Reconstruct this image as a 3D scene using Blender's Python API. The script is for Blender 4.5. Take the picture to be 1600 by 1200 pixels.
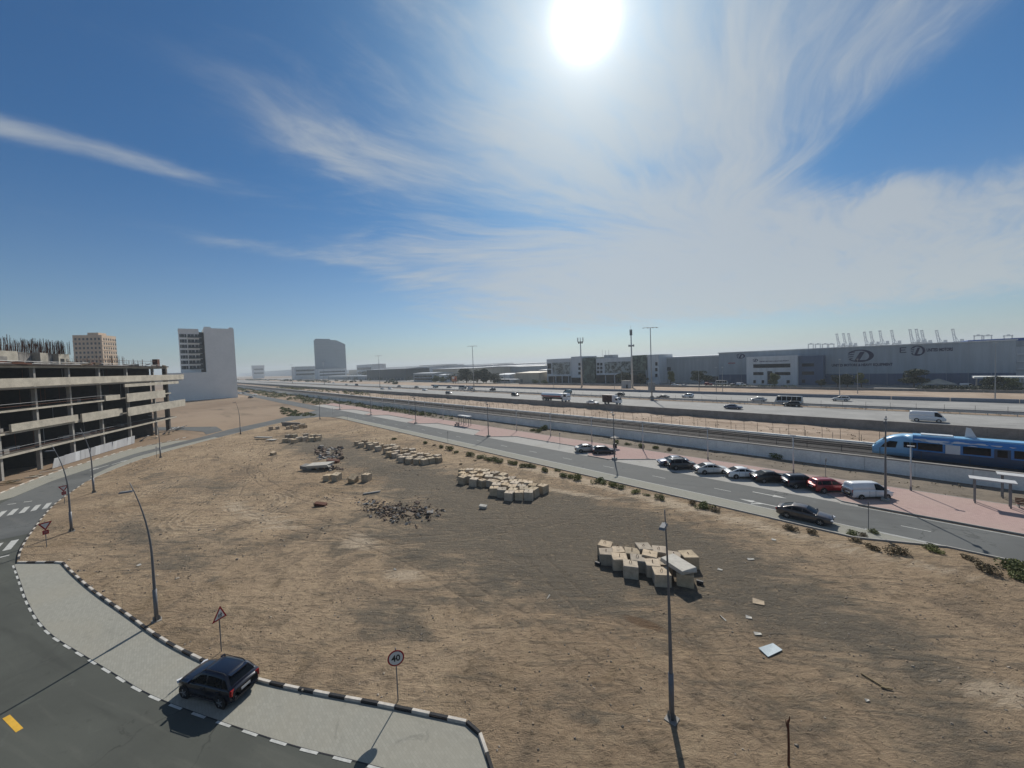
import bpy, bmesh, math, random
import numpy as np
from mathutils import Vector, Matrix, noise
from mathutils.geometry import delaunay_2d_cdt
random.seed(11)
R = math.radians
scene = bpy.context.scene
col = scene.collection
for o in list(bpy.data.objects):
    bpy.data.objects.remove(o)

# ------------------------------------------------------------------ camera
# world: +x runs along the highway to the right, +y across it, away from us
EYE = 17.5
PITCH, ROLL, YAW = R(2.0), R(2.2), R(47.0)
FPX = 580.0                                   # focal length in photo pixels (1600 wide)
def _rz(v):
    c, s = math.cos(YAW), math.sin(YAW)
    return Vector((v[0]*c - v[1]*s, v[0]*s + v[1]*c, v[2]))
_f = Vector((0, math.cos(PITCH), -math.sin(PITCH)))
_u = Vector((0, math.sin(PITCH), math.cos(PITCH)))
_r = Vector((1, 0, 0))
CR = _rz(_r*math.cos(ROLL) - _u*math.sin(ROLL))
CU = _rz(_r*math.sin(ROLL) + _u*math.cos(ROLL))
CF = _rz(_f)
cam_data = bpy.data.cameras.new('camera')
cam = bpy.data.objects.new('camera', cam_data)
col.objects.link(cam)
cam.matrix_world = Matrix(((CR.x, CU.x, -CF.x, 0), (CR.y, CU.y, -CF.y, 0), (CR.z, CU.z, -CF.z, EYE), (0, 0, 0, 1)))
cam_data.sensor_width = 36.0
cam_data.lens = 36.0*FPX/1600.0
cam_data.shift_y = -10.0/1600.0
cam_data.clip_start = 0.3
cam_data.clip_end = 20000
scene.camera = cam

# surveying helpers: sight lines of the survey photo met with real planes of the place
def ray(px, py):
    return CF + CR*((px-800.0)/FPX) - CU*((py-590.0)/FPX)
def W(px, py, z=0.0):
    d = ray(px, py); t = (z-EYE)/d.z
    return d.x*t, d.y*t
def onY(px, py, Y):
    d = ray(px, py); t = Y/d.y
    return d.x*t, EYE + d.z*t
def onX(px, py, X):
    d = ray(px, py); t = X/d.x
    return d.y*t, EYE + d.z*t

# ------------------------------------------------------------------ light
SUN_EL, SUN_AZ = R(41.0), R(-34.2)            # azimuth from +y towards +x
SD = Vector((math.cos(SUN_EL)*math.sin(SUN_AZ), math.cos(SUN_EL)*math.cos(SUN_AZ), math.sin(SUN_EL)))
sl = bpy.data.lights.new('sun', 'SUN')
sl.energy = 4.5
sl.angle = R(0.5)
sl.color = (1.0, 0.95, 0.87)
so = bpy.data.objects.new('sun', sl)
col.objects.link(so)
so.rotation_euler = SD.to_track_quat('Z', 'Y').to_euler()

world = bpy.data.worlds.new('World')
scene.world = world
world.use_nodes = True
wt = world.node_tree
wt.nodes.clear()
class NT:
    """small helper for writing node maths"""
    def __init__(s, t): s.t = t
    def new(s, kind, **kw):
        n = s.t.nodes.new(kind)
        for k, v in kw.items(): setattr(n, k, v)
        return n
    def put(s, sock, val):
        if hasattr(val, 'is_output'): s.t.links.new(val, sock)
        else: sock.default_value = val
    def m(s, op, a, b=None, c=None, clamp=False):
        n = s.new('ShaderNodeMath', operation=op, use_clamp=clamp)
        s.put(n.inputs[0], a)
        if b is not None: s.put(n.inputs[1], b)
        if c is not None: s.put(n.inputs[2], c)
        return n.outputs[0]
    def sstep(s, x, a, b, lo=0.0, hi=1.0):
        n = s.new('ShaderNodeMapRange', interpolation_type='SMOOTHSTEP')
        s.put(n.inputs[0], x)
        for i, v in enumerate((a, b, lo, hi)): s.put(n.inputs[1+i], v)
        return n.outputs[0]
    def noise(s, vec, scale, detail=4, rough=0.55, dist=0.0):
        n = s.new('ShaderNodeTexNoise')
        s.put(n.inputs['Vector'], vec)
        n.inputs['Scale'].default_value = scale
        n.inputs['Detail'].default_value = detail
        n.inputs['Roughness'].default_value = rough
        n.inputs['Distortion'].default_value = dist
        return n.outputs[0]
    def mix(s, fac, a, b, mode='MIX'):
        n = s.new('ShaderNodeMix', data_type='RGBA', blend_type=mode)
        s.put(n.inputs[0], fac)
        s.put(n.inputs[6], a if hasattr(a, 'is_output') else (*a, 1))
        s.put(n.inputs[7], b if hasattr(b, 'is_output') else (*b, 1))
        return n.outputs[2]
    def comb(s, x, y, z=0.0):
        n = s.new('ShaderNodeCombineXYZ')
        for i, v in enumerate((x, y, z)): s.put(n.inputs[i], v)
        return n.outputs[0]
    def sep(s, v):
        n = s.new('ShaderNodeSeparateXYZ'); s.put(n.inputs[0], v)
        return n.outputs
    def map(s, v, scale=(1, 1, 1), rot=0.0, loc=(0, 0, 0)):
        """turn by -rot, then scale: a small x scale stretches the pattern along the direction rot"""
        if rot:
            k = s.new('ShaderNodeMapping'); s.put(k.inputs[0], v); k.inputs[2].default_value = (0, 0, -rot); v = k.outputs[0]
        n = s.new('ShaderNodeMapping'); s.put(n.inputs[0], v)
        n.inputs[1].default_value = loc; n.inputs[3].default_value = scale
        return n.outputs[0]
    def gauss(s, u, v, uc, vc, su, sv, amp, rot=0.0):
        c, sn = math.cos(rot), math.sin(rot)
        du = s.m('SUBTRACT', u, uc); dv = s.m('SUBTRACT', v, vc)
        a = s.m('ADD', s.m('MULTIPLY', du, c/su), s.m('MULTIPLY', dv, sn/su))
        b = s.m('ADD', s.m('MULTIPLY', du, -sn/sv), s.m('MULTIPLY', dv, c/sv))
        e = s.m('ADD', s.m('MULTIPLY', a, a), s.m('MULTIPLY', b, b))
        return s.m('MULTIPLY', s.m('POWER', 2.71828, s.m('MULTIPLY', e, -1.0)), amp)

w = NT(wt)
sky = w.new('ShaderNodeTexSky', sky_type='NISHITA')
sky.sun_disc = False
sky.sun_elevation = SUN_EL
sky.sun_rotation = SUN_AZ
sky.altitude = 10
sky.air_density = 1.0
sky.dust_density = 0.8
sky.ozone_density = 2.2
tc = w.new('ShaderNodeTexCoord')
dirv = tc.outputs['Generated']
dx, dy, dz = w.sep(dirv)
den = w.m('ADD', w.m('MAXIMUM', dz, 0.0), 0.05)
cu, cv = w.m('DIVIDE', dx, den), w.m('DIVIDE', dy, den)
plane = w.comb(cu, cv)
wn = w.new('ShaderNodeTexNoise')
w.put(wn.inputs['Vector'], plane); wn.inputs['Scale'].default_value = 0.55; wn.inputs['Detail'].default_value = 3
warp = w.new('ShaderNodeVectorMath', operation='MULTIPLY_ADD')
w.put(warp.inputs[0], wn.outputs['Color']); warp.inputs[1].default_value = (0.75, 0.75, 0); w.put(warp.inputs[2], plane)
wp = warp.outputs[0]
streak = w.noise(w.map(wp, (2.6, 0.75, 1)), 1.6, 9, 0.58, 0.5)
fine = w.noise(w.map(wp, (7.5, 1.9, 1)), 2.2, 8, 0.62, 0.6)
# high cirrus combed out of one region low in the sky: streaks run radially from it
wx_, wy_, _wz = w.sep(wp)
fu = w.m('SUBTRACT', wx_, -0.65); fv = w.m('SUBTRACT', 3.45, wy_)
th = w.m('ARCTAN2', fu, fv); rho = w.m('SQRT', w.m('ADD', w.m('MULTIPLY', fu, fu), w.m('MULTIPLY', fv, fv)))
r1 = w.noise(w.comb(w.m('MULTIPLY', th, 3.4), w.m('MULTIPLY', rho, 0.55), 0.3), 1.7, 9, 0.60, 0.4)
r2 = w.noise(w.comb(w.m('MULTIPLY', th, 11.0), w.m('MULTIPLY', rho, 1.5), 2.3), 2.0, 8, 0.64, 0.5)
lowmix = w.sstep(cv, 2.0, 3.1)
def lerp(a, b, t): return w.m('ADD', w.m('MULTIPLY', a, w.m('SUBTRACT', 1.0, t)), w.m('MULTIPLY', b, t))
streak = lerp(r1, streak, lowmix); fine = lerp(r2, fine, lowmix)
soft = w.noise(wp, 0.8, 3, 0.5)
cov = None
for g in ((-2.13, -0.36, 0.10, 0.58, 0.95, 0.04), (-1.05, 1.25, 0.55, 0.75, 0.85, 0.2), (-0.40, 1.45, 0.42, 0.55, 0.70, 0.0), (0.02, 1.55, 0.20, 0.35, 0.35, 0.0),
          (-0.95, 3.1, 1.25, 1.2, 1.10, 0.0), (-1.66, 0.75, 0.22, 0.46, 0.55, 0.25), (-2.45, 2.1, 0.75, 1.2, 0.75, 0.0),
          (-0.03, 3.05, 0.13, 0.45, 0.85, 0.1), (0.10, 2.42, 0.42, 0.42, -1.1, -0.5), (0.1, 5.6, 2.6, 2.0, 1.2, 0.0),
          (-2.95, 0.9, 0.16, 1.1, 0.35, 0.0), (-3.4, 3.8, 1.8, 1.6, 0.75, 0.0), (-0.62, 0.85, 0.5, 0.5, 0.55, 0.0),
          (0.4, -0.7, 0.9, 0.9, 0.55, 0.0), (1.6, 0.9, 0.8, 1.2, 0.55, 0.0), (1.4, -1.6, 1.3, 1.2, 0.6, 0.0), (-1.2, -2.2, 1.1, 1.0, 0.5, 0.0), (0.5, 0.6, 0.5, 0.5, 0.5, 0.0),  # unseen clouds overhead and behind, added to make the sky fill less blue
          (-2.2, 5.0, 3.0, 2.2, 0.75, 0.0), (-0.86, 1.75, 0.14, 0.30, -0.35, 0.0), (-0.7, 2.2, 0.4, 0.5, 0.45, 0.0)):
    q = w.gauss(cu, cv, *g)
    cov = q if cov is None else w.m('ADD', cov, q)
tex = w.m('ADD', w.m('MULTIPLY', streak, 0.90), w.m('ADD', w.m('MULTIPLY', fine, 0.50), w.m('MULTIPLY', soft, 0.20)))
dens = w.m('ADD', cov, w.m('MULTIPLY', w.m('SUBTRACT', tex, 0.80), w.sstep(cov, 0.02, 0.5, 0.9, 2.9)))
a1 = w.m('MULTIPLY', w.sstep(dens, 0.10, 1.65), 0.66)
a2 = w.m('MULTIPLY', w.sstep(w.m('ADD', cov, w.m('MULTIPLY', w.m('SUBTRACT', soft, 0.5), 0.8)), 0.25, 1.4), 0.30)
alpha = w.m('SUBTRACT', 1.0, w.m('MULTIPLY', w.m('SUBTRACT', 1.0, a1), w.m('SUBTRACT', 1.0, a2)))
alpha = w.m('MULTIPLY', alpha, w.sstep(dz, 0.0, 0.10, 0.15, 1.0))
sd = w.new('ShaderNodeVectorMath', operation='DOT_PRODUCT')
w.put(sd.inputs[0], dirv); sd.inputs[1].default_value = SD
ang = w.m('SUBTRACT', 1.0, sd.outputs['Value'])
def expf(k, amp): return w.m('MULTIPLY', w.m('POWER', 2.71828, w.m('MULTIPLY', ang, -1.0/k)), amp)
tint = w.mix(w.sstep(dz, 0.02, 0.42), (0.47, 0.60, 0.71), (0.18, 0.455, 0.68))
skyc = w.mix(1.0, sky.outputs[0], tint, 'MULTIPLY')
cloud_b = w.m('ADD', 5.2, expf(0.10, 0.8))
cloudc = w.comb(w.m('MULTIPLY', cloud_b, 0.94), w.m('MULTIPLY', cloud_b, 0.99), w.m('MULTIPLY', cloud_b, 0.995))
c1 = w.mix(alpha, skyc, cloudc)
au = w.m('ADD', expf(0.0007, 36.0), w.m('ADD', expf(0.004, 3.2), w.m('ADD', expf(0.016, 1.8), expf(0.075, 0.5))))
auc = w.comb(w.m('MULTIPLY', au, 1.0), w.m('MULTIPLY', au, 0.98), w.m('MULTIPLY', au, 0.94))
c2 = w.mix(1.0, c1, auc, 'ADD')
bg = w.new('ShaderNodeBackground')
bg.inputs[1].default_value = 0.10
w.put(bg.inputs[0], c2)
wo = w.new('ShaderNodeOutputWorld')
wt.links.new(bg.outputs[0], wo.inputs[0])

vs = scene.view_settings
vs.view_transform = 'Standard'
vs.look = 'None'
vs.exposure = 0.0
vs.gamma = 1.0
vs.use_curve_mapping = False
scene.render.engine = 'CYCLES'
scene.cycles.use_denoising = True
scene.cycles.max_bounces = 5
scene.cycles.diffuse_bounces = 2
scene.cycles.glossy_bounces = 3
scene.cycles.transmission_bounces = 3
scene.cycles.volume_bounces = 0
scene.cycles.caustics_reflective = False
scene.cycles.caustics_refractive = False
scene.cycles.sample_clamp_indirect = 4.0
scene.cycles.volume_step_rate = 4.0

# ------------------------------------------------------------------ materials
def base_mat(name, rough=0.8, metal=0.0, spec=0.35, coat=0.0):
    m = bpy.data.materials.new(name); m.use_nodes = True
    nt = m.node_tree
    b = nt.nodes['Principled BSDF']
    b.inputs['Roughness'].default_value = rough
    b.inputs['Metallic'].default_value = metal
    b.inputs['Specular IOR Level'].default_value = spec
    b.inputs['Coat Weight'].default_value = coat
    b.inputs['Coat Roughness'].default_value = 0.06
    return m, NT(nt), b
def bump(n, b, h, strength=0.4, dist=0.05):
    k = n.new('ShaderNodeBump')
    k.inputs['Strength'].default_value = strength
    k.inputs['Distance'].default_value = dist
    n.put(k.inputs['Height'], h)
    n.put(b.inputs['Normal'], k.outputs[0])
def pm(name, c, rough=0.8, metal=0.0, spec=0.35, coat=0.0, var=0.18, scale=1.5, bmp=0.0, bscale=12.0, local=False):
    """painted / cast / coated surface with uneven tone and fine relief"""
    m, n, b = base_mat(name, rough, metal, spec, coat)
    if local: p = n.new('ShaderNodeTexCoord').outputs['Object']
    else: p = n.new('ShaderNodeNewGeometry').outputs['Position']
    f = n.noise(p, scale, 6, 0.62)
    g = n.noise(p, scale*9, 4, 0.6)
    f2 = n.m('ADD', n.m('MULTIPLY', f, 0.65), n.m('MULTIPLY', g, 0.35))
    f2 = n.sstep(f2, 0.3, 0.7)
    lo = tuple(max(0.0, x*(1-var)) for x in c); hi = tuple(min(1.0, x*(1+var)) for x in c)
    n.put(b.inputs['Base Color'], n.mix(f2, lo, hi))
    if bmp: bump(n, b, n.noise(p, bscale, 5, 0.6), bmp, 0.03)
    return m

# --- the sandy lot: tan sand, grey gravel spreads, pale fines, wheel ruts
def lot_mat():
    m, n, b = base_mat('sand_lot', 0.95, 0, 0.12)
    p = n.new('ShaderNodeNewGeometry').outputs['Position']
    px_, py_, _ = n.sep(p)
    big = n.noise(p, 0.045, 6, 0.6, 0.6)
    mid = n.noise(p, 0.28, 8, 0.62, 0.8)
    drag = n.noise(n.map(p, (0.20, 0.95, 1), R(40)), 1.0, 9, 0.66, 0.9)
    drag2 = n.noise(n.map(p, (0.20, 1.2, 1), R(62)), 1.2, 8, 0.66, 0.8)
    grain = n.noise(n.map(p, (0.55, 1.25, 1), R(47)), 3.4, 10, 0.74, 0.6)
    grit = n.noise(p, 15.0, 5, 0.75)
    c = n.mix(n.sstep(big, 0.35, 0.68), (0.325, 0.236, 0.152), (0.440, 0.330, 0.218))
    c = n.mix(n.m('MULTIPLY', n.sstep(mid, 0.50, 0.74), 0.75), c, (0.225, 0.162, 0.095))
    c = n.mix(n.m('MULTIPLY', n.sstep(drag, 0.50, 0.72), 0.75), c, (0.120, 0.104, 0.080))
    c = n.mix(n.m('MULTIPLY', n.sstep(drag2, 0.56, 0.75), 0.45), c, (0.40, 0.31, 0.22))
    mott = n.noise(p, 0.85, 7, 0.66, 1.0)
    c = n.mix(n.m('MULTIPLY', n.sstep(mott, 0.50, 0.68), 0.55), c, (0.135, 0.105, 0.072))
    c = n.mix(n.m('MULTIPLY', n.sstep(mott, 0.46, 0.34), 0.40), c, (0.44, 0.33, 0.205))
    lp = n.noise(p, 0.11, 8, 0.66, 1.3)
    c = n.mix(n.m('MULTIPLY', n.sstep(lp, 0.52, 0.66), 0.62), c, (0.175, 0.138, 0.100))
    c = n.mix(n.m('MULTIPLY', n.sstep(lp, 0.46, 0.34), 0.50), c, (0.47, 0.36, 0.235))
    # gravel spread around the block rows, further grey patches
    cov = None
    for g in ((-62, 28, 46, 7.5, 1.15, 0.03), (-28, 31, 18, 10, 1.15, 0.1), (-14, 33, 9, 6, 0.8, 0), (-36, 16, 16, 6, 0.75, 0.3),
              (-100, 26, 14, 8, 0.9, 0.1), (-25, 10, 4.5, 2.6, 0.85, 0.4), (-12, 14.5, 3.0, 1.6, 0.7, 0), (-2, 30.5, 5, 3, 0.8, 0.4),
              (-55, -2, 9, 2.8, 0.8, 0.2), (-75, 4, 12, 4.0, 0.75, 0.2), (-48, 4, 8, 2.0, 0.6, 0.3), (-90, -2, 12, 3.0, 0.6, 0.2), (4, 24, 6, 4, 0.8, 0), (-19, 21, 7, 3.6, 0.6, 0.2), (-6, 20, 3, 1.2, 0.5, 0.4), (-64, -4, 6, 2, 0.5, 0.1), (-45, 0.5, 6, 1.6, 0.55, 0.35)):
        q = n.gauss(px_, py_, *g)
        cov = q if cov is None else n.m('ADD', cov, q)
    gm = n.m('ADD', n.m('MULTIPLY', cov, 0.8), n.m('MULTIPLY', n.m('SUBTRACT', n.m('ADD', n.m('MULTIPLY', mid, 0.6), n.m('MULTIPLY', drag, 0.7)), 0.65), 2.4))
    gm = n.m('MULTIPLY', n.sstep(gm, 0.15, 0.95), 0.86)
    gcol = n.mix(n.sstep(grain, 0.35, 0.7), (0.088, 0.080, 0.064), (0.205, 0.183, 0.147))
    c = n.mix(gm, c, gcol)
    pale = None
    for g in ((-29, 13.8, 2.2, 1.2, 1.0, 0.6), (-38, 13.4, 3.2, 2.0, 0.8, 0.2), (3, 29.5, 3, 1.3, 0.8, 0.5), (-50, 8.5, 6, 2.4, 0.6, 0.3), (-60, 6, 6, 1.6, 0.7, 0.2), (-30, 43.6, 40, 2.0, 0.9, 0), (-31, 38.4, 9, 1.0, 0.8, 0.25), (-100, 12, 14, 4, 0.4, 0.2)):
        q = n.gauss(px_, py_, *g)
        pale = q if pale is None else n.m('ADD', pale, q)
    pf = n.sstep(n.m('ADD', n.m('MULTIPLY', pale, 1.0), n.m('MULTIPLY', n.m('SUBTRACT', drag2, 0.5), 2.0)), 0.35, 0.85)
    c = n.mix(n.m('MULTIPLY', pf, 0.85), c, (0.52, 0.42, 0.305))
    br = n.gauss(px_, py_, -12.0, 22.0, 1.6, 0.5, 1.0, 0.25)
    c = n.mix(n.m('MULTIPLY', n.sstep(n.m('ADD', br, n.m('SUBTRACT', mid, 0.5)), 0.35, 0.8), 0.7), c, (0.165, 0.098, 0.055))
    # wheel circles left by turning cars
    rings = None
    for (x0, y0, rr, wd) in ((-78, 3.5, 5.5, 4.5), (-69, -2.0, 4.0, 3.2), (-60, 5.5, 6.5, 2.5)):
        ddx = n.m('SUBTRACT', px_, x0); ddy = n.m('SUBTRACT', py_, y0)
        dd = n.m('SQRT', n.m('ADD', n.m('MULTIPLY', ddx, ddx), n.m('MULTIPLY', ddy, ddy)))
        dd = n.m('ADD', dd, n.m('MULTIPLY', mid, 1.4))
        sn = n.m('SINE', n.m('MULTIPLY', dd, 8.5))
        t = n.m('DIVIDE', n.m('SUBTRACT', dd, rr), wd)
        q = n.m('MULTIPLY', sn, n.m('POWER', 2.71828, n.m('MULTIPLY', n.m('MULTIPLY', t, t), -1.0)))
        q = n.m('MULTIPLY', q, n.sstep(big, 0.32, 0.6))
        rings = q if rings is None else n.m('ADD', rings, q)
    c = n.mix(n.m('MULTIPLY', n.sstep(rings, 0.1, 0.9), 0.5), c, (0.50, 0.39, 0.27))
    ruts = None              # paired wheel tracks of cars that crossed the lot
    for (x0, y0, rr) in ((30, 70, 62.0), (-20, -60, 78.0), (-75, 75, 66.0), (18, 5, 20.5), (-60, 40, 36.0), (60, -10, 68.0), (-5, 62, 44.0)):
        ddx = n.m('SUBTRACT', px_, x0); ddy = n.m('SUBTRACT', py_, y0)
        dd = n.m('SUBTRACT', n.m('ADD', n.m('SQRT', n.m('ADD', n.m('MULTIPLY', ddx, ddx), n.m('MULTIPLY', ddy, ddy))), n.m('MULTIPLY', big, 3.0)), rr)
        t2 = n.m('SUBTRACT', n.m('ABSOLUTE', dd), 0.8)
        q = n.m('POWER', 2.71828, n.m('MULTIPLY', n.m('MULTIPLY', t2, t2), -38.0))
        q = n.m('MULTIPLY', q, n.sstep(lp, 0.40, 0.56))
        ruts = q if ruts is None else n.m('MAXIMUM', ruts, q)
    tread = n.m('ADD', 0.55, n.m('MULTIPLY', grain, 0.9))
    c = n.mix(n.m('MULTIPLY', n.m('MULTIPLY', ruts, tread), 0.34), c, (0.20, 0.155, 0.11))
    c = n.mix(n.m('MULTIPLY', n.sstep(grain, 0.53, 0.64), 0.62), c, (0.085, 0.066, 0.046))  # shade between small bumps put into the colour as dark grain
    c = n.mix(n.m('MULTIPLY', n.sstep(grain, 0.47, 0.36), 0.45), c, (0.47, 0.36, 0.24))
    c = n.mix(n.m('MULTIPLY', n.sstep(grit, 0.57, 0.70), 0.6), c, (0.09, 0.075, 0.06))
    c = n.mix(n.m('MULTIPLY', n.sstep(grit, 0.40, 0.29), 0.45), c, (0.52, 0.44, 0.34))
    n.put(b.inputs['Base Color'], c)
    h = n.m('ADD', n.m('MULTIPLY', grain, 1.0), n.m('ADD', n.m('MULTIPLY', grit, 0.5), n.m('ADD', n.m('ADD', n.m('MULTIPLY', drag, 1.1), n.m('MULTIPLY', mott, 0.9)), n.m('SUBTRACT', n.m('MULTIPLY', rings, 0.12), n.m('MULTIPLY', ruts, 0.3)))))
    bump(n, b, h, 1.0, 0.26)
    return m
def sand_mat(name, c0, c1, c2, s=0.05, bs=0.5):
    m, n, b = base_mat(name, 0.95, 0, 0.12)
    p = n.new('ShaderNodeNewGeometry').outputs['Position']
    a = n.noise(p, s, 7, 0.62, 0.5); g = n.noise(n.map(p, (0.25, 1, 1), R(10)), s*9, 8, 0.65, 0.4); f = n.noise(p, 2.6, 7, 0.7)
    c = n.mix(n.sstep(a, 0.35, 0.65), c0, c1)
    c = n.mix(n.m('MULTIPLY', n.sstep(g, 0.5, 0.75), 0.8), c, c2)
    c = n.mix(n.m('MULTIPLY', n.sstep(f, 0.55, 0.75), 0.4), c, tuple(x*0.45 for x in c2))
    n.put(b.inputs['Base Color'], c)
    bump(n, b, n.m('ADD', f, g), bs, 0.15)
    return m
def asphalt_mat(name, c, worn=0.35, tint=(0.30, 0.28, 0.25)):
    m, n, b = base_mat(name, 0.82, 0, 0.30)
    p = n.new('ShaderNodeNewGeometry').outputs['Position']
    a = n.noise(p, 0.09, 6, 0.6, 0.8); d = n.noise(n.map(p, (0.10, 1.0, 1), R(25)), 0.9, 7, 0.6, 0.6); f = n.noise(p, 9, 5, 0.7); fl = n.noise(p, 40, 3, 0.7)
    cc = n.mix(n.sstep(a, 0.3, 0.7), tuple(x*0.78 for x in c), tuple(x*1.18 for x in c))
    cc = n.mix(n.m('MULTIPLY', n.sstep(d, 0.52, 0.8), worn), cc, tint)
    cc = n.mix(n.m('MULTIPLY', n.sstep(d, 0.44, 0.25), 0.45), cc, tuple(x*0.55 for x in c))
    cc = n.mix(n.m('MULTIPLY', n.sstep(f, 0.55, 0.7), 0.35), cc, tuple(x*0.6 for x in c))
    n.put(b.inputs['Base Color'], cc)
    vo = n.new('ShaderNodeTexVoronoi', feature='DISTANCE_TO_EDGE'); wob = n.new('ShaderNodeVectorMath', operation='MULTIPLY_ADD')
    nn = n.new('ShaderNodeTexNoise'); n.put(nn.inputs['Vector'], p); nn.inputs['Scale'].default_value = 0.8; nn.inputs['Detail'].default_value = 5
    n.put(wob.inputs[0], nn.outputs['Color']); wob.inputs[1].default_value = (2.5, 2.5, 0); n.put(wob.inputs[2], p); n.put(vo.inputs['Vector'], wob.outputs[0]); vo.inputs['Scale'].default_value = 0.12
    crack = n.m('MULTIPLY', n.sstep(vo.outputs['Distance'], 0.010, 0.003), n.sstep(a, 0.45, 0.60))
    cc = n.mix(n.m('MULTIPLY', crack, 0.6), cc, tuple(x*0.4 for x in c))
    stn = n.noise(p, 0.6, 8, 0.7, 1.4)
    cc = n.mix(n.m('MULTIPLY', n.sstep(stn, 0.60, 0.68), 0.5), cc, tuple(x*0.5 for x in c))
    cc = n.mix(n.m('MULTIPLY', n.sstep(stn, 0.40, 0.30), 0.35), cc, tuple(x*1.6 for x in c))
    n.put(b.inputs['Base Color'], cc)
    n.put(b.inputs['Roughness'], n.sstep(a, 0.2, 0.8, 0.80, 0.95))
    bump(n, b, n.m('ADD', n.m('MULTIPLY', f, 0.5), fl), 0.3, 0.01)
    return m
def paver_mat(name, c, joint, sx, sy, dirt=(0.3, 0.25, 0.2), damt=0.5):
    m, n, b = base_mat(name, 0.98, 0, 0.08)
    p = n.new('ShaderNodeNewGeometry').outputs['Position']
    br = n.new('ShaderNodeTexBrick')
    n.put(br.inputs['Vector'], p)
    br.inputs['Color1'].default_value = (*[x*0.92 for x in c], 1); br.inputs['Color2'].default_value = (*[x*1.07 for x in c], 1)
    br.inputs['Mortar'].default_value = (*joint, 1)
    br.inputs['Scale'].default_value = 1.0; br.inputs['Brick Width'].default_value = sx; br.inputs['Row Height'].default_value = sy
    br.inputs['Mortar Size'].default_value = 0.008
    a = n.noise(p, 0.12, 7, 0.62, 0.6); d = n.noise(n.map(p, (0.12, 0.9, 1), R(20)), 1.0, 7, 0.62, 0.5); f = n.noise(p, 5, 5, 0.7)
    cc = n.mix(n.m('MULTIPLY', n.sstep(a, 0.42, 0.72), damt), br.outputs[0], dirt)
    cc = n.mix(n.m('MULTIPLY', n.sstep(d, 0.55, 0.8), 0.35), cc, tuple(x*0.62 for x in c))
    cc = n.mix(n.m('MULTIPLY', n.sstep(f, 0.55, 0.75), 0.25), cc, tuple(x*0.6 for x in c))
    st = n.noise(p, 0.55, 8, 0.68, 1.2)
    cc = n.mix(n.m('MULTIPLY', n.sstep(st, 0.60, 0.70), 0.45), cc, tuple(x*0.5 for x in c))
    n.put(b.inputs['Base Color'], cc)
    bump(n, b, n.m('ADD', f, n.m('MULTIPLY', br.outputs[1], -0.6)), 0.25, 0.01)
    return m
def leaf_mat(name, c0, c1):
    m, n, b = base_mat(name, 0.7, 0, 0.25)
    p = n.new('ShaderNodeNewGeometry').outputs['Position']
    f = n.noise(p, 2.4, 4, 0.6); g = n.noise(p, 11, 3, 0.6)
    n.put(b.inputs['Base Color'], n.mix(n.sstep(n.m('ADD', n.m('MULTIPLY', f, 0.6), n.m('MULTIPLY', g, 0.4)), 0.35, 0.65), c0, c1))
    b.inputs['Subsurface Weight'].default_value = 0.0
    return m
def clad_mat(name, c, period=1.0, depth=0.12, rough=0.55, rot=0.0, axis='x'):
    """profiled sheet cladding: fine ribs and panel joints, streaked by weather"""
    m, n, b = base_mat(name, rough, 0.0, 0.4)
    p = n.new('ShaderNodeNewGeometry').outputs['Position']
    x, y, z = n.sep(p)
    k = {'x': x, 'y': y, 'z': z}[axis]
    rib = n.m('SINE', n.m('MULTIPLY', k, 2*math.pi/period))
    j = n.m('FRACT', n.m('MULTIPLY', z, 1/2.4)); jl = n.sstep(j, 0.03, 0.0)
    st = n.noise(n.map(p, (0.6, 0.6, 0.05)), 1.0, 6, 0.6)
    cc = n.mix(n.sstep(st, 0.3, 0.7), tuple(v*0.88 for v in c), tuple(v*1.07 for v in c))
    cc = n.mix(n.m('MULTIPLY', jl, 0.35), cc, tuple(v*0.6 for v in c))
    n.put(b.inputs['Base Color'], cc)
    bump(n, b, n.m('ADD', rib, n.m('MULTIPLY', jl, -1.0)), depth, 0.05)
    return m

MT = {}
MT['lot'] = lot_mat()
MT['ground'] = sand_mat('desert_sand', (0.215, 0.155, 0.105), (0.30, 0.225, 0.158), (0.115, 0.088, 0.062), 0.012)
MT['verge'] = sand_mat('dirt_verge', (0.17, 0.145, 0.115), (0.235, 0.195, 0.15), (0.10, 0.085, 0.068), 0.15, 0.8)
MT['bank'] = sand_mat('sandy_bank', (0.30, 0.228, 0.168), (0.41, 0.325, 0.25), (0.19, 0.135, 0.095), 0.08, 0.7)
MT['asphalt'] = asphalt_mat('asphalt', (0.108, 0.112, 0.108), 0.4, (0.17, 0.165, 0.15))
MT['asphalt_old'] = asphalt_mat('asphalt_old', (0.070, 0.074, 0.063), 0.6, (0.125, 0.125, 0.105))
MT['hwy'] = asphalt_mat('highway_surface', (0.275, 0.27, 0.255), 0.3, (0.36, 0.35, 0.325))
MT['bay'] = paver_mat('bay_pavers', (0.290, 0.284, 0.245), (0.25, 0.245, 0.205), 0.25, 0.125, (0.30, 0.28, 0.225), 0.5)
MT['baypark'] = paver_mat('parking_pavers', (0.40, 0.39, 0.36), (0.30, 0.29, 0.27), 0.25, 0.125, (0.31, 0.285, 0.25), 0.55)
MT['pink'] = paver_mat('pink_pavers', (0.41, 0.295, 0.265), (0.32, 0.23, 0.21), 0.3, 0.15, (0.42, 0.33, 0.28), 0.5)
MT['conc'] = pm('concrete', (0.33, 0.315, 0.285), 0.9, var=0.22, scale=0.7, bmp=0.25)
MT['conc_wall'] = pm('wall_concrete', (0.78, 0.77, 0.73), 0.9, var=0.16, scale=0.4, bmp=0.2)
MT['conc_dk'] = pm('grey_concrete', (0.24, 0.225, 0.205), 0.9, var=0.25, scale=0.5, bmp=0.2)
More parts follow.
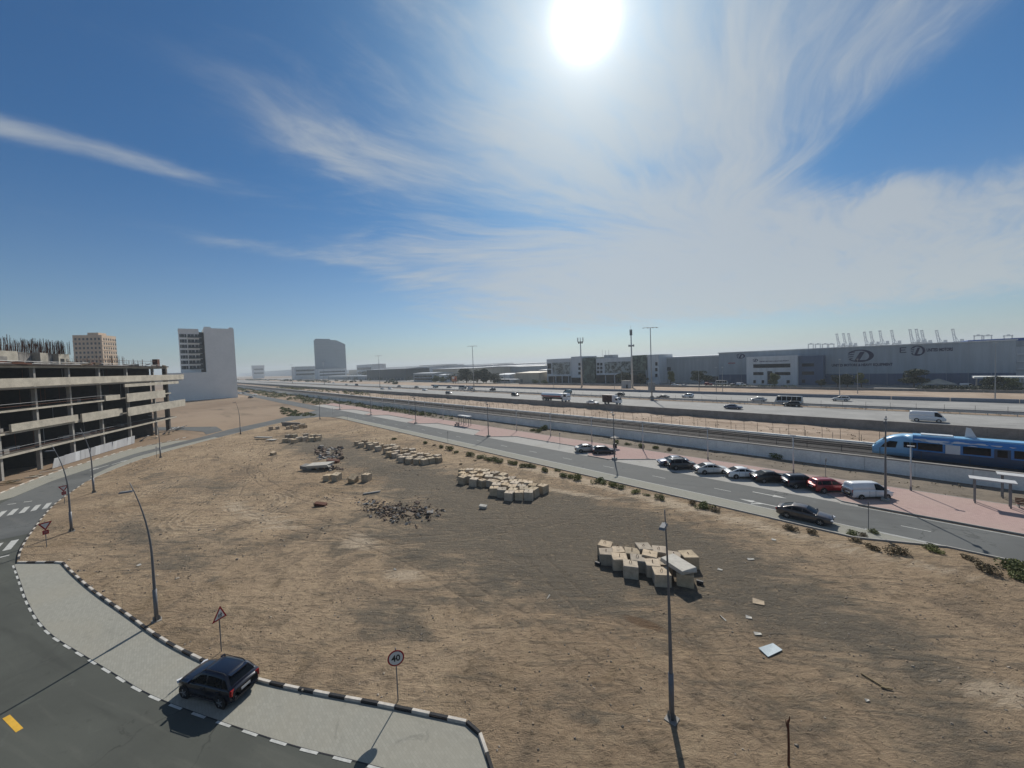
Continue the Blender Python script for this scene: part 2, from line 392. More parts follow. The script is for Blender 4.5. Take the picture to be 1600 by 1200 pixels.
MT['conc_cream'] = pm('cast_concrete', (0.42, 0.385, 0.315), 0.9, var=0.26, scale=0.5, bmp=0.3)
MT['frame'] = pm('frame_shade_concrete', (0.10, 0.088, 0.075), 0.92, var=0.28, scale=0.8, bmp=0.25)  # open floors' shade is put into this darker concrete; some rubble shares it
MT['block'] = pm('block_concrete', (0.43, 0.335, 0.222), 0.95, var=0.24, scale=2.2, bmp=0.5, bscale=9)
MT['block2'] = pm('block_concrete_grey', (0.40, 0.325, 0.225), 0.95, var=0.26, scale=1.9, bmp=0.5, bscale=8)
for _k in ('block', 'block2'):
    _n = NT(MT[_k].node_tree); _b = MT[_k].node_tree.nodes['Principled BSDF']; _src = _b.inputs['Base Color'].links[0].from_socket
    _oi = _n.new('ShaderNodeObjectInfo').outputs['Random']; _hv = _n.new('ShaderNodeHueSaturation')
    _n.put(_hv.inputs['Value'], _n.sstep(_oi, 0.0, 1.0, 0.82, 1.18)); _n.put(_hv.inputs['Saturation'], _n.sstep(_n.m('FRACT', _n.m('MULTIPLY', _oi, 7.3)), 0, 1, 0.72, 1.02)); _n.put(_hv.inputs['Color'], _src)
    _n.put(_b.inputs['Base Color'], _hv.outputs[0])
MT['slabw'] = pm('slab_concrete', (0.46, 0.435, 0.38), 0.92, var=0.16, scale=2.5, bmp=0.35)
MT['kwhite'] = pm('kerb_white', (0.50, 0.46, 0.40), 0.85, var=0.20, scale=3, bmp=0.2)
MT['kblack'] = pm('kerb_black', (0.022, 0.022, 0.024), 0.8, var=0.35, scale=3)
MT['kgrey'] = pm('kerb_grey', (0.34, 0.325, 0.295), 0.9, var=0.18, scale=1.2)
MT['paint'] = pm('road_paint', (0.44, 0.44, 0.41), 0.8, var=0.22, scale=2.2)
MT['ypaint'] = pm('yellow_paint', (0.62, 0.36, 0.04), 0.75, var=0.15, scale=2.2)
MT['steel'] = pm('galvanised_steel', (0.30, 0.31, 0.32), 0.5, metal=0.6, var=0.1, scale=2)
MT['pole'] = pm('pole_grey', (0.16, 0.165, 0.175), 0.5, metal=0.3, var=0.12, scale=1)
MT['polel'] = pm('pole_light', (0.50, 0.50, 0.49), 0.5, var=0.1, scale=1)
MT['polem'] = pm('lamp_grey', (0.20, 0.205, 0.21), 0.8, var=0.1)
MT['dark'] = pm('dark_metal', (0.03, 0.03, 0.033), 0.5, var=0.2)
MT['rust'] = pm('rusty_steel', (0.105, 0.040, 0.022), 0.85, var=0.3, scale=3)
MT['rail'] = pm('rail_steel', (0.12, 0.10, 0.09), 0.6, metal=0.5, var=0.15)
MT['ballast'] = pm('track_bed', (0.030, 0.027, 0.025), 0.95, var=0.35, scale=1.2, bmp=0.5)
MT['rub0'] = pm('plinth_and_room_shade', (0.045, 0.040, 0.037), 0.95)  # also on the inner walls of the open floors, where it paints shade
MT['red'] = pm('sign_red', (0.30, 0.012, 0.02), 0.5, var=0.08)
MT['signw'] = pm('sign_white', (0.62, 0.60, 0.58), 0.5, var=0.06)
MT['white'] = pm('white_paint', (0.74, 0.75, 0.76), 0.6, var=0.05, scale=0.5)
MT['black'] = pm('black_paint', (0.012, 0.012, 0.013), 0.5, var=0.1)
MT['tyre'] = pm('tyre_rubber', (0.018, 0.018, 0.018), 0.9, var=0.2)
MT['rim'] = pm('alloy_rim', (0.48, 0.48, 0.48), 0.35, metal=0.7, var=0.08)
MT['glass'] = pm('car_glass', (0.006, 0.008, 0.011), 0.05, spec=0.14, var=0.1)
MT['bglass'] = pm('building_glass', (0.012, 0.020, 0.030), 0.12, spec=0.25, var=0.3, scale=0.2)
MT['tail'] = pm('tail_lamp', (0.30, 0.015, 0.015), 0.2, var=0.1)
MT['lamp'] = pm('head_lamp', (0.65, 0.66, 0.68), 0.12, var=0.05)
MT['blue_sign'] = pm('logo_blue', (0.006, 0.011, 0.06), 0.5, var=0.1)
MT['bark'] = pm('bark', (0.10, 0.075, 0.05), 0.95, var=0.25, scale=4)
MT['leaf'] = leaf_mat('leaf_green', (0.085, 0.100, 0.030), (0.165, 0.175, 0.055))
MT['leafb'] = leaf_mat('leaf_bright', (0.110, 0.125, 0.028), (0.190, 0.195, 0.050))
MT['leafd'] = leaf_mat('leaf_dry', (0.10, 0.075, 0.038), (0.18, 0.135, 0.07))
MT['leafdk'] = leaf_mat('leaf_dark', (0.018, 0.030, 0.013), (0.045, 0.060, 0.022))
MT['sheet'] = clad_mat('hoarding_sheet', (0.50, 0.51, 0.52), 0.22, 0.35)
MT['ud'] = clad_mat('ud_cladding', (0.33, 0.375, 0.41), 0.6, 0.18)
MT['udlow'] = clad_mat('ud_cladding_low_shade', (0.075, 0.115, 0.19), 0.6, 0.18)  # shade and haze at the wall's foot put into the colour
MT['clad_w'] = clad_mat('white_cladding', (0.60, 0.62, 0.63), 1.2, 0.1)
MT['clad_b'] = clad_mat('blue_cladding', (0.035, 0.10, 0.34), 0.8, 0.1)
MT['clad_g'] = clad_mat('grey_cladding', (0.36, 0.38, 0.39), 0.9, 0.15)
MT['clad_beige'] = clad_mat('beige_cladding', (0.50, 0.43, 0.33), 0.9, 0.12)
MT['tower'] = pm('tower_render', (0.80, 0.79, 0.75), 0.85, var=0.06, scale=0.08)
MT['beige'] = pm('beige_render', (0.52, 0.40, 0.29), 0.9, var=0.12, scale=0.15)
MT['crane'] = pm('crane_steel_hazed', (0.42, 0.48, 0.52), 0.6, var=0.1)  # paled to put distance haze into the colour
MT['trblue'] = pm('train_blue', (0.035, 0.20, 0.50), 0.25, coat=0.5, var=0.08)
MT['trdark'] = pm('train_navy', (0.012, 0.055, 0.12), 0.3, coat=0.4, var=0.1)
MT['trlight'] = pm('train_sky', (0.22, 0.46, 0.68), 0.3, coat=0.4, var=0.06)
MT['trwhite'] = pm('train_white', (0.62, 0.64, 0.66), 0.3, coat=0.4, var=0.06)
CARC = {}
def carpaint(key, c):
    if key not in CARC:
        CARC[key] = pm('car_paint_'+key, c, 0.32, 0.25 if max(c) < 0.5 else 0.0, 0.5, coat=0.7, var=0.05, scale=1.0, local=True)
    return CARC[key]

# ------------------------------------------------------------------ mesh helpers
class MB:
    def __init__(s): s.v = []; s.f = []; s.mi = []
    def add(s, vs, fs, mi=0):
        o = len(s.v); s.v += [tuple(p) for p in vs]
        s.f += [tuple(i+o for i in f) for f in fs]; s.mi += [mi]*len(fs)
        return s
    def box(s, x0, y0, z0, x1, y1, z1, mi=0):
        if x0 > x1: x0, x1 = x1, x0
        if y0 > y1: y0, y1 = y1, y0
        if z0 > z1: z0, z1 = z1, z0
        return s.add([(x0,y0,z0),(x1,y0,z0),(x1,y1,z0),(x0,y1,z0),(x0,y0,z1),(x1,y0,z1),(x1,y1,z1),(x0,y1,z1)],
                     [(0,3,2,1),(4,5,6,7),(0,1,5,4),(1,2,6,5),(2,3,7,6),(3,0,4,7)], mi)
    def obox(s, c, size, rz=0.0, rx=0.0, ry=0.0, mi=0, taper=1.0):
        M = Matrix.Translation(c) @ Matrix.Rotation(rz, 4, 'Z') @ Matrix.Rotation(ry, 4, 'Y') @ Matrix.Rotation(rx, 4, 'X')
        hx, hy, hz = size[0]/2, size[1]/2, size[2]/2
        vs = [M @ Vector((x*(taper if z > 0 else 1), y*(taper if z > 0 else 1), z)) for z in (-hz, hz) for x, y in ((-hx,-hy),(hx,-hy),(hx,hy),(-hx,hy))]
        return s.add(vs, [(0,3,2,1),(4,5,6,7),(0,1,5,4),(1,2,6,5),(2,3,7,6),(3,0,4,7)], mi)
    def tube(s, pts, rad, n=8, mi=0, cap=True):
        pts = [Vector(p) for p in pts]
        if not hasattr(rad, '__len__'): rad = [rad]*len(pts)
        rings = []
        for i, p in enumerate(pts):
            t = (pts[min(i+1, len(pts)-1)] - pts[max(i-1, 0)]).normalized()
            a = t.orthogonal().normalized() if abs(t.z) < 0.9 else Vector((1, 0, 0))
            a = (a - t*a.dot(t)).normalized(); b = t.cross(a)
            rings.append([p + (a*math.cos(2*math.pi*k/n) + b*math.sin(2*math.pi*k/n))*rad[i] for k in range(n)])
        vs = [q for r in rings for q in r]
        fs = [(i*n+k, i*n+(k+1) % n, (i+1)*n+(k+1) % n, (i+1)*n+k) for i in range(len(pts)-1) for k in range(n)]
        if cap: fs += [tuple(reversed(range(n))), tuple(range((len(pts)-1)*n, len(pts)*n))]
        return s.add(vs, fs, mi)
    def prism(s, poly, z0, z1, mi=0):
        n = len(poly)
        vs = [(x, y, z0) for x, y in poly] + [(x, y, z1) for x, y in poly]
        fs = [tuple(reversed(range(n))), tuple(range(n, 2*n))] + [(i, (i+1) % n, n+(i+1) % n, n+i) for i in range(n)]
        return s.add(vs, fs, mi)
    def disc(s, c, nrm, r0, r1=None, n=24, mi=0):
        """disc, or ring when r1 (inner radius) is given"""
        nrm = Vector(nrm).normalized(); a = nrm.orthogonal().normalized(); b = nrm.cross(a); c = Vector(c)
        o = [c + (a*math.cos(2*math.pi*k/n) + b*math.sin(2*math.pi*k/n))*r0 for k in range(n)]
        if r1 is None: return s.add(o, [tuple(range(n))], mi)
        i_ = [c + (a*math.cos(2*math.pi*k/n) + b*math.sin(2*math.pi*k/n))*r1 for k in range(n)]
        return s.add(o+i_, [(k, (k+1) % n, n+(k+1) % n, n+k) for k in range(n)], mi)
    def mesh(s, name, mats, smooth=False):
        me = bpy.data.meshes.new(name)
        me.from_pydata(s.v, [], s.f)
        for m in (mats if isinstance(mats, (list, tuple)) else [mats]): me.materials.append(m)
        me.polygons.foreach_set('material_index', s.mi)
        if smooth: me.polygons.foreach_set('use_smooth', [True]*len(s.f))
        me.update()
        return me
    def build(s, name, mats, parent=None, smooth=False, loc=(0,0,0), rz=0.0):
        return link(name, s.mesh(name, mats, smooth), parent, loc, rz)
def link(name, me, parent=None, loc=(0,0,0), rz=0.0):
    o = bpy.data.objects.new(name, me)
    col.objects.link(o)
    o.location = loc; o.rotation_euler = (0, 0, rz)
    if parent is not None: o.parent = parent
    return o
def empty(name, loc=(0,0,0), rz=0.0):
    o = link(name, None, None, loc, rz); o.empty_display_size = 0.2
    return o
def tag(o, label=None, cat=None, group=None, kind=None):
    if label: o['label'] = label
    if cat: o['category'] = cat
    if group: o['group'] = group
    if kind: o['kind'] = kind
    return o
def structure(o, label=None):
    o['kind'] = 'structure'
    if label: o['label'] = label
    return o
def copy_tree(o, parent=None):
    c = o.copy(); col.objects.link(c); c.parent = parent
    for ch in list(o.children): copy_tree(ch, c)
    return c
def B(name, mat, parent, *a, **k):                # one box as one part
    return MB().box(*a).build(name, mat, parent, **k)
_ord = ['first','second','third','fourth','fifth','sixth','seventh','eighth','ninth','tenth','eleventh','twelfth','thirteenth','fourteenth','fifteenth','sixteenth','seventeenth','eighteenth','nineteenth','twentieth']
def ordn(i):
    if i < 20: return _ord[i]
    k = i+1
    return str(k) + ({1:'st',2:'nd',3:'rd'}.get(k % 10, 'th') if k not in (11,12,13) else 'th')
def px_of(x, y, z=0.0):
    d = Vector((x, y, z-EYE)); return 800 + FPX*d.dot(CR)/max(d.dot(CF), 0.1)
def text_mesh(s, size, extrude=0.02, name='lettering', mat=None, parent=None, M=None, xs=1.0, bold=0.0):
    cu_ = bpy.data.curves.new(name, 'FONT'); cu_.body = s; cu_.size = size; cu_.extrude = extrude; cu_.offset = bold
    cu_.align_x = 'CENTER'; cu_.align_y = 'CENTER'; cu_.resolution_u = 2
    ob = bpy.data.objects.new(name, cu_); col.objects.link(ob)
    me = bpy.data.meshes.new_from_object(ob.evaluated_get(bpy.context.evaluated_depsgraph_get()))
    bpy.data.objects.remove(ob); me.name = name
    me.materials.clear(); me.materials.append(mat)
    if xs != 1.0: me.transform(Matrix.Diagonal((xs, 1, 1, 1)))
    o = link(name, me, parent)
    if M is not None: o.matrix_local = M
    return o
def sheet(name, poly, z, mat, label=None, kind='structure'):
    n = len(poly)
    r = delaunay_2d_cdt([Vector((float(x), float(y))) for x, y in poly], [(i, (i+1) % n) for i in range(n)], [], 1, 1e-5)
    me = bpy.data.meshes.new(name); me.from_pydata([(v.x, v.y, z) for v in r[0]], [], r[2]); me.materials.append(mat); me.update()
    o = link(name, me); o['kind'] = kind
    if label: o['label'] = label
    return o
def resample(pts, step):
    pts = [Vector((p[0], p[1])) for p in pts]; out = [pts[0].copy()]; acc = 0.0
    for a, b in zip(pts, pts[1:]):
        d = (b-a).length; t = step-acc
        while t <= d:
            out.append(a+(b-a)*(t/d)); t += step
        acc = (acc+d) % step
    return out
def smooth_line(pts, it=2):
    pts = [Vector((p[0], p[1])) for p in pts]
    for _ in range(it):
        q = [pts[0]]
        for a, b in zip(pts, pts[1:]): q += [a*0.75+b*0.25, a*0.25+b*0.75]
        pts = q+[pts[-1]]
    return pts

# ================================================================== THE SETTING
sheet('desert_ground', [(-7500, -900), (3200, -900), (3200, 7500), (-7500, 7500)], -0.06, MT['ground'])

# --- vacant lot: uneven sand inside its kerbs
KERB_BW = [(-10.8, 8.3), (-12.2, 9.3), (-14.4, 10.1), (-18.6, 7.4), (-21.8, 5.2), (-25.3, 2.9), (-29.3, 0.8), (-34.4, -1.3), (-39.2, -2.9), (-45.4, -5.1), (-51.4, -7.0), (-56.0, -8.3), (-57.7, -9.9), (-59.4, -11.5)]
KERB_W = [(-59.4, -11.5), (-62.5, -12.0), (-66, -12.3), (-70.9, -12.5), (-78.8, -12.7), (-83.8, -12.6), (-90.3, -11.9), (-96, -11.2)]
KERB_FAR = [(-96, -11.2), (-101, -10.2), (-110.5, -6.6), (-118, -2.5), (-126.4, 4.1), (-134.0, 10.3), (-139.5, 15.9), (-147, 22.7), (-155, 32), (-159, 40), (-155, 45), (-146, 46.4)]
bw1 = smooth_line(KERB_BW[2:12], 2)
kerb_bw_line = [Vector(KERB_BW[0]), Vector(KERB_BW[1])] + bw1 + [Vector(KERB_BW[12]), Vector(KERB_BW[13])]
kerb_w_line = smooth_line(KERB_W, 2)
kerb_far_line = smooth_line(KERB_FAR, 2)
lot_poly = [Vector((70, 9)), Vector((70, 49.2)), Vector((2.5, 49.2)), Vector((-3.5, 46.35)), Vector((-146, 46.35))] + list(reversed(kerb_far_line[:-1])) + list(reversed(kerb_w_line[:-1])) + list(reversed(kerb_bw_line[:-1])) + [Vector((-4, 9))]
LP = np.array([(p.x, p.y) for p in lot_poly])
def inside(P):
    x, y = P[:, 0], P[:, 1]; c = np.zeros(len(P), bool); j = len(LP)-1
    for i in range(len(LP)):
        xi, yi = LP[i]; xj, yj = LP[j]
        if yi != yj:
            c ^= ((yi > y) != (yj > y)) & (x < (xj-xi)*(y-yi)/(yj-yi)+xi)
        j = i
    return c
def edge_dist(P):
    d = np.full(len(P), 1e9)
    for i in range(len(LP)):
        a = LP[i]; b = LP[(i+1) % len(LP)]; ab = b-a
        t = np.clip(((P-a)@ab)/max(ab@ab, 1e-9), 0, 1)
        d = np.minimum(d, np.linalg.norm(P-(a+t[:, None]*ab), axis=1))
    return d
def lot_z(x, y, ed):
    base = 0.115 + (0.035-0.115)*min(max((y-4)/36.0, 0), 1)
    k = min(1.0, ed/2.5)
    n = noise.fractal(Vector((x*0.16, y*0.16, 3.1)), 1.0, 2.0, 5)*0.13 + noise.noise(Vector((x*0.045, y*0.06, 9.0)))*0.16
    m = noise.noise(Vector((x*1.1, y*1.1, 1.7)))*0.022
    return base + max(-0.02, 0.05+n)*k + m*k + 0.02*k
rng = np.random.default_rng(5)
gx, gy = np.meshgrid(np.arange(-160, 70, 1.15), np.arange(-13, 49.2, 1.15))
g1 = np.c_[gx.ravel(), gy.ravel()]; g1 = g1[(g1[:, 0] < -45) | (g1[:, 1] > 38) | (g1[:, 0] > 12)]
gx, gy = np.meshgrid(np.arange(-45, 12, 0.5), np.arange(-6, 38, 0.5))
g2 = np.c_[gx.ravel(), gy.ravel()]
GP = np.vstack([g1 + rng.uniform(-.3, .3, g1.shape), g2 + rng.uniform(-.14, .14, g2.shape)])
GP = GP[inside(GP)]; ed = edge_dist(GP); k_ = ed > 0.3; GP, ed = GP[k_], ed[k_]
nb = len(LP)
res = delaunay_2d_cdt([Vector((float(a), float(b))) for a, b in LP] + [Vector((float(a), float(b))) for a, b in GP], [(i, (i+1) % nb) for i in range(nb)], [], 1, 1e-4)
rv, rf = res[0], res[2]
rp = np.array([(v.x, v.y) for v in rv]); red = edge_dist(rp)
me = bpy.data.meshes.new('sand_lot')
me.from_pydata([(v.x, v.y, lot_z(v.x, v.y, float(e))) for v, e in zip(rv, red)], [], rf)
me.materials.append(MT['lot']); me.polygons.foreach_set('use_smooth', [True]*len(rf)); me.update()
structure(link('sand_lot', me))
def GZ(x, y):
    P = np.array([[x, y]])
    return lot_z(x, y, float(edge_dist(P)[0])) if inside(P)[0] else 0.0

# --- loose stones on the lot (uncountable)
def pebbles(name, n, region, smin, smax, mats, fz=None):
    mb = MB(); cnt = 0
    x0, x1, y0, y1 = region
    P = np.c_[rng.uniform(x0, x1, n), rng.uniform(y0, y1, n)]; P = P[inside(P)]
    dens = np.array([noise.noise(Vector((a*0.12, b*0.12, 4.0))) + 0.6*noise.noise(Vector((a*0.5, b*0.5, 8.0))) for a, b in P])
    P = P[dens > rng.uniform(-0.55, 0.35, len(P))]; e = edge_dist(P)
    for (a, b), d in zip(P, e):
        s = smin + (smax-smin)*random.random()**5
        z = lot_z(a, b, float(d)) ; t = random.random()*6.28
        mb.obox((a, b, z+s*0.12), (s*random.uniform(.7, 1.5), s, s*random.uniform(.4, .8)), t, random.uniform(-.4, .4), random.uniform(-.4, .4), random.choice((0, 0, 0, 1, 1, 2)), random.uniform(.5, .8))
    o = mb.build(name, mats); o['kind'] = 'stuff'
    return o
MT['peb0'] = pm('pebble_tan', (0.25, 0.19, 0.13), 0.95, var=0.3, scale=5)
MT['peb1'] = pm('pebble_grey', (0.19, 0.165, 0.135), 0.95, var=0.3, scale=5)
MT['peb2'] = pm('pebble_pale', (0.38, 0.32, 0.25), 0.95, var=0.2, scale=5)
pebbles('loose_stones', 20000, (-42, 10, 0, 44), 0.025, 0.11, [MT['peb0'], MT['peb1'], MT['peb2']])
pebbles('loose_gravel', 9000, (-125, -42, -8, 44), 0.06, 0.22, [MT['peb0'], MT['peb1'], MT['peb2']])

# --- junction asphalt, the curving street and its side road
sheet('junction_road', [(-100, -60), (60, -60), (60, 12), (-9, 12), (-20, 12), (-30, 6), (-60, -6), (-76, -9), (-100, -8)], 0.0, MT['asphalt_old'])
sheet('street', [(-70, -9.5), (-100, -6), (-118, 2), (-134, 14), (-147, 27), (-153, 40), (-150, 50.5), (-186, 50.5), (-176, 40), (-160.5, 25), (-150.6, 14), (-143, 9), (-124.2, -6.2), (-113.2, -11.3), (-103.8, -15.7), (-94, -18.1), (-88, -19.2), (-82, -22), (-78, -30), (-70, -30)], 0.008, MT['asphalt'])
sheet('side_road', [(-150, 12.5)] + [W(*q) for q in ((338, 666.5), (300, 667), (250, 667.5), (200, 668.5), (200, 674), (250, 672.5), (285, 671.8), (318, 674.5), (322, 679))], 0.004, MT['asphalt'])
sheet('street_bay', [(-94.5, -18.1), (-103.8, -15.7), (-113.2, -11.3), (-124.2, -6.2), (-137, 4), (-139, 1.0), (-133.7, -7.0), (-123.3, -12.0), (-111.3, -17.3), (-99.1, -20.4), (-92, -20.8)], 0.014, MT['bay'])
sheet('street_bay', [(-100, -10.4), (-110.5, -6.8), (-118, -2.7), (-126.4, 3.9), (-134.0, 10.1), (-136.5, 9.4), (-128.0, 1.4), (-118.7, -5.9), (-109.5, -9.2), (-102.5, -11.0)], 0.016, MT['bay'])
DASH = smooth_line([(-59.0, -11.6), (-55.3, -10.7), (-46.9, -8.7), (-41.0, -6.9), (-36.4, -4.9), (-32.5, -3.2), (-29.0, -1.7), (-26.0, -0.1), (-22.5, 1.9), (-19.4, 3.7), (-16.9, 5.4), (-14.0, 7.2), (-9, 9.5)], 2)
bay = [(p.x, p.y) for p in kerb_bw_line[2:]] + [(p.x, p.y) for p in DASH] + [(-8.5, 10.5), (-11, 9)]
sheet('kerbside_bay', bay, 0.006, MT['bay'])
joint = MB()
jp = resample([(p.x, p.y) for p in DASH], 0.8)
for a, b in zip(jp, jp[1:]):
    t = (b-a).normalized(); n2 = Vector((-t.y, t.x))*0.03
    joint.add([(a.x-n2.x, a.y-n2.y, 0.0095), (b.x-n2.x, b.y-n2.y, 0.0095), (b.x+n2.x, b.y+n2.y, 0.0095), (a.x+n2.x, a.y+n2.y, 0.0095)], [(0, 1, 2, 3)])
structure(joint.build('paving_joint', MT['black']))
def stripe(x0, y0, x1, y1, wd, z, name='road_marking', mat=None):
    a, b = Vector((x0, y0)), Vector((x1, y1)); t = (b-a).normalized(); n2 = Vector((-t.y, t.x))*wd/2
    o = MB().add([(a.x-n2.x, a.y-n2.y, z), (b.x-n2.x, b.y-n2.y, z), (b.x+n2.x, b.y+n2.y, z), (a.x+n2.x, a.y+n2.y, z)], [(0, 1, 2, 3)]).build(name, mat or MT['paint'])
    return structure(o)
rd = empty('bay_line'); structure(rd)
dp = resample([(p.x, p.y) for p in DASH], 1.78)
for i, (a, b) in enumerate(zip(dp, dp[1:])):
    t = (b-a).normalized(); off = Vector((-t.y, t.x))*-0.06; n2 = Vector((-t.y, t.x))*0.062; e = a+t*0.95
    a, e = a+off, e+off
    MB().add([(a.x-n2.x, a.y-n2.y, 0.013), (e.x-n2.x, e.y-n2.y, 0.013), (e.x+n2.x, e.y+n2.y, 0.013), (a.x+n2.x, a.y+n2.y, 0.013)], [(0, 1, 2, 3)]).build('dash', MT['paint'], rd)
zc = empty('zebra_crossing'); structure(zc)
for i in range(7):
    y = -13.0-i*0.98
    MB().add([(-85.3, y-0.5, 0.013), (-82.0, y-0.45, 0.013), (-82.0, y+0.05, 0.013), (-85.3, y, 0.013)], [(0, 1, 2, 3)]).build('stripe', MT['paint'], zc)
zc = empty('zebra_crossing'); structure(zc)
for i in range(6):
    y = -12.95-i*1.05
    MB().add([(-68.4, y-0.55, 0.013), (-65.0, y-0.5, 0.013), (-65.0, y+0.05, 0.013), (-68.4, y, 0.013)], [(0, 1, 2, 3)]).build('stripe', MT['paint'], zc)
for i in range(3): stripe(-88.9-0.3*i, -15.4-1.5*i, -89.2-0.3*i, -16.2-1.5*i, 0.3, 0.013)
for i in range(3): stripe(-62.9+0.1*i, -12.6-1.3*i, -62.8+0.1*i, -13.3-1.3*i, 0.3, 0.013)
stripe(-32.5, -7.05, -30.7, -6.3, 0.24, 0.006, 'yellow_marking', MT['ypaint'])
def arrow(x, y, rz, s=1.0, z=0.016, turn=False):
    mb = MB(); mb.add([(-1.6, -0.1, 0), (0.4, -0.1, 0), (0.4, 0.1, 0), (-1.6, 0.1, 0)], [(0, 1, 2, 3)])
    mb.add([(0.4, -0.36, 0), (1.7, 0, 0), (0.4, 0.36, 0)], [(0, 1, 2)])
    if turn: mb.add([(-0.5, 0.1, 0), (-0.1, 0.1, 0), (0.5, 0.75, 0), (0.35, 0.85, 0)], [(0, 1, 2, 3)])
    o = mb.build('arrow_marking', MT['paint'], loc=(x, y, z), rz=rz); o.scale = (s, s, 1); return structure(o)
arrow(-111.0, -12.2+1.6, R(-33), 1.3); arrow(-114.5, -7.9, R(147), 1.3)
arrow(-12.3, 50.6, R(180), 1.15, 0.014, True); arrow(-12.0, 54.3, R(0), 1.1, 0.014)

# --- kerbs: black and white stones one by one along the near street, plain kerbs elsewhere
def kerb_stones(name, line, seg, mats, zt=0.135, wd=0.17, side=1):
    root = empty(name); structure(root)
    pts = resample([(p.x, p.y) for p in line], seg)
    for i, (a, b) in enumerate(zip(pts, pts[1:])):
        t = (b-a).normalized(); n2 = Vector((-t.y, t.x))*side; e = a+(b-a)*0.985
        p = [a, e, e+n2*wd, a+n2*wd]
        q = [a+n2*0.03, e+n2*0.03, e+n2*wd, a+n2*wd]
        dz = random.uniform(-.008, .008)
        mb = MB().add([(v.x, v.y, -0.03) for v in p]+[(v.x, v.y, zt-0.04+dz) for v in p]+[(v.x, v.y, zt+dz) for v in q],
                      [(0,1,5,4),(1,2,6,5),(2,3,7,6),(3,0,4,7),(4,5,9,8),(5,6,10,9),(6,7,11,10),(7,4,8,11),(8,9,10,11)])
        mb.build('kerb_stone', mats[i % len(mats)], root)
    return root
kerb_stones('painted_kerb', list(reversed(kerb_bw_line)), 0.98, [MT['kwhite'], MT['kblack']], side=1)
kerb_stones('painted_kerb', list(reversed(kerb_w_line)), 1.0, [MT['kwhite'], MT['kblack']], side=1)
kerb_stones('street_kerb', list(reversed(kerb_far_line)), 3.0, [MT['kgrey']], side=1)
FAR_SIDE = smooth_line([(-92, -21.0), (-99.1, -20.5), (-111.3, -17.5), (-123.3, -12.2), (-133.7, -7.2), (-139.5, 0.5), (-145, 4.5)], 2)
kerb_stones('painted_kerb', FAR_SIDE, 1.25, [MT['kwhite'], MT['bank']], side=1)
def kerb_line(name, pts, zt=0.14, wd=0.16, mat=None):
    root = MB()
    for a, b in zip(pts, pts[1:]):
        a, b = Vector(a), Vector(b); t = (b-a).normalized(); n2 = Vector((-t.y, t.x))*wd/2
        root.add([(v.x, v.y, z) for z in (-0.03, zt) for v in (a-n2, b-n2, b+n2, a+n2)], [(4,5,6,7),(0,1,5,4),(1,2,6,5),(2,3,7,6),(3,0,4,7)])
    return structure(root.build(name, mat or MT['kgrey']))

# --- service road, its lay-by, the parking bays and the pink pavement
X0, X1 = -900, 70
sheet('service_road', [(X0, 49.4), (X1, 49.4), (X1, 56.5), (X0, 56.5)], 0.0, MT['asphalt'])
sheet('roadside_bay', [(-150, 46.5), (-3.6, 46.5), (1.6, 49.3), (-150, 49.5)], 0.006, MT['bay'])
kerb_line('service_kerb', [(-146, 46.4), (-3.5, 46.4), (2.2, 49.25), (70, 49.25)], 0.17)
sheet('parking_bays', [(-215, 56.45), (-4, 56.45), (-4, 62.5), (-215, 62.5)], 0.006, MT['baypark'])
pk = [(X1, 57.0), (-4.0, 57.0), (-5.4, 57.0), (-9.0, 61.5)]
lamps_x = [-35.6, -70.3, -106.0, -141.5, -177]
for lx in lamps_x:
    pk += [(lx+5.2, 61.5), (lx-0.9, 56.6), (lx-5.2, 56.6), (lx-9.0, 61.5)]
pk += [(-215, 61.5), (-215, 66.6), (X1, 66.6)]
pv = sheet('pink_pavement', pk, 0.12, MT['pink'])
edge = pk[:-3]
kerb_line('pavement_kerb', edge + [(-215, 61.5)], 0.126, 0.14)
kerb_line('path_edging', [(-215, 66.7), (X1, 66.7)], 0.13, 0.14)
for y, d0 in ((52.7, 0),):
    lm = empty('centre_line'); structure(lm)
    for i in range(34):
        x = 8 - i*8.6
        MB().add([(x, y-0.06, 0.005), (x+2.0, y-0.06, 0.005), (x+2.0, y+0.06, 0.005), (x, y+0.06, 0.005)], [(0, 1, 2, 3)]).build('dash', MT['paint'], lm)
stripe(-3, 49.62, 70, 49.62, 0.12, 0.005, 'edge_line'); stripe(-5.5, 56.25, 70, 56.25, 0.12, 0.005, 'edge_line')
stripe(-146, 49.4, 1, 49.42, 0.14, 0.009, 'edge_line')
bl = empty('bay_divider'); structure(bl)
for k in range(44):
    x = -10.2 - k*3.9
    if any(lx-9 < x < lx+7 for lx in lamps_x): continue
    MB().add([(x, 57.0, 0.011), (x+0.14, 57.0, 0.011), (x+4.4, 61.2, 0.011), (x+4.26, 61.2, 0.011)], [(0, 1, 2, 3)]).build('dash', MT['paint'], bl)

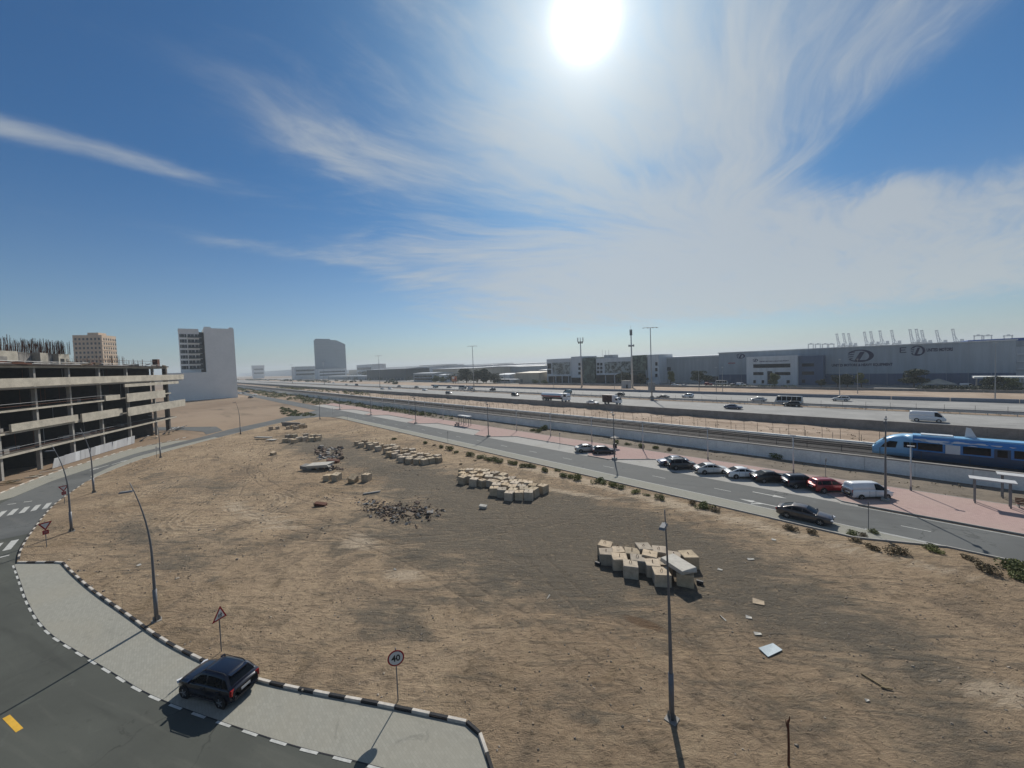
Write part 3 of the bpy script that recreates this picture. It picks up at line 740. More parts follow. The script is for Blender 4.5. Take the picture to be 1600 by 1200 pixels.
def strip_mesh(name, x0, x1, dx, prof, mat, amp=0.1, sc=0.3):
    """long uneven strip: prof is a list of (y, z)"""
    xs = list(np.arange(x0, x1+0.01, dx)); n = len(prof); vs = []; fs = []
    for i, x in enumerate(xs):
        for j, (y, z) in enumerate(prof):
            k = 0 if j in (0, n-1) else 1
            vs.append((x, y, z + k*amp*noise.fractal(Vector((x*sc, y*sc, 2.0)), 1.0, 2.0, 4)))
    for i in range(len(xs)-1):
        for j in range(n-1): fs.append((i*n+j, (i+1)*n+j, (i+1)*n+j+1, i*n+j+1))
    me = bpy.data.meshes.new(name); me.from_pydata(vs, [], fs); me.materials.append(mat)
    me.polygons.foreach_set('use_smooth', [True]*len(fs)); me.update()
    return structure(link(name, me))
strip_mesh('dirt_verge', -300, 70, 1.2, [(66.75, 0.05), (67.5, 0.1), (68.6, 0.12), (69.8, 0.1), (71, 0.12), (72.2, 0.1), (73.3, 0.08), (74.2, 0.05)], MT['verge'], 0.13, 0.45)
strip_mesh('sandy_bank', -420, 70, 1.6, [(87.9, 1.3), (88.8, 1.25), (90.5, 1.05), (93, 0.85), (96, 0.7), (99, 0.6), (102, 0.5), (105, 0.45), (108, 0.35), (111, 0.3), (112.7, 0.3)], MT['bank'], 0.35, 0.22)

# --- railway: retaining wall of panels, ledge, track bed, rails
rw = empty('railway_wall', (0, 74.2, 0)); tag(rw, 'long pale concrete retaining wall below the railway track', 'wall')
pan = MB().box(-2.485, 0, 0, 2.485, 0.35, 2.0).mesh('wall_panel', MT['conc_wall'])
for i in range(60):
    link('wall_panel', pan, rw, (38-5.0*i, random.uniform(-.012, .012), 0))
B('wall_panel', MT['conc_wall'], rw, -900, 0, 0, -259.6, 0.35, 2.0)
B('coping', MT['conc_dk'], rw, -900, -0.08, 2.003, 44, 0.55, 2.14)
B('ledge', MT['ballast'], rw, -900, 0.553, 1.9, 44, 2.5, 2.05)
for i in range(26): B('back_wall', MT['conc_dk'], rw, 44-15.0*i, 2.2, 1.2, 44-15.0*i-14.9, 2.5, 2.0)
structure(MB().box(-900, 76.75, 1.0, 70, 87.2, 1.42).build('track_bed', MT['ballast']))
rt = empty('railway_track', (0, 0, 1.43)); tag(rt, 'twin railway track of four steel rails on dark bed', 'railway')
for y in (78.2, 79.7, 83.3, 84.8):
    MB().box(-900, y-0.04, 0.0, 70, y+0.04, 0.17).build('rail', MT['rail'], rt)
    MB().box(-900, y-0.28, 0.0, 70, y-0.08, 0.10).build('plinth', MT['rub0'], rt)
for y in (77.3, 85.9): MB().box(-900, y-0.05, 0.25, 70, y+0.05, 0.33).build('power_rail', MT['conc'], rt)
rw2 = empty('railway_parapet', (0, 87.3, 0)); tag(rw2, 'low pale parapet on the far side of the railway track', 'wall')
for i in range(26): B('parapet_panel', MT['conc_wall'], rw2, 44-15.0*i, 0, 0.6, 44-15.0*i-14.97, 0.5, 1.85)
B('parapet_panel', MT['conc_wall'], rw2, -900, 0, 0.6, -346, 0.5, 1.85)
B('cable_trough', MT['conc_dk'], rw2, -900, -0.5, 1.43, 44, -0.08, 1.62)

def fence(name, y, x0, x1, step, z0, h, label, wires=3, curve=0.35, sgn=-1, r=0.035):
    root = empty(name, (0, y, z0)); tag(root, label, 'fence')
    pmesh = MB().tube([(0, 0, -0.3), (0, 0, h-0.5), (0, sgn*curve*0.35, h-0.2), (0, sgn*curve, h)], r, 5).mesh('post', MT['dark'])
    n = int((x1-x0)/step)
    for i in range(n): link('post', pmesh, root, (x0+i*step+random.uniform(-.1, .1), 0, 0), random.uniform(-.1, .1))
    for k in range(wires):
        z = (k+0.6)/wires*(h-0.5)
        MB().box(x0, -0.008, z, x1, 0.008, z+0.016).build('wire', MT['dark'], root)
    return root
fence('trackside_fence', 88.6, -210, 40, 2.55, 1.25, 2.5, 'thin dark post and wire fence on the sandy bank behind the track')
fence('ledge_fence', 76.2, -150, 40, 4.2, 2.13, 1.15, 'row of short dark fence posts on the near railway ledge', 2, 0.0)
fence('parapet_fence', 87.9, -150, 40, 3.9, 1.8, 1.2, 'row of short dark posts along the far track parapet', 1, 0.0)

# --- elevated highway
hw = empty('highway_wall', (0, 112.7, 0)); tag(hw, 'grey concrete retaining wall carrying the near edge of the highway', 'wall')
pan = MB().box(-1.99, 0, 0.2, 1.99, 0.4, 2.28).mesh('wall_panel', MT['conc_dk'])
for i in range(75): link('wall_panel', pan, hw, (48-4.0*i, random.uniform(-.01, .01), 0))
B('wall_panel', MT['conc_dk'], hw, -1200, 0, 0.2, -250.1, 0.4, 2.28)
structure(MB().box(-1600, 113.3, -0.5, 220, 134.6, 2.0).build('highway_carriageway', MT['hwy']))
structure(MB().box(-1600, 137.6, -0.5, 220, 166.0, 2.0).build('highway_carriageway', MT['hwy']))
strip_mesh('highway_median', -420, 200, 2.0, [(134.6, 2.02), (135.4, 2.12), (136.1, 2.1), (136.8, 2.12), (137.6, 2.02)], MT['ground'], 0.1, 0.4)
structure(MB().box(-1600, 134.6, -0.5, -420, 137.6, 2.05).build('highway_median', MT['ground']))
for y, lb in ((134.5, 'steel crash barrier on the near side of the highway median'), (137.7, 'steel crash barrier on the far side of the highway median')):
    g = empty('crash_barrier', (0, y, 2.0)); tag(g, lb, 'barrier')
    B('beam', MT['steel'], g, -900, -0.04, 0.45, 200, 0.04, 0.78)
    pmesh = MB().box(-0.06, -0.05, 0, 0.06, 0.05, 0.5).mesh('post', MT['steel'])
    for i in range(70): link('post', pmesh, g, (60-4.0*i, 0.1, 0))
fence('median_fence', 136.2, -330, 80, 4.6, 2.05, 1.9, 'thin fence posts along the highway median', 2, 0.0, r=0.03)
fb = empty('highway_far_barrier', (0, 166.0, 2.0)); tag(fb, 'blue grey concrete barrier along the far edge of the highway', 'barrier')
MT['bargrey'] = pm('barrier_grey', (0.22, 0.235, 0.27), 0.85, var=0.15)
for i in range(40): B('barrier_unit', MT['bargrey'], fb, 200-12.0*i, 0, -0.2, 200-12.0*i-11.9, 0.5, 1.05)
lmk = MB()
for y in (117.0, 120.7, 124.4, 128.1, 131.8, 141.5, 145.2, 148.9, 152.6, 156.3, 160):
    for i in range(60): lmk.box(120-i*12.0, y-0.08, 2.003, 123-i*12.0, y+0.08, 2.006)
for y in (114.2, 133.6, 138.7, 164.8): lmk.box(-900, y-0.08, 2.003, 200, y+0.08, 2.006)
o = lmk.build('lane_markings', MT['paint']); o['kind'] = 'stuff'
strip_mesh('far_sand_strip', -1200, 260, 6.0, [(166.5, 1.9), (172, 1.9), (180, 1.75), (190, 1.6), (200, 1.4), (208, 1.2), (214, 1.1)], MT['bank'], 0.25, 0.08)
sheet('frontage_road', [(-1200, 214), (260, 214), (260, 224), (-1200, 224)], 0.9, MT['asphalt_old'])
fw = empty('frontage_wall', (0, 212.5, 0.9)); tag(fw, 'low dark wall running along the far frontage road', 'wall')
for i in range(30): B('wall_panel', MT['conc_dk'], fw, 200-14.0*i, 0, -0.3, 200-14.0*i-13.9, 0.3, 1.2)
structure(MB().box(-1600, 224, -0.4, 260, 420, 0.35).build('industrial_ground', MT['conc_dk']))

# ================================================================== VEHICLES
def loft(mb, secs, mi=0, cap=True):
    """secs: list of (x, [(y, z) half section from bottom to top centre])"""
    n = len(secs[0][1]); m = 2*n-1; o = len(mb.v)
    vs = []
    for x, h in secs:
        vs += [(x, y, z) for y, z in h] + [(x, -y, z) for y, z in reversed(h[:-1])]
    fs = [(i*m+k, i*m+k+1, (i+1)*m+k+1, (i+1)*m+k) for i in range(len(secs)-1) for k in range(m-1)]
    fs += [(i*m, (i+1)*m, (i+1)*m+m-1, i*m+m-1) for i in range(len(secs)-1)]
    if cap: fs += [tuple(range(m)), tuple(reversed(range((len(secs)-1)*m, len(secs)*m)))]
    mb.add(vs, fs, mi)
KIND = {
 'sedan': dict(L=4.65, W=1.82, st=[(-.5,.84,.42,.86),(-.49,.92,.31,1.0),(-.46,.97,.23,1.045),(-.36,1,.20,1.05),(-.2,1,.19,1.03),(0,1,.19,1.0),(.15,1,.19,.985),(.24,.99,.19,.97),(.34,.975,.20,.92),(.42,.945,.22,.865),(.47,.89,.26,.80),(.492,.82,.30,.73),(.5,.76,.36,.64)],
        cab=(-.425,-.20,.04,.25), belt=(1.035,.97), roof=1.47, win=[(-.37,-.205),(-.19,-.02),(.0,.215)], wr=.325, wx=(-.295,.30)),
 'hatch': dict(L=4.2, W=1.77, st=[(-.5,.82,.40,.88),(-.485,.92,.30,1.0),(-.44,.98,.22,1.02),(-.3,1,.20,1.01),(0,1,.19,.97),(.2,1,.19,.94),(.25,.99,.19,.93),(.36,.97,.2,.86),(.44,.93,.22,.77),(.485,.85,.26,.68),(.5,.72,.34,.58)],
        cab=(-.475,-.36,.06,.25), belt=(1.01,.93), roof=1.50, win=[(-.44,-.34),(-.325,-.06),(-.03,.22)], wr=.32, wx=(-.31,.31)),
 'suv': dict(L=4.3, W=1.82, st=[(-.5,.84,.44,.95),(-.488,.93,.34,1.08),(-.45,.985,.27,1.11),(-.3,1,.25,1.10),(0,1,.25,1.07),(.18,1,.25,1.04),(.25,.99,.25,1.03),(.36,.97,.27,.985),(.44,.94,.30,.90),(.485,.87,.35,.79),(.5,.76,.43,.66)],
        cab=(-.49,-.42,.06,.25), belt=(1.09,1.03), roof=1.66, win=[(-.45,-.335),(-.315,-.07),(-.04,.215)], wr=.36, wx=(-.30,.31)),
 'crossover': dict(L=4.05, W=1.74, st=[(-.5,.80,.44,.90),(-.488,.90,.34,1.02),(-.45,.97,.26,1.05),(-.3,1,.24,1.04),(0,1,.23,1.01),(.18,1,.23,.985),(.25,.99,.23,.97),(.36,.965,.25,.925),(.44,.92,.28,.85),(.485,.84,.33,.75),(.5,.72,.41,.63)],
        cab=(-.485,-.37,.05,.25), belt=(1.035,.97), roof=1.56, win=[(-.445,-.34),(-.32,-.075),(-.045,.215)], wr=.345, wx=(-.325,.325)),
 'van': dict(L=4.6, W=1.74, st=[(-.5,.94,.42,1.08),(-.49,.985,.30,1.2),(-.4,1,.26,1.2),(.1,1,.26,1.17),(.28,1,.26,1.10),(.36,.98,.27,1.03),(.44,.95,.30,.93),(.487,.88,.35,.80),(.5,.80,.42,.66)],
        cab=(-.497,-.47,.17,.385), belt=(1.18,1.05), roof=1.93, win=[(.06,.31)], wr=.32, wx=(-.30,.33)),
 'bigvan': dict(L=5.3, W=1.88, st=[(-.5,.94,.42,1.2),(-.493,.985,.30,1.3),(-.4,1,.26,1.3),(.2,1,.26,1.25),(.34,1,.26,1.15),(.42,.97,.28,1.05),(.47,.93,.32,.92),(.494,.86,.38,.8),(.5,.8,.45,.68)],
        cab=(-.498,-.48,.27,.45), belt=(1.28,1.06), roof=2.2, win=[(.19,.39)], wr=.34, wx=(-.29,.30)),
 'minibus': dict(L=7.0, W=2.1, st=[(-.5,.94,.45,1.2),(-.495,.985,.32,1.3),(-.4,1,.30,1.3),(.3,1,.30,1.28),(.42,.99,.3,1.2),(.47,.95,.33,1.05),(.494,.88,.38,.9),(.5,.82,.45,.75)],
        cab=(-.499,-.485,.40,.47), belt=(1.3,1.15), roof=2.65, win=[(-.46,-.32),(-.30,-.14),(-.12,.04),(.06,.22),(.24,.40)], wr=.40, wx=(-.28,.32)),
}
_cars = {}
def wheel(root, x, y, r, side, lod):
    k = ('wheel', r, side, lod)
    if k not in _cars:
        t = MB(); n = 18 if lod else 10
        t.tube([(0, -0.11, 0), (0, -0.09, 0), (0, 0.09, 0), (0, 0.11, 0)], [r*0.9, r, r, r*0.9], n)
        rm = MB(); s = side
        rm.disc((0, s*0.112, 0), (0, s, 0), r*0.64, None, n)
        sp = None
        if lod:
            sp = MB()
            for q in range(5):
                a = q*2*math.pi/5
                sp.obox((math.cos(a)*r*0.34, s*0.118, math.sin(a)*r*0.34), (r*0.55, 0.02, r*0.10), 0, 0, -a)
        _cars[k] = (t.mesh('tyre', MT['tyre'], False), rm.mesh('rim', MT['rim'] if not lod else MT['dark']), sp.mesh('spokes', MT['rim']) if sp else None)
    ty, rm, sp = _cars[k]
    w_ = link('wheel', ty, root, (x, y, r)); 
    link('rim', rm, w_)
    if sp: link('spokes', sp, w_)
def make_car(kind, paint, lod=1):
    key = (kind, paint.name, lod)
    if key in _cars: return copy_tree(_cars[key])
    d = KIND[kind]; L, hw_ = d['L'], d['W']/2
    root = empty(kind)
    bm_ = MB(); secs = []
    for xf, ws, zb, zt in d['st']:
        w_ = hw_*ws; h = zt-zb
        secs.append((xf*L, [(0.0, zb), (0.82*w_, zb), (0.965*w_, zb+0.07), (w_, zb+0.38*h), (w_*0.992, zb+0.62*h), (0.972*w_, zt-0.10), (0.925*w_, zt-0.025), (0.72*w_, zt+0.012), (0, zt+0.03)]))
    loft(bm_, secs)
    xr0, xr1, xf1, xf0 = [v*L for v in d['cab']]; br, bf = d['belt']; rf_ = d['roof']; K = 0.36
    def belt(x): return br + (bf-br)*min(max((x-xr0)/(xf0-xr0), 0), 1)
    def top(x):
        if x <= xr1: t = max(0, (x-xr0)/(xr1-xr0)); t = t*(1.15-0.15*t)
        elif x >= xf1: t = max(0, (xf0-x)/(xf0-xf1)); t = t*(1.12-0.12*t)
        else: t = 1
        mid, hl = (xr1+xf1)/2, (xf1-xr1)/2
        crown = -0.035*((x-mid)/hl)**2 if xr1 < x < xf1 else -0.035
        return belt(x) + (rf_+crown-belt(x))*t
    xs = [xr0, xr0+(xr1-xr0)*.33, xr0+(xr1-xr0)*.68, xr1, xr1+(xf1-xr1)*.15] + [xr1+(xf1-xr1)*q for q in (.4, .6, .85)] + [xf1, xf1+(xf0-xf1)*.33, xf1+(xf0-xf1)*.68, xf0]
    cb = MB(); secs = []
    def sy(x, z): return 0.915*hw_ - max(0, z-belt(x))*K
    for x in xs:
        t, b = top(x), belt(x)-0.05; e = sy(x, t)
        secs.append((x, [(0, b), (0.915*hw_, b), (sy(x, b+(t-b)*0.5)+0.012, b+(t-b)*0.5), (e+0.045, t-min(0.10, 0.3*(t-b))), (e-0.03, t-0.015), (e*0.62, t+0.012), (0, t+0.022)]))
    loft(cb, secs)
    bm_.build('body', paint, root, True); cb.build('cabin', paint, root, True)
    # glass
    for sgn in (1, -1):
        for xa, xb in d['win']:
            xa, xb = xa*L, xb*L; lo = []; hi = []
            for q in np.linspace(xa, xb, 6):
                zt = top(q)-0.115; zb_ = belt(q)+0.045
                zt = max(zt, zb_+0.012)
                lo.append((q, zb_)); hi.append((q, zt))
            pl = lo+hi[::-1]
            vs = [(q, sgn*(sy(q, z)+0.031), z) for q, z in pl]
            ids = [(i, i+1, 10-i, 11-i) for i in range(5)]
            if sgn > 0: ids = [tuple(reversed(f)) for f in ids]
            MB().add(vs, ids).build('side_window', MT['glass'], root)
    def pane(name, xa, xb, ya, yb):
        vs = []; fs = []; seg = 5
        for i in range(seg+1):
            q = xa+(xb-xa)*i/seg; z = top(q)+0.03; hwid = ya+(yb-ya)*i/seg
            off = 0.012 if xb > xa else -0.012
            vs += [(q+off, -hwid, z-0.012), (q+off, -hwid*0.5, z+0.004), (q+off, 0, z+0.008), (q+off, hwid*0.5, z+0.004), (q+off, hwid, z-0.012)]
        for i in range(seg):
            for k in range(4): fs.append((i*5+k, i*5+k+1, i*5+k+6, i*5+k+5))
        MB().add(vs, fs).build(name, MT['glass'], root, True)
    pane('windscreen', xf0-(xf0-xf1)*.06, xf1+(xf0-xf1)*.10, hw_*0.80, sy(xf1, rf_)-0.10)
    pane('rear_window', xr0+(xr1-xr0)*.16, xr1-(xr1-xr0)*.06, hw_*0.76, sy(xr1, rf_)-0.10)
    r = d['wr']
    for xw in d['wx']:
        for sgn in (1, -1):
            a = MB(); a.disc((xw*L, sgn*(hw_+0.004), r*1.02), (0, sgn, 0), r*1.16, None, 20 if lod else 12)
            a.build('wheel_arch', MT['black'], root)
            wheel(root, xw*L, sgn*(hw_-0.085), r, sgn, lod)
    if lod:
        st = d['st']; zf = st[-3][3]; zr = st[1][3]
        xf_ = st[-2][0]*L; xr_ = st[1][0]*L
        for sgn in (1, -1):
            MB().obox((xf_-0.03, sgn*hw_*0.70, zf-0.14), (0.22, 0.34, 0.13), -sgn*0.45, 0, 0.25).build('headlight', MT['lamp'], root)
            tl = (0.12, 0.30, 0.16) if kind in ('sedan',) else (0.12, 0.20, 0.30)
            MB().obox((xr_+0.015, sgn*hw_*0.80, zr-0.16), tl, sgn*0.30).build('tail_light', MT['tail'], root)
            MB().obox((xf0-0.22*(xf0-xf1), sgn*(hw_*0.95+0.09), belt(xf0)+0.10), (0.14, 0.20, 0.13), sgn*0.2).build('mirror', paint, root)
        MB().obox((-L/2-0.012, 0, (st[0][2]+st[0][3])/2+0.06), (0.02, 0.50, 0.12)).build('number_plate', MT['signw'], root)
        MB().obox((L/2+0.01, 0, (st[-1][2]+st[-1][3])/2-0.02), (0.02, 0.9, 0.10)).build('grille', MT['black'], root)
        MB().obox((-L/2+0.05, 0, st[0][2]-0.0), (0.16, hw_*1.5, 0.10)).build('rear_bumper', MT['dark'], root)
        for sgn in (1, -1):          # door shut lines, handles and sill trim
            for xq in (d['win'][-1][0]*L-0.05, d['win'][-2][0]*L-0.02 if len(d['win']) > 1 else -0.1*L):
                MB().box(xq-0.008, sgn*(hw_+0.004), 0.36, xq+0.008, sgn*(hw_-0.03), belt(xq)-0.06).build('door_seam', MT['black'], root)
                MB().box(xq+0.10, sgn*(hw_+0.022), belt(xq)-0.20, xq+0.30, sgn*(hw_-0.02), belt(xq)-0.165).build('door_handle', paint, root)
            MB().box(d['wx'][0]*L+0.42, sgn*(hw_+0.006), st[4][2]+0.02, d['wx'][1]*L-0.42, sgn*(hw_-0.1), st[4][2]+0.12).build('sill_trim', MT['dark'], root)
        if kind in ('suv', 'crossover'):
            for sgn in (1, -1):
                xa_, xb_ = xr1+0.12, xf1-0.05
                MB().tube([(xa_, sgn*(sy(0, rf_)-0.06), rf_-0.03), (xa_+0.15, sgn*(sy(0, rf_)-0.06), rf_+0.055), (xb_-0.15, sgn*(sy(0, rf_)-0.06), rf_+0.055), (xb_, sgn*(sy(0, rf_)-0.06), rf_-0.03)], 0.022, 6).build('roof_rail', MT['dark'], root)
            MB().obox((xr1-0.06, 0, rf_-0.045), (0.26, hw_*1.1, 0.05)).build('spoiler', paint, root)
    _cars[key] = root
    return root
_used = set()
def car(kind, ckey, c, x, y, rz, label, cat='car', group=None, z=0.0, lod=1, name=None):
    p = carpaint(ckey, c); key = (kind, p.name, lod)
    o = make_car(kind, p, lod)
    o.name = name or {'sedan': 'parked_car', 'hatch': 'parked_car', 'suv': 'parked_car'}.get(kind, kind)
    o.location = (x, y, z); o.rotation_euler = (0, 0, R(rz))
    tag(o, label, cat, group)
    return o
WHT, SIL, BLK, NAVY, REDC, GRY, DGR = (0.72, 0.73, 0.73), (0.52, 0.52, 0.51), (0.006, 0.006, 0.007), (0.006, 0.009, 0.024), (0.26, 0.008, 0.012), (0.085, 0.08, 0.08), (0.035, 0.038, 0.042)
# dark SUV driving on the near street
car('crossover', 'navyblack', (0.004, 0.006, 0.016), W(316, 1099)[0]-.42, W(316, 1099)[1]+0.74, 211, 'dark navy SUV driving on the near street beside the painted kerb', 'suv', name='driving_suv')
PARK = 'cars parked along the service road'
car('sedan', 'bronze', (0.060, 0.050, 0.048), -7.6, 47.95+0.6, 0, 'dark bronze sedan parked in the near lay-by of the service road', 'car', PARK)
def angled(kind, ck, c, wx, wy, label, rz=45, cat='car', along=None):
    d = KIND[kind]; xr = d['wx'][0]*d['L']; a = R(rz); 
    # wx, wy: where the near rear wheel stands
    oy = -d['W']/2+0.08
    x = wx - (xr*math.cos(a) - oy*math.sin(a)); y = wy - (xr*math.sin(a) + oy*math.cos(a))
    return car(kind, ck, c, x, y, rz, label, cat, PARK, 0.012)
angled('van', 'white', WHT, -3.9, 59.0, 'white delivery van parked beside the tall pavement lamp post', 44, 'van')
angled('suv', 'red', REDC, -7.3, 58.9, 'red SUV parked between the white van and a dark SUV', 44, 'suv')
angled('suv', 'navy', NAVY, -10.1, 58.9, 'dark navy SUV parked left of the red SUV', 42, 'suv')
angled('sedan', 'black', BLK, -13.6, 58.9, 'black sedan parked right of the bright white sedan', 42)
angled('sedan', 'white', WHT, -16.9, 58.6, 'bright white sedan parked left of the black sedan', 42)
angled('sedan', 'silver', SIL, -20.9, 58.0, 'silver white sedan parked right of a dark grey SUV', 44)
angled('suv', 'darkgrey', DGR, -25.0, 57.6, 'dark grey SUV parked between a blue sedan and a silver sedan', 46, 'suv')
car('sedan', 'bluegrey', (0.075, 0.095, 0.15), -26.6, 60.2, 222, 'blue grey sedan parked nose out at the left end of its row', 'car', PARK, 0.012)
angled('sedan', 'beige', (0.44, 0.43, 0.40), -43.3, 57.8, 'pale beige sedan parked left of the navy hatchback near a pink kerb', 46)
angled('hatch', 'navy', NAVY, -39.9, 58.4, 'navy hatchback parked behind the slim lamp post beside a beige sedan', 44)

# --- highway traffic (small in view)
HWT = 'vehicles on the highway'
def hv(kind, ck, c, px, py, rz, label, cat='car'):
    x, y = W(px, py, 2.0)
    return car(kind, ck, c, x, y+0.9, rz, label, cat, HWT, 2.0, 0, 'highway_'+{'sedan': 'car', 'hatch': 'car', 'suv': 'car'}.get(kind, kind))
hv('bigvan', 'white', WHT, 1449, 659.5, 0, 'white panel van on the near highway lanes above the train', 'van')
hv('sedan', 'bluegrey', (0.075, 0.095, 0.15), 1144, 639.5, 0, 'blue grey sedan on the near highway lanes left of the white van')
hv('minibus', 'cream', (0.55, 0.54, 0.50), 1231, 632.5, 180, 'cream minibus on the far highway lanes in front of the warehouse', 'minibus')
hv('suv', 'black', BLK, 1236, 635.5, 180, 'black car on the highway overlapping the cream minibus')
hv('sedan', 'silver', SIL, 1184, 627.5, 180, 'silver sedan on the far highway lanes left of the cream minibus')
hv('suv', 'silver', SIL, 1313, 627, 180, 'silver SUV on the far highway lanes right of the cream minibus')
hv('sedan', 'darkgrey', DGR, 1034, 623, 180, 'dark grey sedan on the far highway lanes by the light mast foot')
hv('suv', 'white', WHT, 1073, 621.5, 180, 'white SUV on the far highway lanes right of the light mast')
hv('hatch', 'black', BLK, 967, 618.5, 180, 'black hatchback on the far highway lanes above the box truck')
hv('van', 'teal', (0.20, 0.28, 0.28), 885, 615, 180, 'teal grey van on the far highway lanes above the tanker cab', 'van')
hv('sedan', 'white', WHT, 924, 632, 0, 'white sedan half hidden by the highway wall behind the box truck')
hv('suv', 'black', BLK, 803, 619, 0, 'black SUV behind the tanker lorry on the near highway lanes')
hv('suv', 'darkgrey', DGR, 768, 610.5, 180, 'dark grey SUV on the far highway lanes left of the tanker')
hv('suv', 'navy', NAVY, 699, 616, 0, 'navy SUV on the near highway lanes close to the grey wall')
hv('van', 'silver', SIL, 733, 609, 180, 'silver van left of the tall double arm light mast', 'van')
hv('minibus', 'cream', (0.55, 0.54, 0.50), 721, 608, 180, 'cream minibus beside a silver van left of the tall mast', 'minibus')
hv('bigvan', 'teal', (0.20, 0.28, 0.28), 679, 606, 180, 'grey van on the far highway lanes near the orange billboard', 'van')
hv('sedan', 'white', WHT, 662, 610.5, 0, 'small bright white car on the near highway lanes')
hv('sedan', 'darkgrey', DGR, 649, 606, 180, 'small dark sedan on the far highway lanes left of the grey van')
hv('suv', 'white', WHT, 608, 608.5, 0, 'white SUV on the near highway lanes below the grey box building')
hv('sedan', 'silver', SIL, 596, 608.5, 0, 'silver car just behind a white SUV on the near lanes')
hv('sedan', 'darkgrey', DGR, 622, 604.5, 180, 'dark car on the far lanes at the grey box building corner')
hv('sedan', 'bronze', (0.060, 0.050, 0.048), 700, 606.5, 180, 'bronze car on the far lanes between two vans')
hv('bigvan', 'black', BLK, 556, 603, 0, 'dark box van far off on the near highway lanes', 'van')
hv('sedan', 'silver', SIL, 540, 602, 180, 'distant silver car left of the dark box van')
hv('sedan', 'white', WHT, 520, 599, 180, 'farthest white car in front of the glass tower podium')
# parked cars by the white tower
for i, (px, py, ck, c, lb) in enumerate(((374, 616, 'white', WHT, 'white car at the foot of the white tower, nearest its corner'), (381, 615, 'silver', SIL, 'silver car second from the white tower corner'), (387, 613, 'darkgrey', DGR, 'dark car parked among white cars beyond the white tower'), (398, 618, 'white', WHT, 'white car parked by the service road left of the junction'), (392, 622, 'darkgrey', DGR, 'dark car on the sand before the white tower cars'))):
    x, y = W(px, py); car('sedan', ck, c, x, y, 20, lb, 'car', 'cars near the white tower', 0.0, 0, 'parked_car')

def truck_wheels(root, xs, y, r):
    for x in xs:
        for s in (1, -1): wheel(root, x, s*y, r, s, 0)
# tanker lorry
x, y = W(846, 628, 2.0)
t = empty('tanker_lorry', (-98.5, 116.3, 2.0)); tag(t, 'tanker lorry with white tank and red stripe on near highway lanes', 'lorry', HWT)
tank = MB(); sec = []
for q, s in ((-7.6, .55), (-7.5, .9), (-7.2, 1), (3.2, 1), (3.5, .9), (3.6, .55)): sec.append((q, s))
n = 16; vs = []
for q, s in sec: vs += [(q, 1.22*s*math.cos(a), 2.25+1.02*s*math.sin(a)) for a in [2*math.pi*k/n for k in range(n)]]
fs = [(i*n+k, i*n+(k+1) % n, (i+1)*n+(k+1) % n, (i+1)*n+k) for i in range(5) for k in range(n)] + [tuple(reversed(range(n))), tuple(range(5*n, 6*n))]
tank.add(vs, fs).build('tank', carpaint('tank', (0.62, 0.63, 0.64)), t, True)
for s in (1, -1):
    MB().box(-7.1, s*1.245, 1.8, 3.1, s*1.205, 2.2).build('red_stripe', MT['red'], t)
    MB().box(-7.1, s*1.215, 2.55, 3.1, s*1.18, 2.75).build('blue_stripe', MT['trlight'], t)
MB().box(-7.3, -1.1, 0.85, 3.4, 1.1, 1.2).build('chassis', MT['dark'], t)
cabm = MB(); loft(cabm, [(4.1, [(0, .6), (1.2, .6), (1.22, 2.0), (1.15, 3.3), (0, 3.4)]), (5.9, [(0, .6), (1.2, .6), (1.22, 2.0), (1.12, 3.2), (0, 3.3)]), (6.3, [(0, .6), (1.15, .6), (1.18, 1.8), (1.02, 2.6), (0, 2.7)])])
cabm.build('cab', carpaint('white', WHT), t)
MB().add([(6.02, -1.0, 3.05), (6.36, -1.0, 1.95), (6.36, 1.0, 1.95), (6.02, 1.0, 3.05)], [(0, 1, 2, 3)]).build('windscreen', MT['glass'], t)
for s in (1, -1): MB().box(4.6, s*1.235, 1.95, 5.8, s*1.215, 2.9).build('side_window', MT['glass'], t)
truck_wheels(t, (-6.4, -5.2, -4.0, 3.9, 5.5), 1.05, 0.5)
# box truck
t = empty('box_truck', (-72.6, 116.2, 2.0)); tag(t, 'box truck with dark maroon cargo box and white cab on the highway', 'truck', HWT)
MB().box(-3.4, -1.1, 0.95, 0.6, 1.1, 3.35).build('cargo_box', pm('maroon_box', (0.045, 0.020, 0.022), 0.5), t)
MB().box(0.63, -1.1, 0.95, 1.6, 1.1, 3.3).build('box_front', MT['trwhite'], t)
MB().box(-3.4, -1.0, 0.7, 3.2, 1.0, 0.93).build('chassis', MT['dark'], t)
cabm = MB(); loft(cabm, [(1.65, [(0, .6), (1.05, .6), (1.08, 1.6), (1.0, 2.45), (0, 2.55)]), (2.7, [(0, .6), (1.05, .6), (1.08, 1.6), (0.98, 2.4), (0, 2.5)]), (3.4, [(0, .6), (1.0, .6), (1.02, 1.45), (0.9, 1.6), (0, 1.65)])])
cabm.build('cab', carpaint('white', WHT), t)
MB().add([(2.80, -0.85, 2.36), (3.40, -0.85, 1.68), (3.40, 0.85, 1.68), (2.80, 0.85, 2.36)], [(0, 1, 2, 3)]).build('windscreen', MT['glass'], t)
for s in (1, -1): MB().box(1.9, s*1.09, 1.55, 2.75, s*1.06, 2.2).build('side_window', MT['glass'], t)
truck_wheels(t, (-2.2, 2.5), 0.98, 0.42)

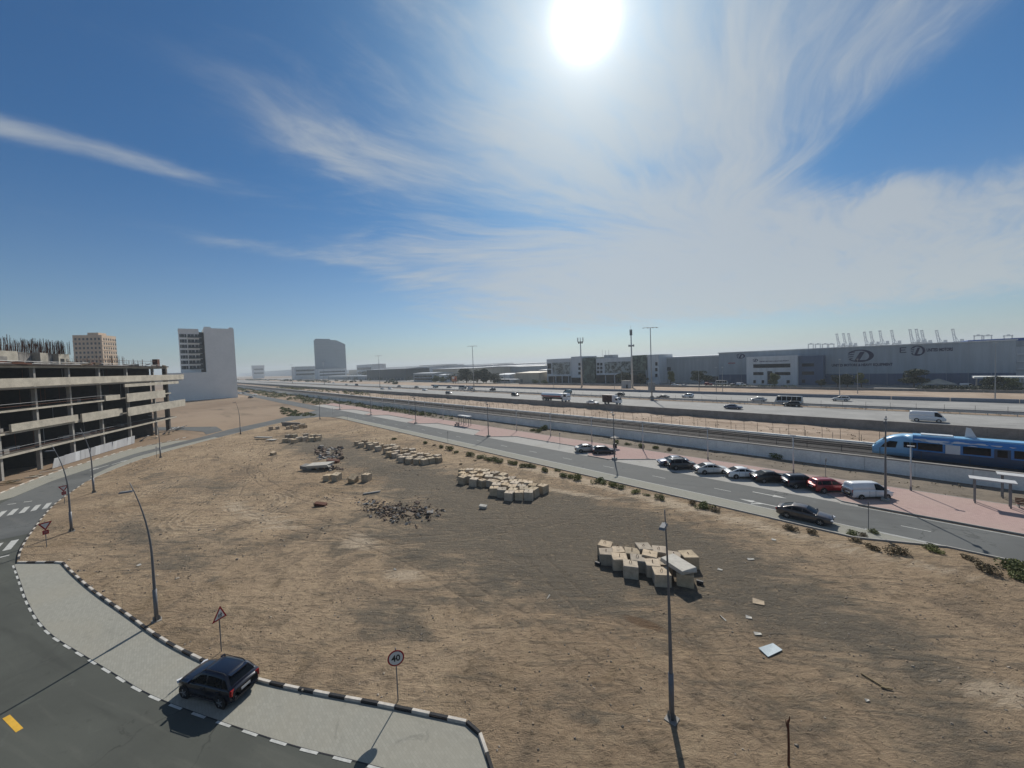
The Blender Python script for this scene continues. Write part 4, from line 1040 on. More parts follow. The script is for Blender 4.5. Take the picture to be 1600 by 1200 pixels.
# --- metro train
t = empty('metro_train', (-3.9, 78.95, 1.62)); tag(t, 'blue metro train with sloped nose and white swirls running behind the retaining wall', 'train')
def tsec(s, zt, zb=0.35):
    h = zt-zb
    return [(0, zb), (1.20*s, zb), (1.32*s, zb+0.18*h), (1.37*s, zb+0.45*h), (1.33*s, zb+0.74*h), (1.12*s, zb+0.93*h), (0.7*s, zb+0.99*h), (0, zb+h)]
prof = [(0.0, .55, 1.35), (0.25, .68, 1.75), (0.8, .82, 2.35), (1.5, .92, 2.85), (2.3, .97, 3.25), (3.2, 1, 3.48), (4.2, 1, 3.55)]
nose = MB(); loft(nose, [(x, tsec(s, z)) for x, s, z in prof]); nose.build('nose', MT['trlight'], t, True)
body_parts = [(4.2, 17.4), (17.9, 34.6), (35.1, 51.8), (52.3, 64)]
for i, (a, b) in enumerate(body_parts):
    cmb = MB(); loft(cmb, [(a, tsec(1, 3.55)), (b, tsec(1, 3.55))]); car_ = cmb.build('carriage', MT['trblue'], t, True)
    MB().box(a, -1.42, 0.30, b, 1.42, 1.42).build('skirt', MT['trdark'], car_)
    rfm = MB(); loft(rfm, [(a, [(0, 3.40), (1.02, 3.40), (0.9, 3.58), (0, 3.66)]), (b, [(0, 3.40), (1.02, 3.40), (0.9, 3.58), (0, 3.66)])]); rfm.build('roof', MT['trlight'], car_)
    x = a+0.5; k = 0
    while x < b-1.2:
        wd = 2.3 if k % 2 == 0 else 1.3
        if x+wd > b-0.2: break
        for s in (1, -1):
            MB().box(x, s*1.405, 1.62 if k % 2 == 0 else 0.5, x+wd, s*1.36, 2.62).build('window' if k % 2 == 0 else 'door', MT['glass'] if k % 2 == 0 else (MT['trwhite'] if (k in (1, 5)) and i == 0 else MT['trdark']), car_)
            if k % 2 == 1 and not (k in (1, 5) and i == 0): MB().box(x+0.25, s*1.425, 1.6, x+wd-0.25, s*1.40, 2.5).build('door_window', MT['glass'], car_)
        x += wd+0.25; k += 1
    if i: MB().box(a-0.5, -1.1, 0.5, a, 1.1, 3.3).build('gangway', MT['dark'], t)
for s in (1, -1):
    MB().add([(0.9, s*1.19, 1.45), (2.5, s*1.385, 1.6), (2.7, s*1.385, 2.5), (1.9, s*1.30, 2.5), (1.3, s*1.26, 2.05)], [(0, 1, 2, 3, 4)]).build('cab_window', MT['glass'], t)
    for x0 in (3.3, 4.0 - 0.02): MB().box(x0, s*1.41, 1.75, x0+0.6, s*1.38, 2.55).build('small_window', MT['glass'], t)
MB().add([(0.22, -0.75, 1.72), (0.22, 0.75, 1.72), (1.45, 0.95, 2.86), (1.45, -0.95, 2.86)], [(0, 1, 2, 3)]).build('windscreen', MT['glass'], t)
for x, z, sx, sz in ((6.2, 2.95, 2.6, .34), (8.6, 3.0, 1.8, .26), (10.2, 3.02, 1.4, .2), (11.6, 2.98, .9, .16), (7.2, 2.74, 1.2, .12), (9.6, 2.72, .8, .1), (12.8, 2.95, .5, .1), (5.0, 3.02, 1.2, .3)):
    mb = MB(); pts = []
    for k in range(14):
        a = 2*math.pi*k/14; rr = 1+0.28*math.sin(3*a+x)
        pts.append((x+sx/2*math.cos(a)*rr, -1.362+0.055*0, z+sz/2*math.sin(a)*rr))
    pts = [(p[0], -(1.36-0.30*max(0, p[2]-2.72))-0.012, p[2]) for p in pts]
    mb.add(pts, [tuple(range(14))]).build('white_swirl', MT['trwhite'], t)
mb = MB(); mb.add([(9.0, -0.06, 3.6), (10.1, -0.06, 3.6), (9.55, -0.04, 4.9), (9.15, -0.04, 5.0), (9.0, 0.06, 3.6), (10.1, 0.06, 3.6), (9.55, 0.04, 4.9), (9.15, 0.04, 5.0)], [(0,1,2,3),(7,6,5,4),(0,4,5,1),(1,5,6,2),(2,6,7,3),(3,7,4,0)])
mb.build('roof_fin', MT['trwhite'], t)
MB().box(5.0, -0.6, 3.62, 8.0, 0.6, 3.74).build('roof_unit', MT['trwhite'], t)

# ================================================================== STREET FURNITURE
def lot_lamp(px, py, bend, h, label, z=None):
    x, y = W(px, py, 0.1); t = empty('lamp_post', (x, y, GZ(x, y)-0.02)); tag(t, label, 'lamp post', 'curved lamp posts around the lot')
    bx_, by_ = bend
    pts, rad = [], []
    for k in range(15):
        q = k/14; zz = h*q; c = max(0, (q-0.45)/0.55)**2.0
        pts.append((bx_*c, by_*c, zz)); rad.append(0.115*(1-q)+0.022*q)
    MB().tube(pts, rad, 10).build('pole', MT['pole'], t, True)
    MB().tube([(0, 0, 0), (0, 0, 2.3)], 0.125, 10).build('base_sleeve', MT['pole'], t, True)
    bp = MB().box(-0.27, -0.27, 0, 0.27, 0.27, 0.05)
    for a in range(4): bp.obox((0.15*math.cos(a*1.571), 0.15*math.sin(a*1.571), 0.2), (0.02, 0.16, 0.3), a*1.571+1.571, 0, 0, 0, 0.5)
    bp.build('base_plate', MT['conc_dk'], t)
    q = 0.94; c = ((q-0.45)/0.55)**2; L_ = math.hypot(bx_, by_); ux, uy = bx_/L_, by_/L_
    p0 = Vector((bx_*c, by_*c, h*q)); p1 = p0+Vector((ux*0.12, uy*0.12, 0.0)); p2 = p0+Vector((ux*0.72, uy*0.72, -0.03))
    MB().tube([p0, p1], 0.035, 6).build('arm', MT['steel'], t)
    MB().obox((p1+p2)/2, (0.72, 0.26, 0.10), math.atan2(uy, ux), 0, 0, 0, 0.8).build('lamp_head', MT['polem'], t)
    return t
lot_lamp(1050, 1128, (0.10, -0.45), 10.35, 'tall dark curved lamp post in front of the nearest concrete blocks')
lot_lamp(245, 970, (-0.25, -0.85), 10.2, 'curved lamp post casting a long shadow across the near street')
lot_lamp(112, 831, (-0.35, -1.0), 10.2, 'curved lamp post behind the nearer give way sign')
lot_lamp(147, 772, (-0.35, -0.9), 10.0, 'curved lamp post rising in front of the grey hoarding')
lot_lamp(251, 716, (-0.35, -0.9), 10.0, 'curved lamp post at the building end of the street kerb')
lot_lamp(376, 679, (-0.35, -0.8), 10.0, 'far curved lamp post near the left block heap')
lot_lamp(500, 655, (0.9, 1.3), 9.0, 'curved lamp post at the far corner where the street meets the service road')

def road_lamp(x, y, h, label, z=0.12):
    t = empty('street_lamp', (x, y, z)); tag(t, label, 'street lamp', 'tall lamps along the pink pavement')
    MB().box(-0.35, -0.35, 0, 0.35, 0.35, 0.28).build('footing', MT['conc'], t)
    MB().tube([(0, 0, 0.25), (0, 0, h*0.5), (0.02, 0.05, h*0.8), (0.06, -0.25, h)], [0.125, 0.09, 0.07, 0.05], 8).build('pole', MT['pole'], t, True)
    MB().obox((0.04, -0.55, h*0.97), (0.24, 0.75, 0.10)).build('lamp_head', MT['pole'], t)
    MB().box(-0.16, -0.16, h*0.90, 0.16, 0.16, h*0.93).build('bracket', MT['pole'], t)
    return t
road_lamp(-1.9, 60.0, 9.9, 'tall street lamp on the pink pavement in front of the train nose')
for lx, lb in ((-35.6, 'tall street lamp beside the navy hatchback'), (-70.6, 'tall street lamp right of the small plaza canopy'), (-106.8, 'tall street lamp left of the small plaza canopy'), (-142, 'tall street lamp second from the far road junction'), (-177, 'tall street lamp nearest the far road junction')):
    road_lamp(lx, 57.2, 8.6, lb)
def path_lamp(x, y, h, label):
    t = empty('path_lamp', (x, y, 0.1)); tag(t, label, 'path lamp', 'short pale path lamps before the railway wall')
    MB().tube([(0, 0, 0), (0, 0, h)], [0.085, 0.065], 8).build('pole', MT['polel'], t, True)
    MB().box(-0.32, -0.12, h-0.02, 0.32, 0.12, h+0.08).build('lamp_head', MT['polel'], t)
    MB().tube([(0, 0, 0), (0, 0, 0.5)], 0.11, 8).build('sleeve', MT['pole'], t)
xs_ = [0.1-11.7*i for i in range(15)]
for i, x in enumerate(xs_):
    path_lamp(x, 66.35, 5.5, 'pale path lamp by the railway wall, %s from the right' % ordn(i))

def sign_post(x, y, h, z, name, label, cat='road sign', group=None):
    t = empty(name, (x, y, z)); tag(t, label, cat, group)
    MB().tube([(0, 0, -0.1), (0, 0, h)], 0.032, 8).build('post', MT['pole'], t)
    return t
def face_frame(t, z, yaw):
    """matrix of a sign board: local x right, y up, z outwards"""
    n2 = Vector((math.cos(yaw), math.sin(yaw), 0)); up = Vector((0, 0, 1)); rt_ = up.cross(n2)
    return Matrix(((rt_.x, up.x, n2.x, n2.x*0.05), (rt_.y, up.y, n2.y, n2.y*0.05), (rt_.z, up.z, n2.z, z), (0, 0, 0, 1)))
def board(t, M, poly, mat, name, dz=0.0, th=0.012):
    mb = MB().prism(poly, dz, dz+th)
    o = mb.build(name, mat, t); o.matrix_local = M
    return o
def tri(s, down=False, r=0.0):
    k = -1 if down else 1
    return [(-s/2, -k*s*0.289), (s/2, -k*s*0.289), (0, k*s*0.577)] if not down else [(-s/2, s*0.289), (0, -s*0.577), (s/2, s*0.289)]
def circ(r, n=28): return [(r*math.cos(2*math.pi*k/n), r*math.sin(2*math.pi*k/n)) for k in range(n)]
# 40 limit
x, y = W(622, 1095, 0.1)
yaw40 = math.atan2(-y, -x) + R(-2)
t = sign_post(x, y, 2.85, 0.1, 'speed_limit_sign', 'round speed limit sign reading 40 beside the painted kerb')
M = face_frame(t, 2.35, yaw40)
board(t, M, circ(0.42), MT['red'], 'rim'); board(t, M, circ(0.345), MT['signw'], 'disc', 0.013, 0.006)
text_mesh('40', 0.46, 0.003, 'numerals', MT['black'], t, M @ Matrix.Translation((0, -0.01, 0.024)), 0.95, 0.012)
# children crossing
x, y = W(346, 1018, 0.1); yw = math.atan2(-y, -x) + R(40)
t = sign_post(x, y, 2.5, 0.12, 'warning_sign', 'red bordered triangular children crossing sign above the dark SUV')
M = face_frame(t, 2.35, yw) @ Matrix.Rotation(R(-6), 4, 'Z')
board(t, M, tri(0.98), MT['red'], 'rim'); board(t, M, tri(0.66), MT['signw'], 'panel', 0.013, 0.006)
def figure(mb, ox, s):
    for poly in ([(-.03, .10), (.03, .10), (.035, .0), (-.035, .0)], [(-.03, 0), (0, 0), (-.04, -.14), (-.075, -.14)], [(0, 0), (.03, 0), (.07, -.13), (.04, -.14)], [(.02, .09), (.09, .04), (.08, .02), (.02, .06)], [(-.02, .09), (-.09, .03), (-.08, .01), (-.02, .06)], circ(0.032, 10)):
        pl = [(ox+p[0]*s, (p[1]+(0.14 if len(poly) == 10 else 0))*s-0.03) for p in poly]
        mb.prism(pl, 0.0195, 0.023)
mb = MB(); figure(mb, -0.07, 0.75); figure(mb, 0.07, 1.0)
o = mb.build('walking_figures', MT['black'], t); o.matrix_local = M
# give way signs
for (px, py), h, lb in (((73, 855), 2.75, 'give way sign with small red plate at the kerb tip, nearest the zebra stripes'), ((101, 788), 2.75, 'give way sign with small red plate beyond the first curved lamp post')):
    x, y = W(px, py, 0.1); yw = math.atan2(-y, -x) + R(14)
    t = sign_post(x, y, h, 0.1, 'give_way_sign', lb, group='give way signs')
    M = face_frame(t, 2.38, yw)
    board(t, M, tri(1.0, True), MT['red'], 'rim'); board(t, M, tri(0.62, True), MT['signw'], 'panel', 0.013, 0.006)
    M2 = face_frame(t, 1.62, yw)
    board(t, M2, [(-.22, -.22), (.22, -.22), (.22, .22), (-.22, .22)], MT['red'], 'lower_plate')
    board(t, M2, [(-.13, -.13), (.13, -.13), (.13, .13), (-.13, .13)], pm('plate_dull', (0.28, 0.10, 0.10), 0.6), 'plate_panel', 0.013, 0.005)
x, y = W(245, 716, 0.1)
t = sign_post(x, y, 2.6, 0.1, 'road_sign', 'thin grey road sign seen from behind beside the street bay')
M = face_frame(t, 2.2, math.atan2(-y, -x)+R(60)); board(t, M, [(-.3, -.3), (.3, -.3), (.3, .3), (-.3, .3)], MT['steel'], 'plate')
x, y = W(1357, 829, 0.0)
t = sign_post(x, y, 2.9, 0.0, 'road_sign', 'thin grey road sign post at the near kerb of the service road, seen edge on')
M = face_frame(t, 2.55, math.atan2(-y, -x)+R(88)); board(t, M, circ(0.3), MT['steel'], 'plate')
for i, (px, py) in enumerate(((1290, 746), (700, 694-2), (543, 657), (520, 648), (875, 696))):
    x, y = W(px, py); t = sign_post(x, y, 2.7, 0.05, 'road_sign', ['slim sign post on the dirt verge behind the dark parked SUVs', 'slim sign post on the pink pavement left of the beige sedan', 'small sign at the junction corner of the service road', 'small sign left of the junction corner of the service road', 'slim sign post on the pavement near the bushes'][i])
    M = face_frame(t, 2.4, math.atan2(-y, -x)+R(70)); board(t, M, circ(0.28), MT['steel'], 'plate')
# broken rusty post in the foreground
x, y = W(1232, 1200, 0.1)
t = empty('broken_post', (x, y, 0.05)); tag(t, 'broken rusty brown post sticking up at the bottom right edge', 'post')
zt = 2.35
MB().tube([(0, 0, -0.2), (0.02, 0, 1.0), (0.0, 0.02, 2.1)], [0.05, 0.045, 0.04], 7).build('shaft', MT['rust'], t)
MB().tube([(0.0, 0.02, 2.0), (0.05, 0.02, 2.2), (0.06, 0.0, zt)], [0.04, 0.03, 0.008], 5).build('splinter', MT['rust'], t)
MB().tube([(0.0, 0.02, 1.7), (-0.05, -0.03, 1.95), (-0.07, -0.03, 2.15)], [0.03, 0.025, 0.008], 5).build('splinter', MT['rust'], t)

# --- plaza canopy with benches on the pink pavement
def canopy(x, y, nposts, label, rz=0.0):
    t = empty('shade_canopy', (x, y, 0.12), rz); tag(t, label, 'canopy', 'small pavement shelters')
    for i in range(nposts):
        for s in (-1, 1): MB().box(i*2.4-0.06, s*0.4-0.06, 0, i*2.4+0.06, s*0.4+0.06, 2.72).build('post', MT['pole'], t)
    MB().box(-0.4, -0.7, 2.723, (nposts-1)*2.4+0.4, 0.7, 2.82).build('roof', MT['polel'], t)
    return t
canopy(-92.5, 64.2, 3, 'small dark frame shelter on the pink pavement far along the path')
canopy(W(1517, 746, 2.95)[0]+0.3, W(1517, 746, 2.95)[1]+0.4, 2, 'narrow pale roofed shelter at the right edge beside the railway wall')
canopy(W(1560, 742, 2.95)[0]+0.4, W(1560, 742, 2.95)[1]+1.2, 3, 'second pale shelter roof cut by the right picture edge')
def bench(x, y, label, mat, rz=0.0):
    t = empty('park_bench', (x, y, 0.12), rz); tag(t, label, 'bench')
    for k in range(3): MB().box(-0.9, -0.25+k*0.17, 0.42, 0.9, -0.11+k*0.17, 0.47).build('seat_slat', mat, t)
    for k in range(3): MB().obox((0, 0.30, 0.58+k*0.16), (1.8, 0.04, 0.12)).build('back_slat', mat, t)
    for s in (-0.75, 0.75): MB().box(s-0.04, -0.25, 0, s+0.04, 0.32, 0.42).build('leg', MT['conc'], t)
    return t
bench(8.7, 66.2, 'dark red slatted bench below the pale shelter at the right edge', MT['rust'], R(8))
bench(-91.0, 61.9, 'dark bench in front of the far frame shelter', MT['dark'])
t = empty('parasol_stand', (-40.4, 65.2, 0.12)); tag(t, 'small dark parasol stand behind the beige and navy cars', 'stand')
MB().tube([(0, 0, 0), (0, 0, 2.2)], 0.05, 6).build('pole', MT['dark'], t)
MB().tube([(0, 0, 2.0), (0, 0, 2.35)], [0.9, 0.05], 10).build('canopy', MT['dark'], t)
MB().box(-0.3, -0.25, 0, 0.3, 0.25, 0.8).build('box', MT['dark'], t)

# --- highway masts
def light_mast(x, y, z, h, label, arms=1.6):
    t = empty('light_mast', (x, y, z)); tag(t, label, 'light mast', 'tall light masts on the highway')
    MB().tube([(0, 0, 0), (0, 0, h)], [0.26, 0.13], 8).build('pole', MT['steel'], t, True)
    a = (CR.x, CR.y)
    MB().tube([(-arms*a[0], -arms*a[1], h), (arms*a[0], arms*a[1], h)], 0.09, 6).build('crossarm', MT['steel'], t)
    for s in (-1, -.35, .35, 1): MB().obox((s*arms*a[0], s*arms*a[1], h-0.12), (0.7, 0.4, 0.18)).build('floodlight', MT['steel'], t)
    MB().box(-0.5, -0.4, 0, 0.5, 0.4, 1.4).build('footing', MT['conc_dk'], t)
light_mast(-67.5, 136.0, 2.0, 27.6, 'tall light mast in front of the white office building', 2.6)
light_mast(-180.0, 136.1, 2.0, 27.6, 'tall double arm light mast before the dark trees', 2.6)
light_mast(-315.0, 136.1, 2.0, 27.6, 'light mast beside the grey box building', 2.6)
light_mast(-470.0, 136.1, 2.0, 27.6, 'light mast right of the glass tower', 2.8)
light_mast(-620.0, 136.1, 2.0, 27.6, 'far light mast in front of the glass tower podium', 2.8)
def edge_lamp(x, y, z, h, label):
    t = empty('highway_lamp', (x, y, z)); tag(t, label, 'street lamp', 'slim lamps along the highway')
    MB().tube([(0, 0, 0), (0, 0, h)], [0.13, 0.07], 7).build('pole', MT['steel'], t)
    MB().obox((0.0, 0.1, h), (0.9, 0.35, 0.10), YAW).build('lamp_head', MT['polel'], t)
x, _z = onY(1555, 600, 168); edge_lamp(x, 168, 1.9, 16.5, 'slim highway lamp in front of the warehouse right end')
x, _z = onY(1092, 600, 168); edge_lamp(x, 168, 1.9, 14.5, 'slim highway lamp beside the round tree left of the warehouse')
x, _z = onY(1312, 600, 168); edge_lamp(x, 168, 1.9, 13.0, 'slim highway lamp in front of the warehouse middle')
x, _z = onY(1340, 600, 190); edge_lamp(x, 190, 1.6, 13.0, 'slim lamp behind the highway under the big oval logo')
for i, px in enumerate((1119, 1129, 865, 960, 971, 789)):
    x, _z = onY(px, 600, 178); edge_lamp(x, 178, 1.8, 11.0, 'slim lamp on the far sand strip, %s of six scattered ones' % ordn(i))
def telecom(px, h, label, style):
    x, _z = onY(px, 600, 196); t = empty('telecom_mast', (x, 196, 1.5)); tag(t, label, 'telecom mast')
    MB().tube([(0, 0, 0), (0, 0, h)], [0.55, 0.28], 10).build('pole', MT['polel'], t, True)
    if style == 0:
        for a in range(6):
            c, s = math.cos(a*1.047), math.sin(a*1.047)
            MB().tube([(0, 0, h-1.5), (c*1.9, s*1.9, h-0.8)], 0.07, 5).build('bracket', MT['steel'], t)
            MB().obox((c*1.9, s*1.9, h+0.8), (0.35, 0.2, 2.8), a*1.047).build('antenna', MT['polel'], t)
            MB().obox((c*1.2, s*1.2, h-1.0), (0.5, 0.5, 1.3), a*1.047).build('radio_unit', MT['dark'], t)
    else:
        for a in range(3):
            c, s = math.cos(a*2.09), math.sin(a*2.09)
            MB().obox((c*0.55, s*0.55, h-1.2), (0.4, 0.25, 3.4), a*2.09).build('antenna', MT['dark'], t)
            MB().tube([(c*0.4, s*0.4, h-8.8), (c*1.5, s*1.5, h-8.8)], [0.05, 0.75], 10).build('dish', MT['steel'], t)
        MB().tube([(0, 0, h), (0, 0, h+3)], 0.06, 5).build('spike', MT['steel'], t)
telecom(909, 29.5, 'telecom mast with a crown of antennas before the white office building', 0)
telecom(988, 33.0, 'telecom mast with dishes and slim top before the white office building', 1)
x, _z = onY(979, 600, 193)
t = empty('equipment_cabin', (x, 193, 1.5)); tag(t, 'small grey equipment cabin at the foot of the dish mast', 'cabin')
MB().box(-2.2, -1.5, 0, 2.0, 1.5, 4.2).build('wall', MT['clad_g'], t); MB().box(-2.4, -1.7, 4.2, 2.2, 1.7, 4.4).build('roof', MT['conc'], t)
MB().box(0.6, -1.56, 0, 1.6, -1.5, 2.2).build('door', MT['dark'], t)
for i, (px, py, Y) in enumerate(((1383-0, 592, 200), (710, 602, 205), (1018, 612, 167.5))):
    x, z = onY(px, py, Y)
    if i == 1:
        t = empty('billboard', (x, Y, 1.2)); tag(t, 'small orange and white roadside billboard before the dark trees', 'billboard')
        MB().box(-4.2, 0, 2.2, 4.2, 0.4, 7.0).build('panel', pm('orange_panel', (0.48, 0.22, 0.10), 0.6), t)
        MB().box(-3.4, -0.03, 4.6, 0.4, -0.01, 6.6).build('poster', MT['signw'], t); MB().box(0.6, -0.03, 3.0, 3.6, -0.01, 5.2).build('poster', MT['red'], t)
        for s in (-2, 2): MB().box(s-0.2, 0.0, 0, s+0.2, 0.35, 2.2).build('leg', MT['dark'], t)
    if i == 2:
        t = empty('road_sign_panel', (x, 137.0, 2.0)); tag(t, 'grey back of a tall roadside sign panel at the light mast foot', 'road sign')
        xx, _ = onY(1013.5, 612, 137.0); t.location.x = xx+1.2
        MB().box(-1.4, 0, 3.0, 1.4, 0.12, 6.4).build('panel', MT['steel'], t); MB().box(-0.1, 0.0, 0, 0.1, 0.1, 3.0).build('post', MT['dark'], t)

# ================================================================== CONCRETE BLOCKS ON THE LOT
def block_mesh(s, h, mat, seed, ch=0.035):
    rn = random.Random(seed); a = s/2
    pl = []
    for cx, cy in ((-1, -1), (1, -1), (1, 1), (-1, 1)):
        dx_, dy_ = rn.uniform(-.06, .06), rn.uniform(-.06, .06)
        c1 = (cx*a+dx_, cy*(a-ch)+dy_); c2 = (cx*(a-ch)+dx_, cy*a+dy_)
        pl += [c1, c2] if cx*cy < 0 else [c2, c1]
    cx_ = sorted(pl, key=lambda p: math.atan2(p[1], p[0]))
    mb = MB(); n = 8
    vs = [(x, y, -0.25) for x, y in cx_] + [(x, y, h-0.05) for x, y in cx_] + [(x*rn.uniform(.9, .97), y*rn.uniform(.9, .97), h+rn.uniform(-.05, .012)) for x, y in cx_]
    fs = [(i, (i+1) % n, n+(i+1) % n, n+i) for i in range(n)] + [(n+i, n+(i+1) % n, 2*n+(i+1) % n, 2*n+i) for i in range(n)] + [tuple(range(2*n, 3*n))]
    return mb.add(vs, fs).mesh('concrete_block', mat)
hook = MB().tube([(-.09, 0, 0), (-.08, 0, .14), (0, 0, .20), (.08, 0, .14), (.09, 0, 0)], 0.022, 5).mesh('lifting_hook', MT['rust'])
BS = 1.14
bmeshes = [block_mesh(BS*random.uniform(.94, 1.06), 1.0+random.uniform(-.1, .14), MT['block'] if k % 3 else MT['block2'], k) for k in range(9)]
def relax(P, dmin, it=40):
    P = [list(p) for p in P]
    for _ in range(it):
        for i in range(len(P)):
            for j in range(i):
                dx_, dy_ = P[i][0]-P[j][0], P[i][1]-P[j][1]; d = math.hypot(dx_, dy_) or 1e-3
                if d < dmin:
                    k = (dmin-d)/2/d; P[i][0] += dx_*k; P[i][1] += dy_*k; P[j][0] -= dx_*k; P[j][1] -= dy_*k
    return P
def cluster(tops, where, group, dmin, rot, ht=1.0, spread=0.5):
    P = relax([W(px, py, ht) for px, py in tops], dmin)
    order = sorted(range(len(P)), key=lambda i: px_of(P[i][0], P[i][1]))
    for r_, i in enumerate(order):
        x, y = P[i]; a = rot+random.uniform(-spread, spread)
        o = link('concrete_block', random.choice(bmeshes), None, (x, y, GZ(x, y)-0.03), a)
        o.rotation_euler = (random.uniform(-.025, .025), random.uniform(-.025, .025), a)
        tag(o, 'tan concrete block %s, %s from the left' % (where, ordn(r_)), 'concrete block', group)
        link('lifting_hook', hook, o, (random.uniform(-.05, .05), random.uniform(-.05, .05), 1.0), random.random()*3)
A_ = [(230, 245), (222, 325), (415, 300), (390, 400), (565, 340), (555, 455), (620, 395), (700, 330), (745, 385), (780, 460), (850, 330), (885, 565), (905, 405), (1190, 375), (1035, 375)]
cluster([(920+a/8, 820+b/8) for a, b in A_], 'in the heap behind the tall lamp post', 'nearest heap of blocks', 1.24, 0.55, 1.05, 0.3)
B_ = [(140, 340), (130, 375), (235, 345), (160, 420), (265, 440), (150, 455), (365, 340), (300, 400), (400, 425), (330, 495), (430, 500), (480, 365), (495, 400), (540, 445), (625, 390), (755, 430), (680, 460), (560, 505), (640, 535), (760, 490), (780, 525), (880, 480), (905, 515), (820, 580), (705, 590), (920, 565), (1040, 540), (1040, 600), (1150, 560), (630, 625), (740, 655), (905, 610), (910, 655), (900, 685), (1090, 645), (1225, 600), (1225, 645), (1375, 600), (1010, 690), (1120, 695)]
cluster([(710+a/10, 700+b/10) for a, b in B_], 'in the middle field of blocks', 'middle field of blocks', 1.27, 0.35, 1.0)
C_ = [(180, 200), (295, 185), (240, 225), (370, 225), (400, 250), (470, 210), (510, 275), (560, 235), (640, 245), (740, 245), (640, 310), (690, 285), (790, 275), (770, 305), (680, 365), (800, 335), (770, 375), (930, 310), (1040, 325), (920, 350), (860, 410), (890, 445), (950, 405), (1000, 440), (1000, 465), (1060, 375), (1080, 415), (1120, 470), (1150, 400), (1170, 440), (1270, 385), (1240, 475), (1320, 420), (1330, 460), (1440, 430), (1450, 445)]
cluster([(540+a/10, 670+b/10) for a, b in C_], 'in the long row left of the middle field', 'long row of blocks', 1.29, 0.3, 1.0)
D_ = [(520, 290), (600, 285), (640, 300), (700, 275), (760, 270), (850, 275), (930, 270), (880, 240), (940, 235), (560, 240), (780, 225), (640, 235), (700, 115), (770, 115), (620, 120), (560, 130), (660, 130), (740, 100), (350, 140), (430, 130)]
cluster([(380+a/8, 650+b/8) for a, b in D_], 'in the farthest heap near the street', 'farthest heap of blocks', 1.35, 0.2, 1.0)
for (px, py), rx, lb in (((513, 744), 0.0, 'lone grey block standing left of the tilted block'), ((526, 744), 0.1, 'lone block leaning on its neighbour below the broken slabs'), ((552, 746), 0.42, 'tilted concrete block with a dark hole between two lone blocks'), ((573, 744), 0.0, 'lone upright block farthest right of the broken slabs')):
    x, y = W(px, py, 0.8); o = link('concrete_block', random.choice(bmeshes), None, (x, y, GZ(x, y)+abs(rx)*0.2), 0.5)
    o.rotation_euler = (rx, rx*0.6, 0.6); tag(o, lb, 'concrete block', 'lone blocks beside the broken slabs')
    link('lifting_hook', hook, o, (0, 0, 1.0), 0.4)
def slab(px, py, z, size, rz, label, mat=None, rx=0.0, ry=0.0, name='concrete_slab', pz=None):
    x, y = W(px, py, z if pz is None else pz); rn = random.Random(px)
    bm = bmesh.new()
    M_ = Matrix.Diagonal((*size, 1)); bmesh.ops.create_cube(bm, size=1.0, matrix=M_)
    for v in bm.verts: v.co.x += rn.uniform(-.06, .06)*size[0]; v.co.y += rn.uniform(-.06, .06)*size[1]
    bmesh.ops.bevel(bm, geom=bm.edges[:], offset=0.03, segments=1, affect='EDGES')
    me = bpy.data.meshes.new(name); bm.to_mesh(me); bm.free(); me.materials.append(mat or MT['slabw'])
    o = link(name, me, None, (x, y, GZ(x, y)+z), rz); o.rotation_euler = (rx, ry, rz)
    tag(o, label, 'concrete slab'); return o
slab(1060, 884, 1.3, (2.3, 1.35, 0.36), -0.42, 'pale rectangular concrete slab lying on top of the nearest block heap')
x, y = W(1071, 897, 0.9); o = link('concrete_block', bmeshes[1], None, (x, y, GZ(x, y)-0.05), 0.35); tag(o, 'concrete block carrying the pale slab at the right end of the nearest heap', 'concrete block', 'nearest heap of blocks'); link('lifting_hook', hook, o, (0, 0, 1.0))
slab(500, 728, 0.75, (4.2, 2.0, 0.5), 0.75, 'large pale broken slab propped on a dark base left of the lone blocks', None, 0.06, -0.05)
slab(482, 731, 0.45, (2.4, 1.4, 0.6), 0.6, 'dark broken slab under the large pale slab', MT['conc_dk'], 0.1, 0.1)
slab(520, 721, 0.35, (2.2, 1.1, 0.5), 0.9, 'brown broken slab behind the large pale slab', MT['rust'], 0.1, 0.15)
slab(412, 684, 0.5, (5.0, 1.0, 0.3), 0.55, 'long flat slab at the left end of the farthest heap', MT['conc'])
slab(425, 688, 0.3, (2.6, 1.2, 0.25), 0.5, 'short white slab in front of the farthest heap')
slab(455, 663, 0.6, (9.0, 0.5, 1.1), 0.42, 'long low wall segment standing behind the farthest heap', MT['conc_dk'])
slab(427, 709, 0.3, (1.3, 0.8, 0.6), 0.3, 'small pale boulder alone on the sand below the farthest heap', MT['block'], 0.2, 0.1)
slab(501, 790, 0.2, (1.4, 0.7, 0.35), 0.9, 'rusty brown lump of rubble alone on the sand', MT['rust'], 0.1, 0.2)
slab(755, 794, 0.2, (0.9, 0.5, 0.35), 0.6, 'small pale broken chunk on the gravel below the middle field', MT['slabw'], 0.2, 0.1)
slab(581, 771, 0.12, (2.2, 0.3, 0.2), 1.2, 'narrow concrete beam lying above the rubble heap', MT['conc'])
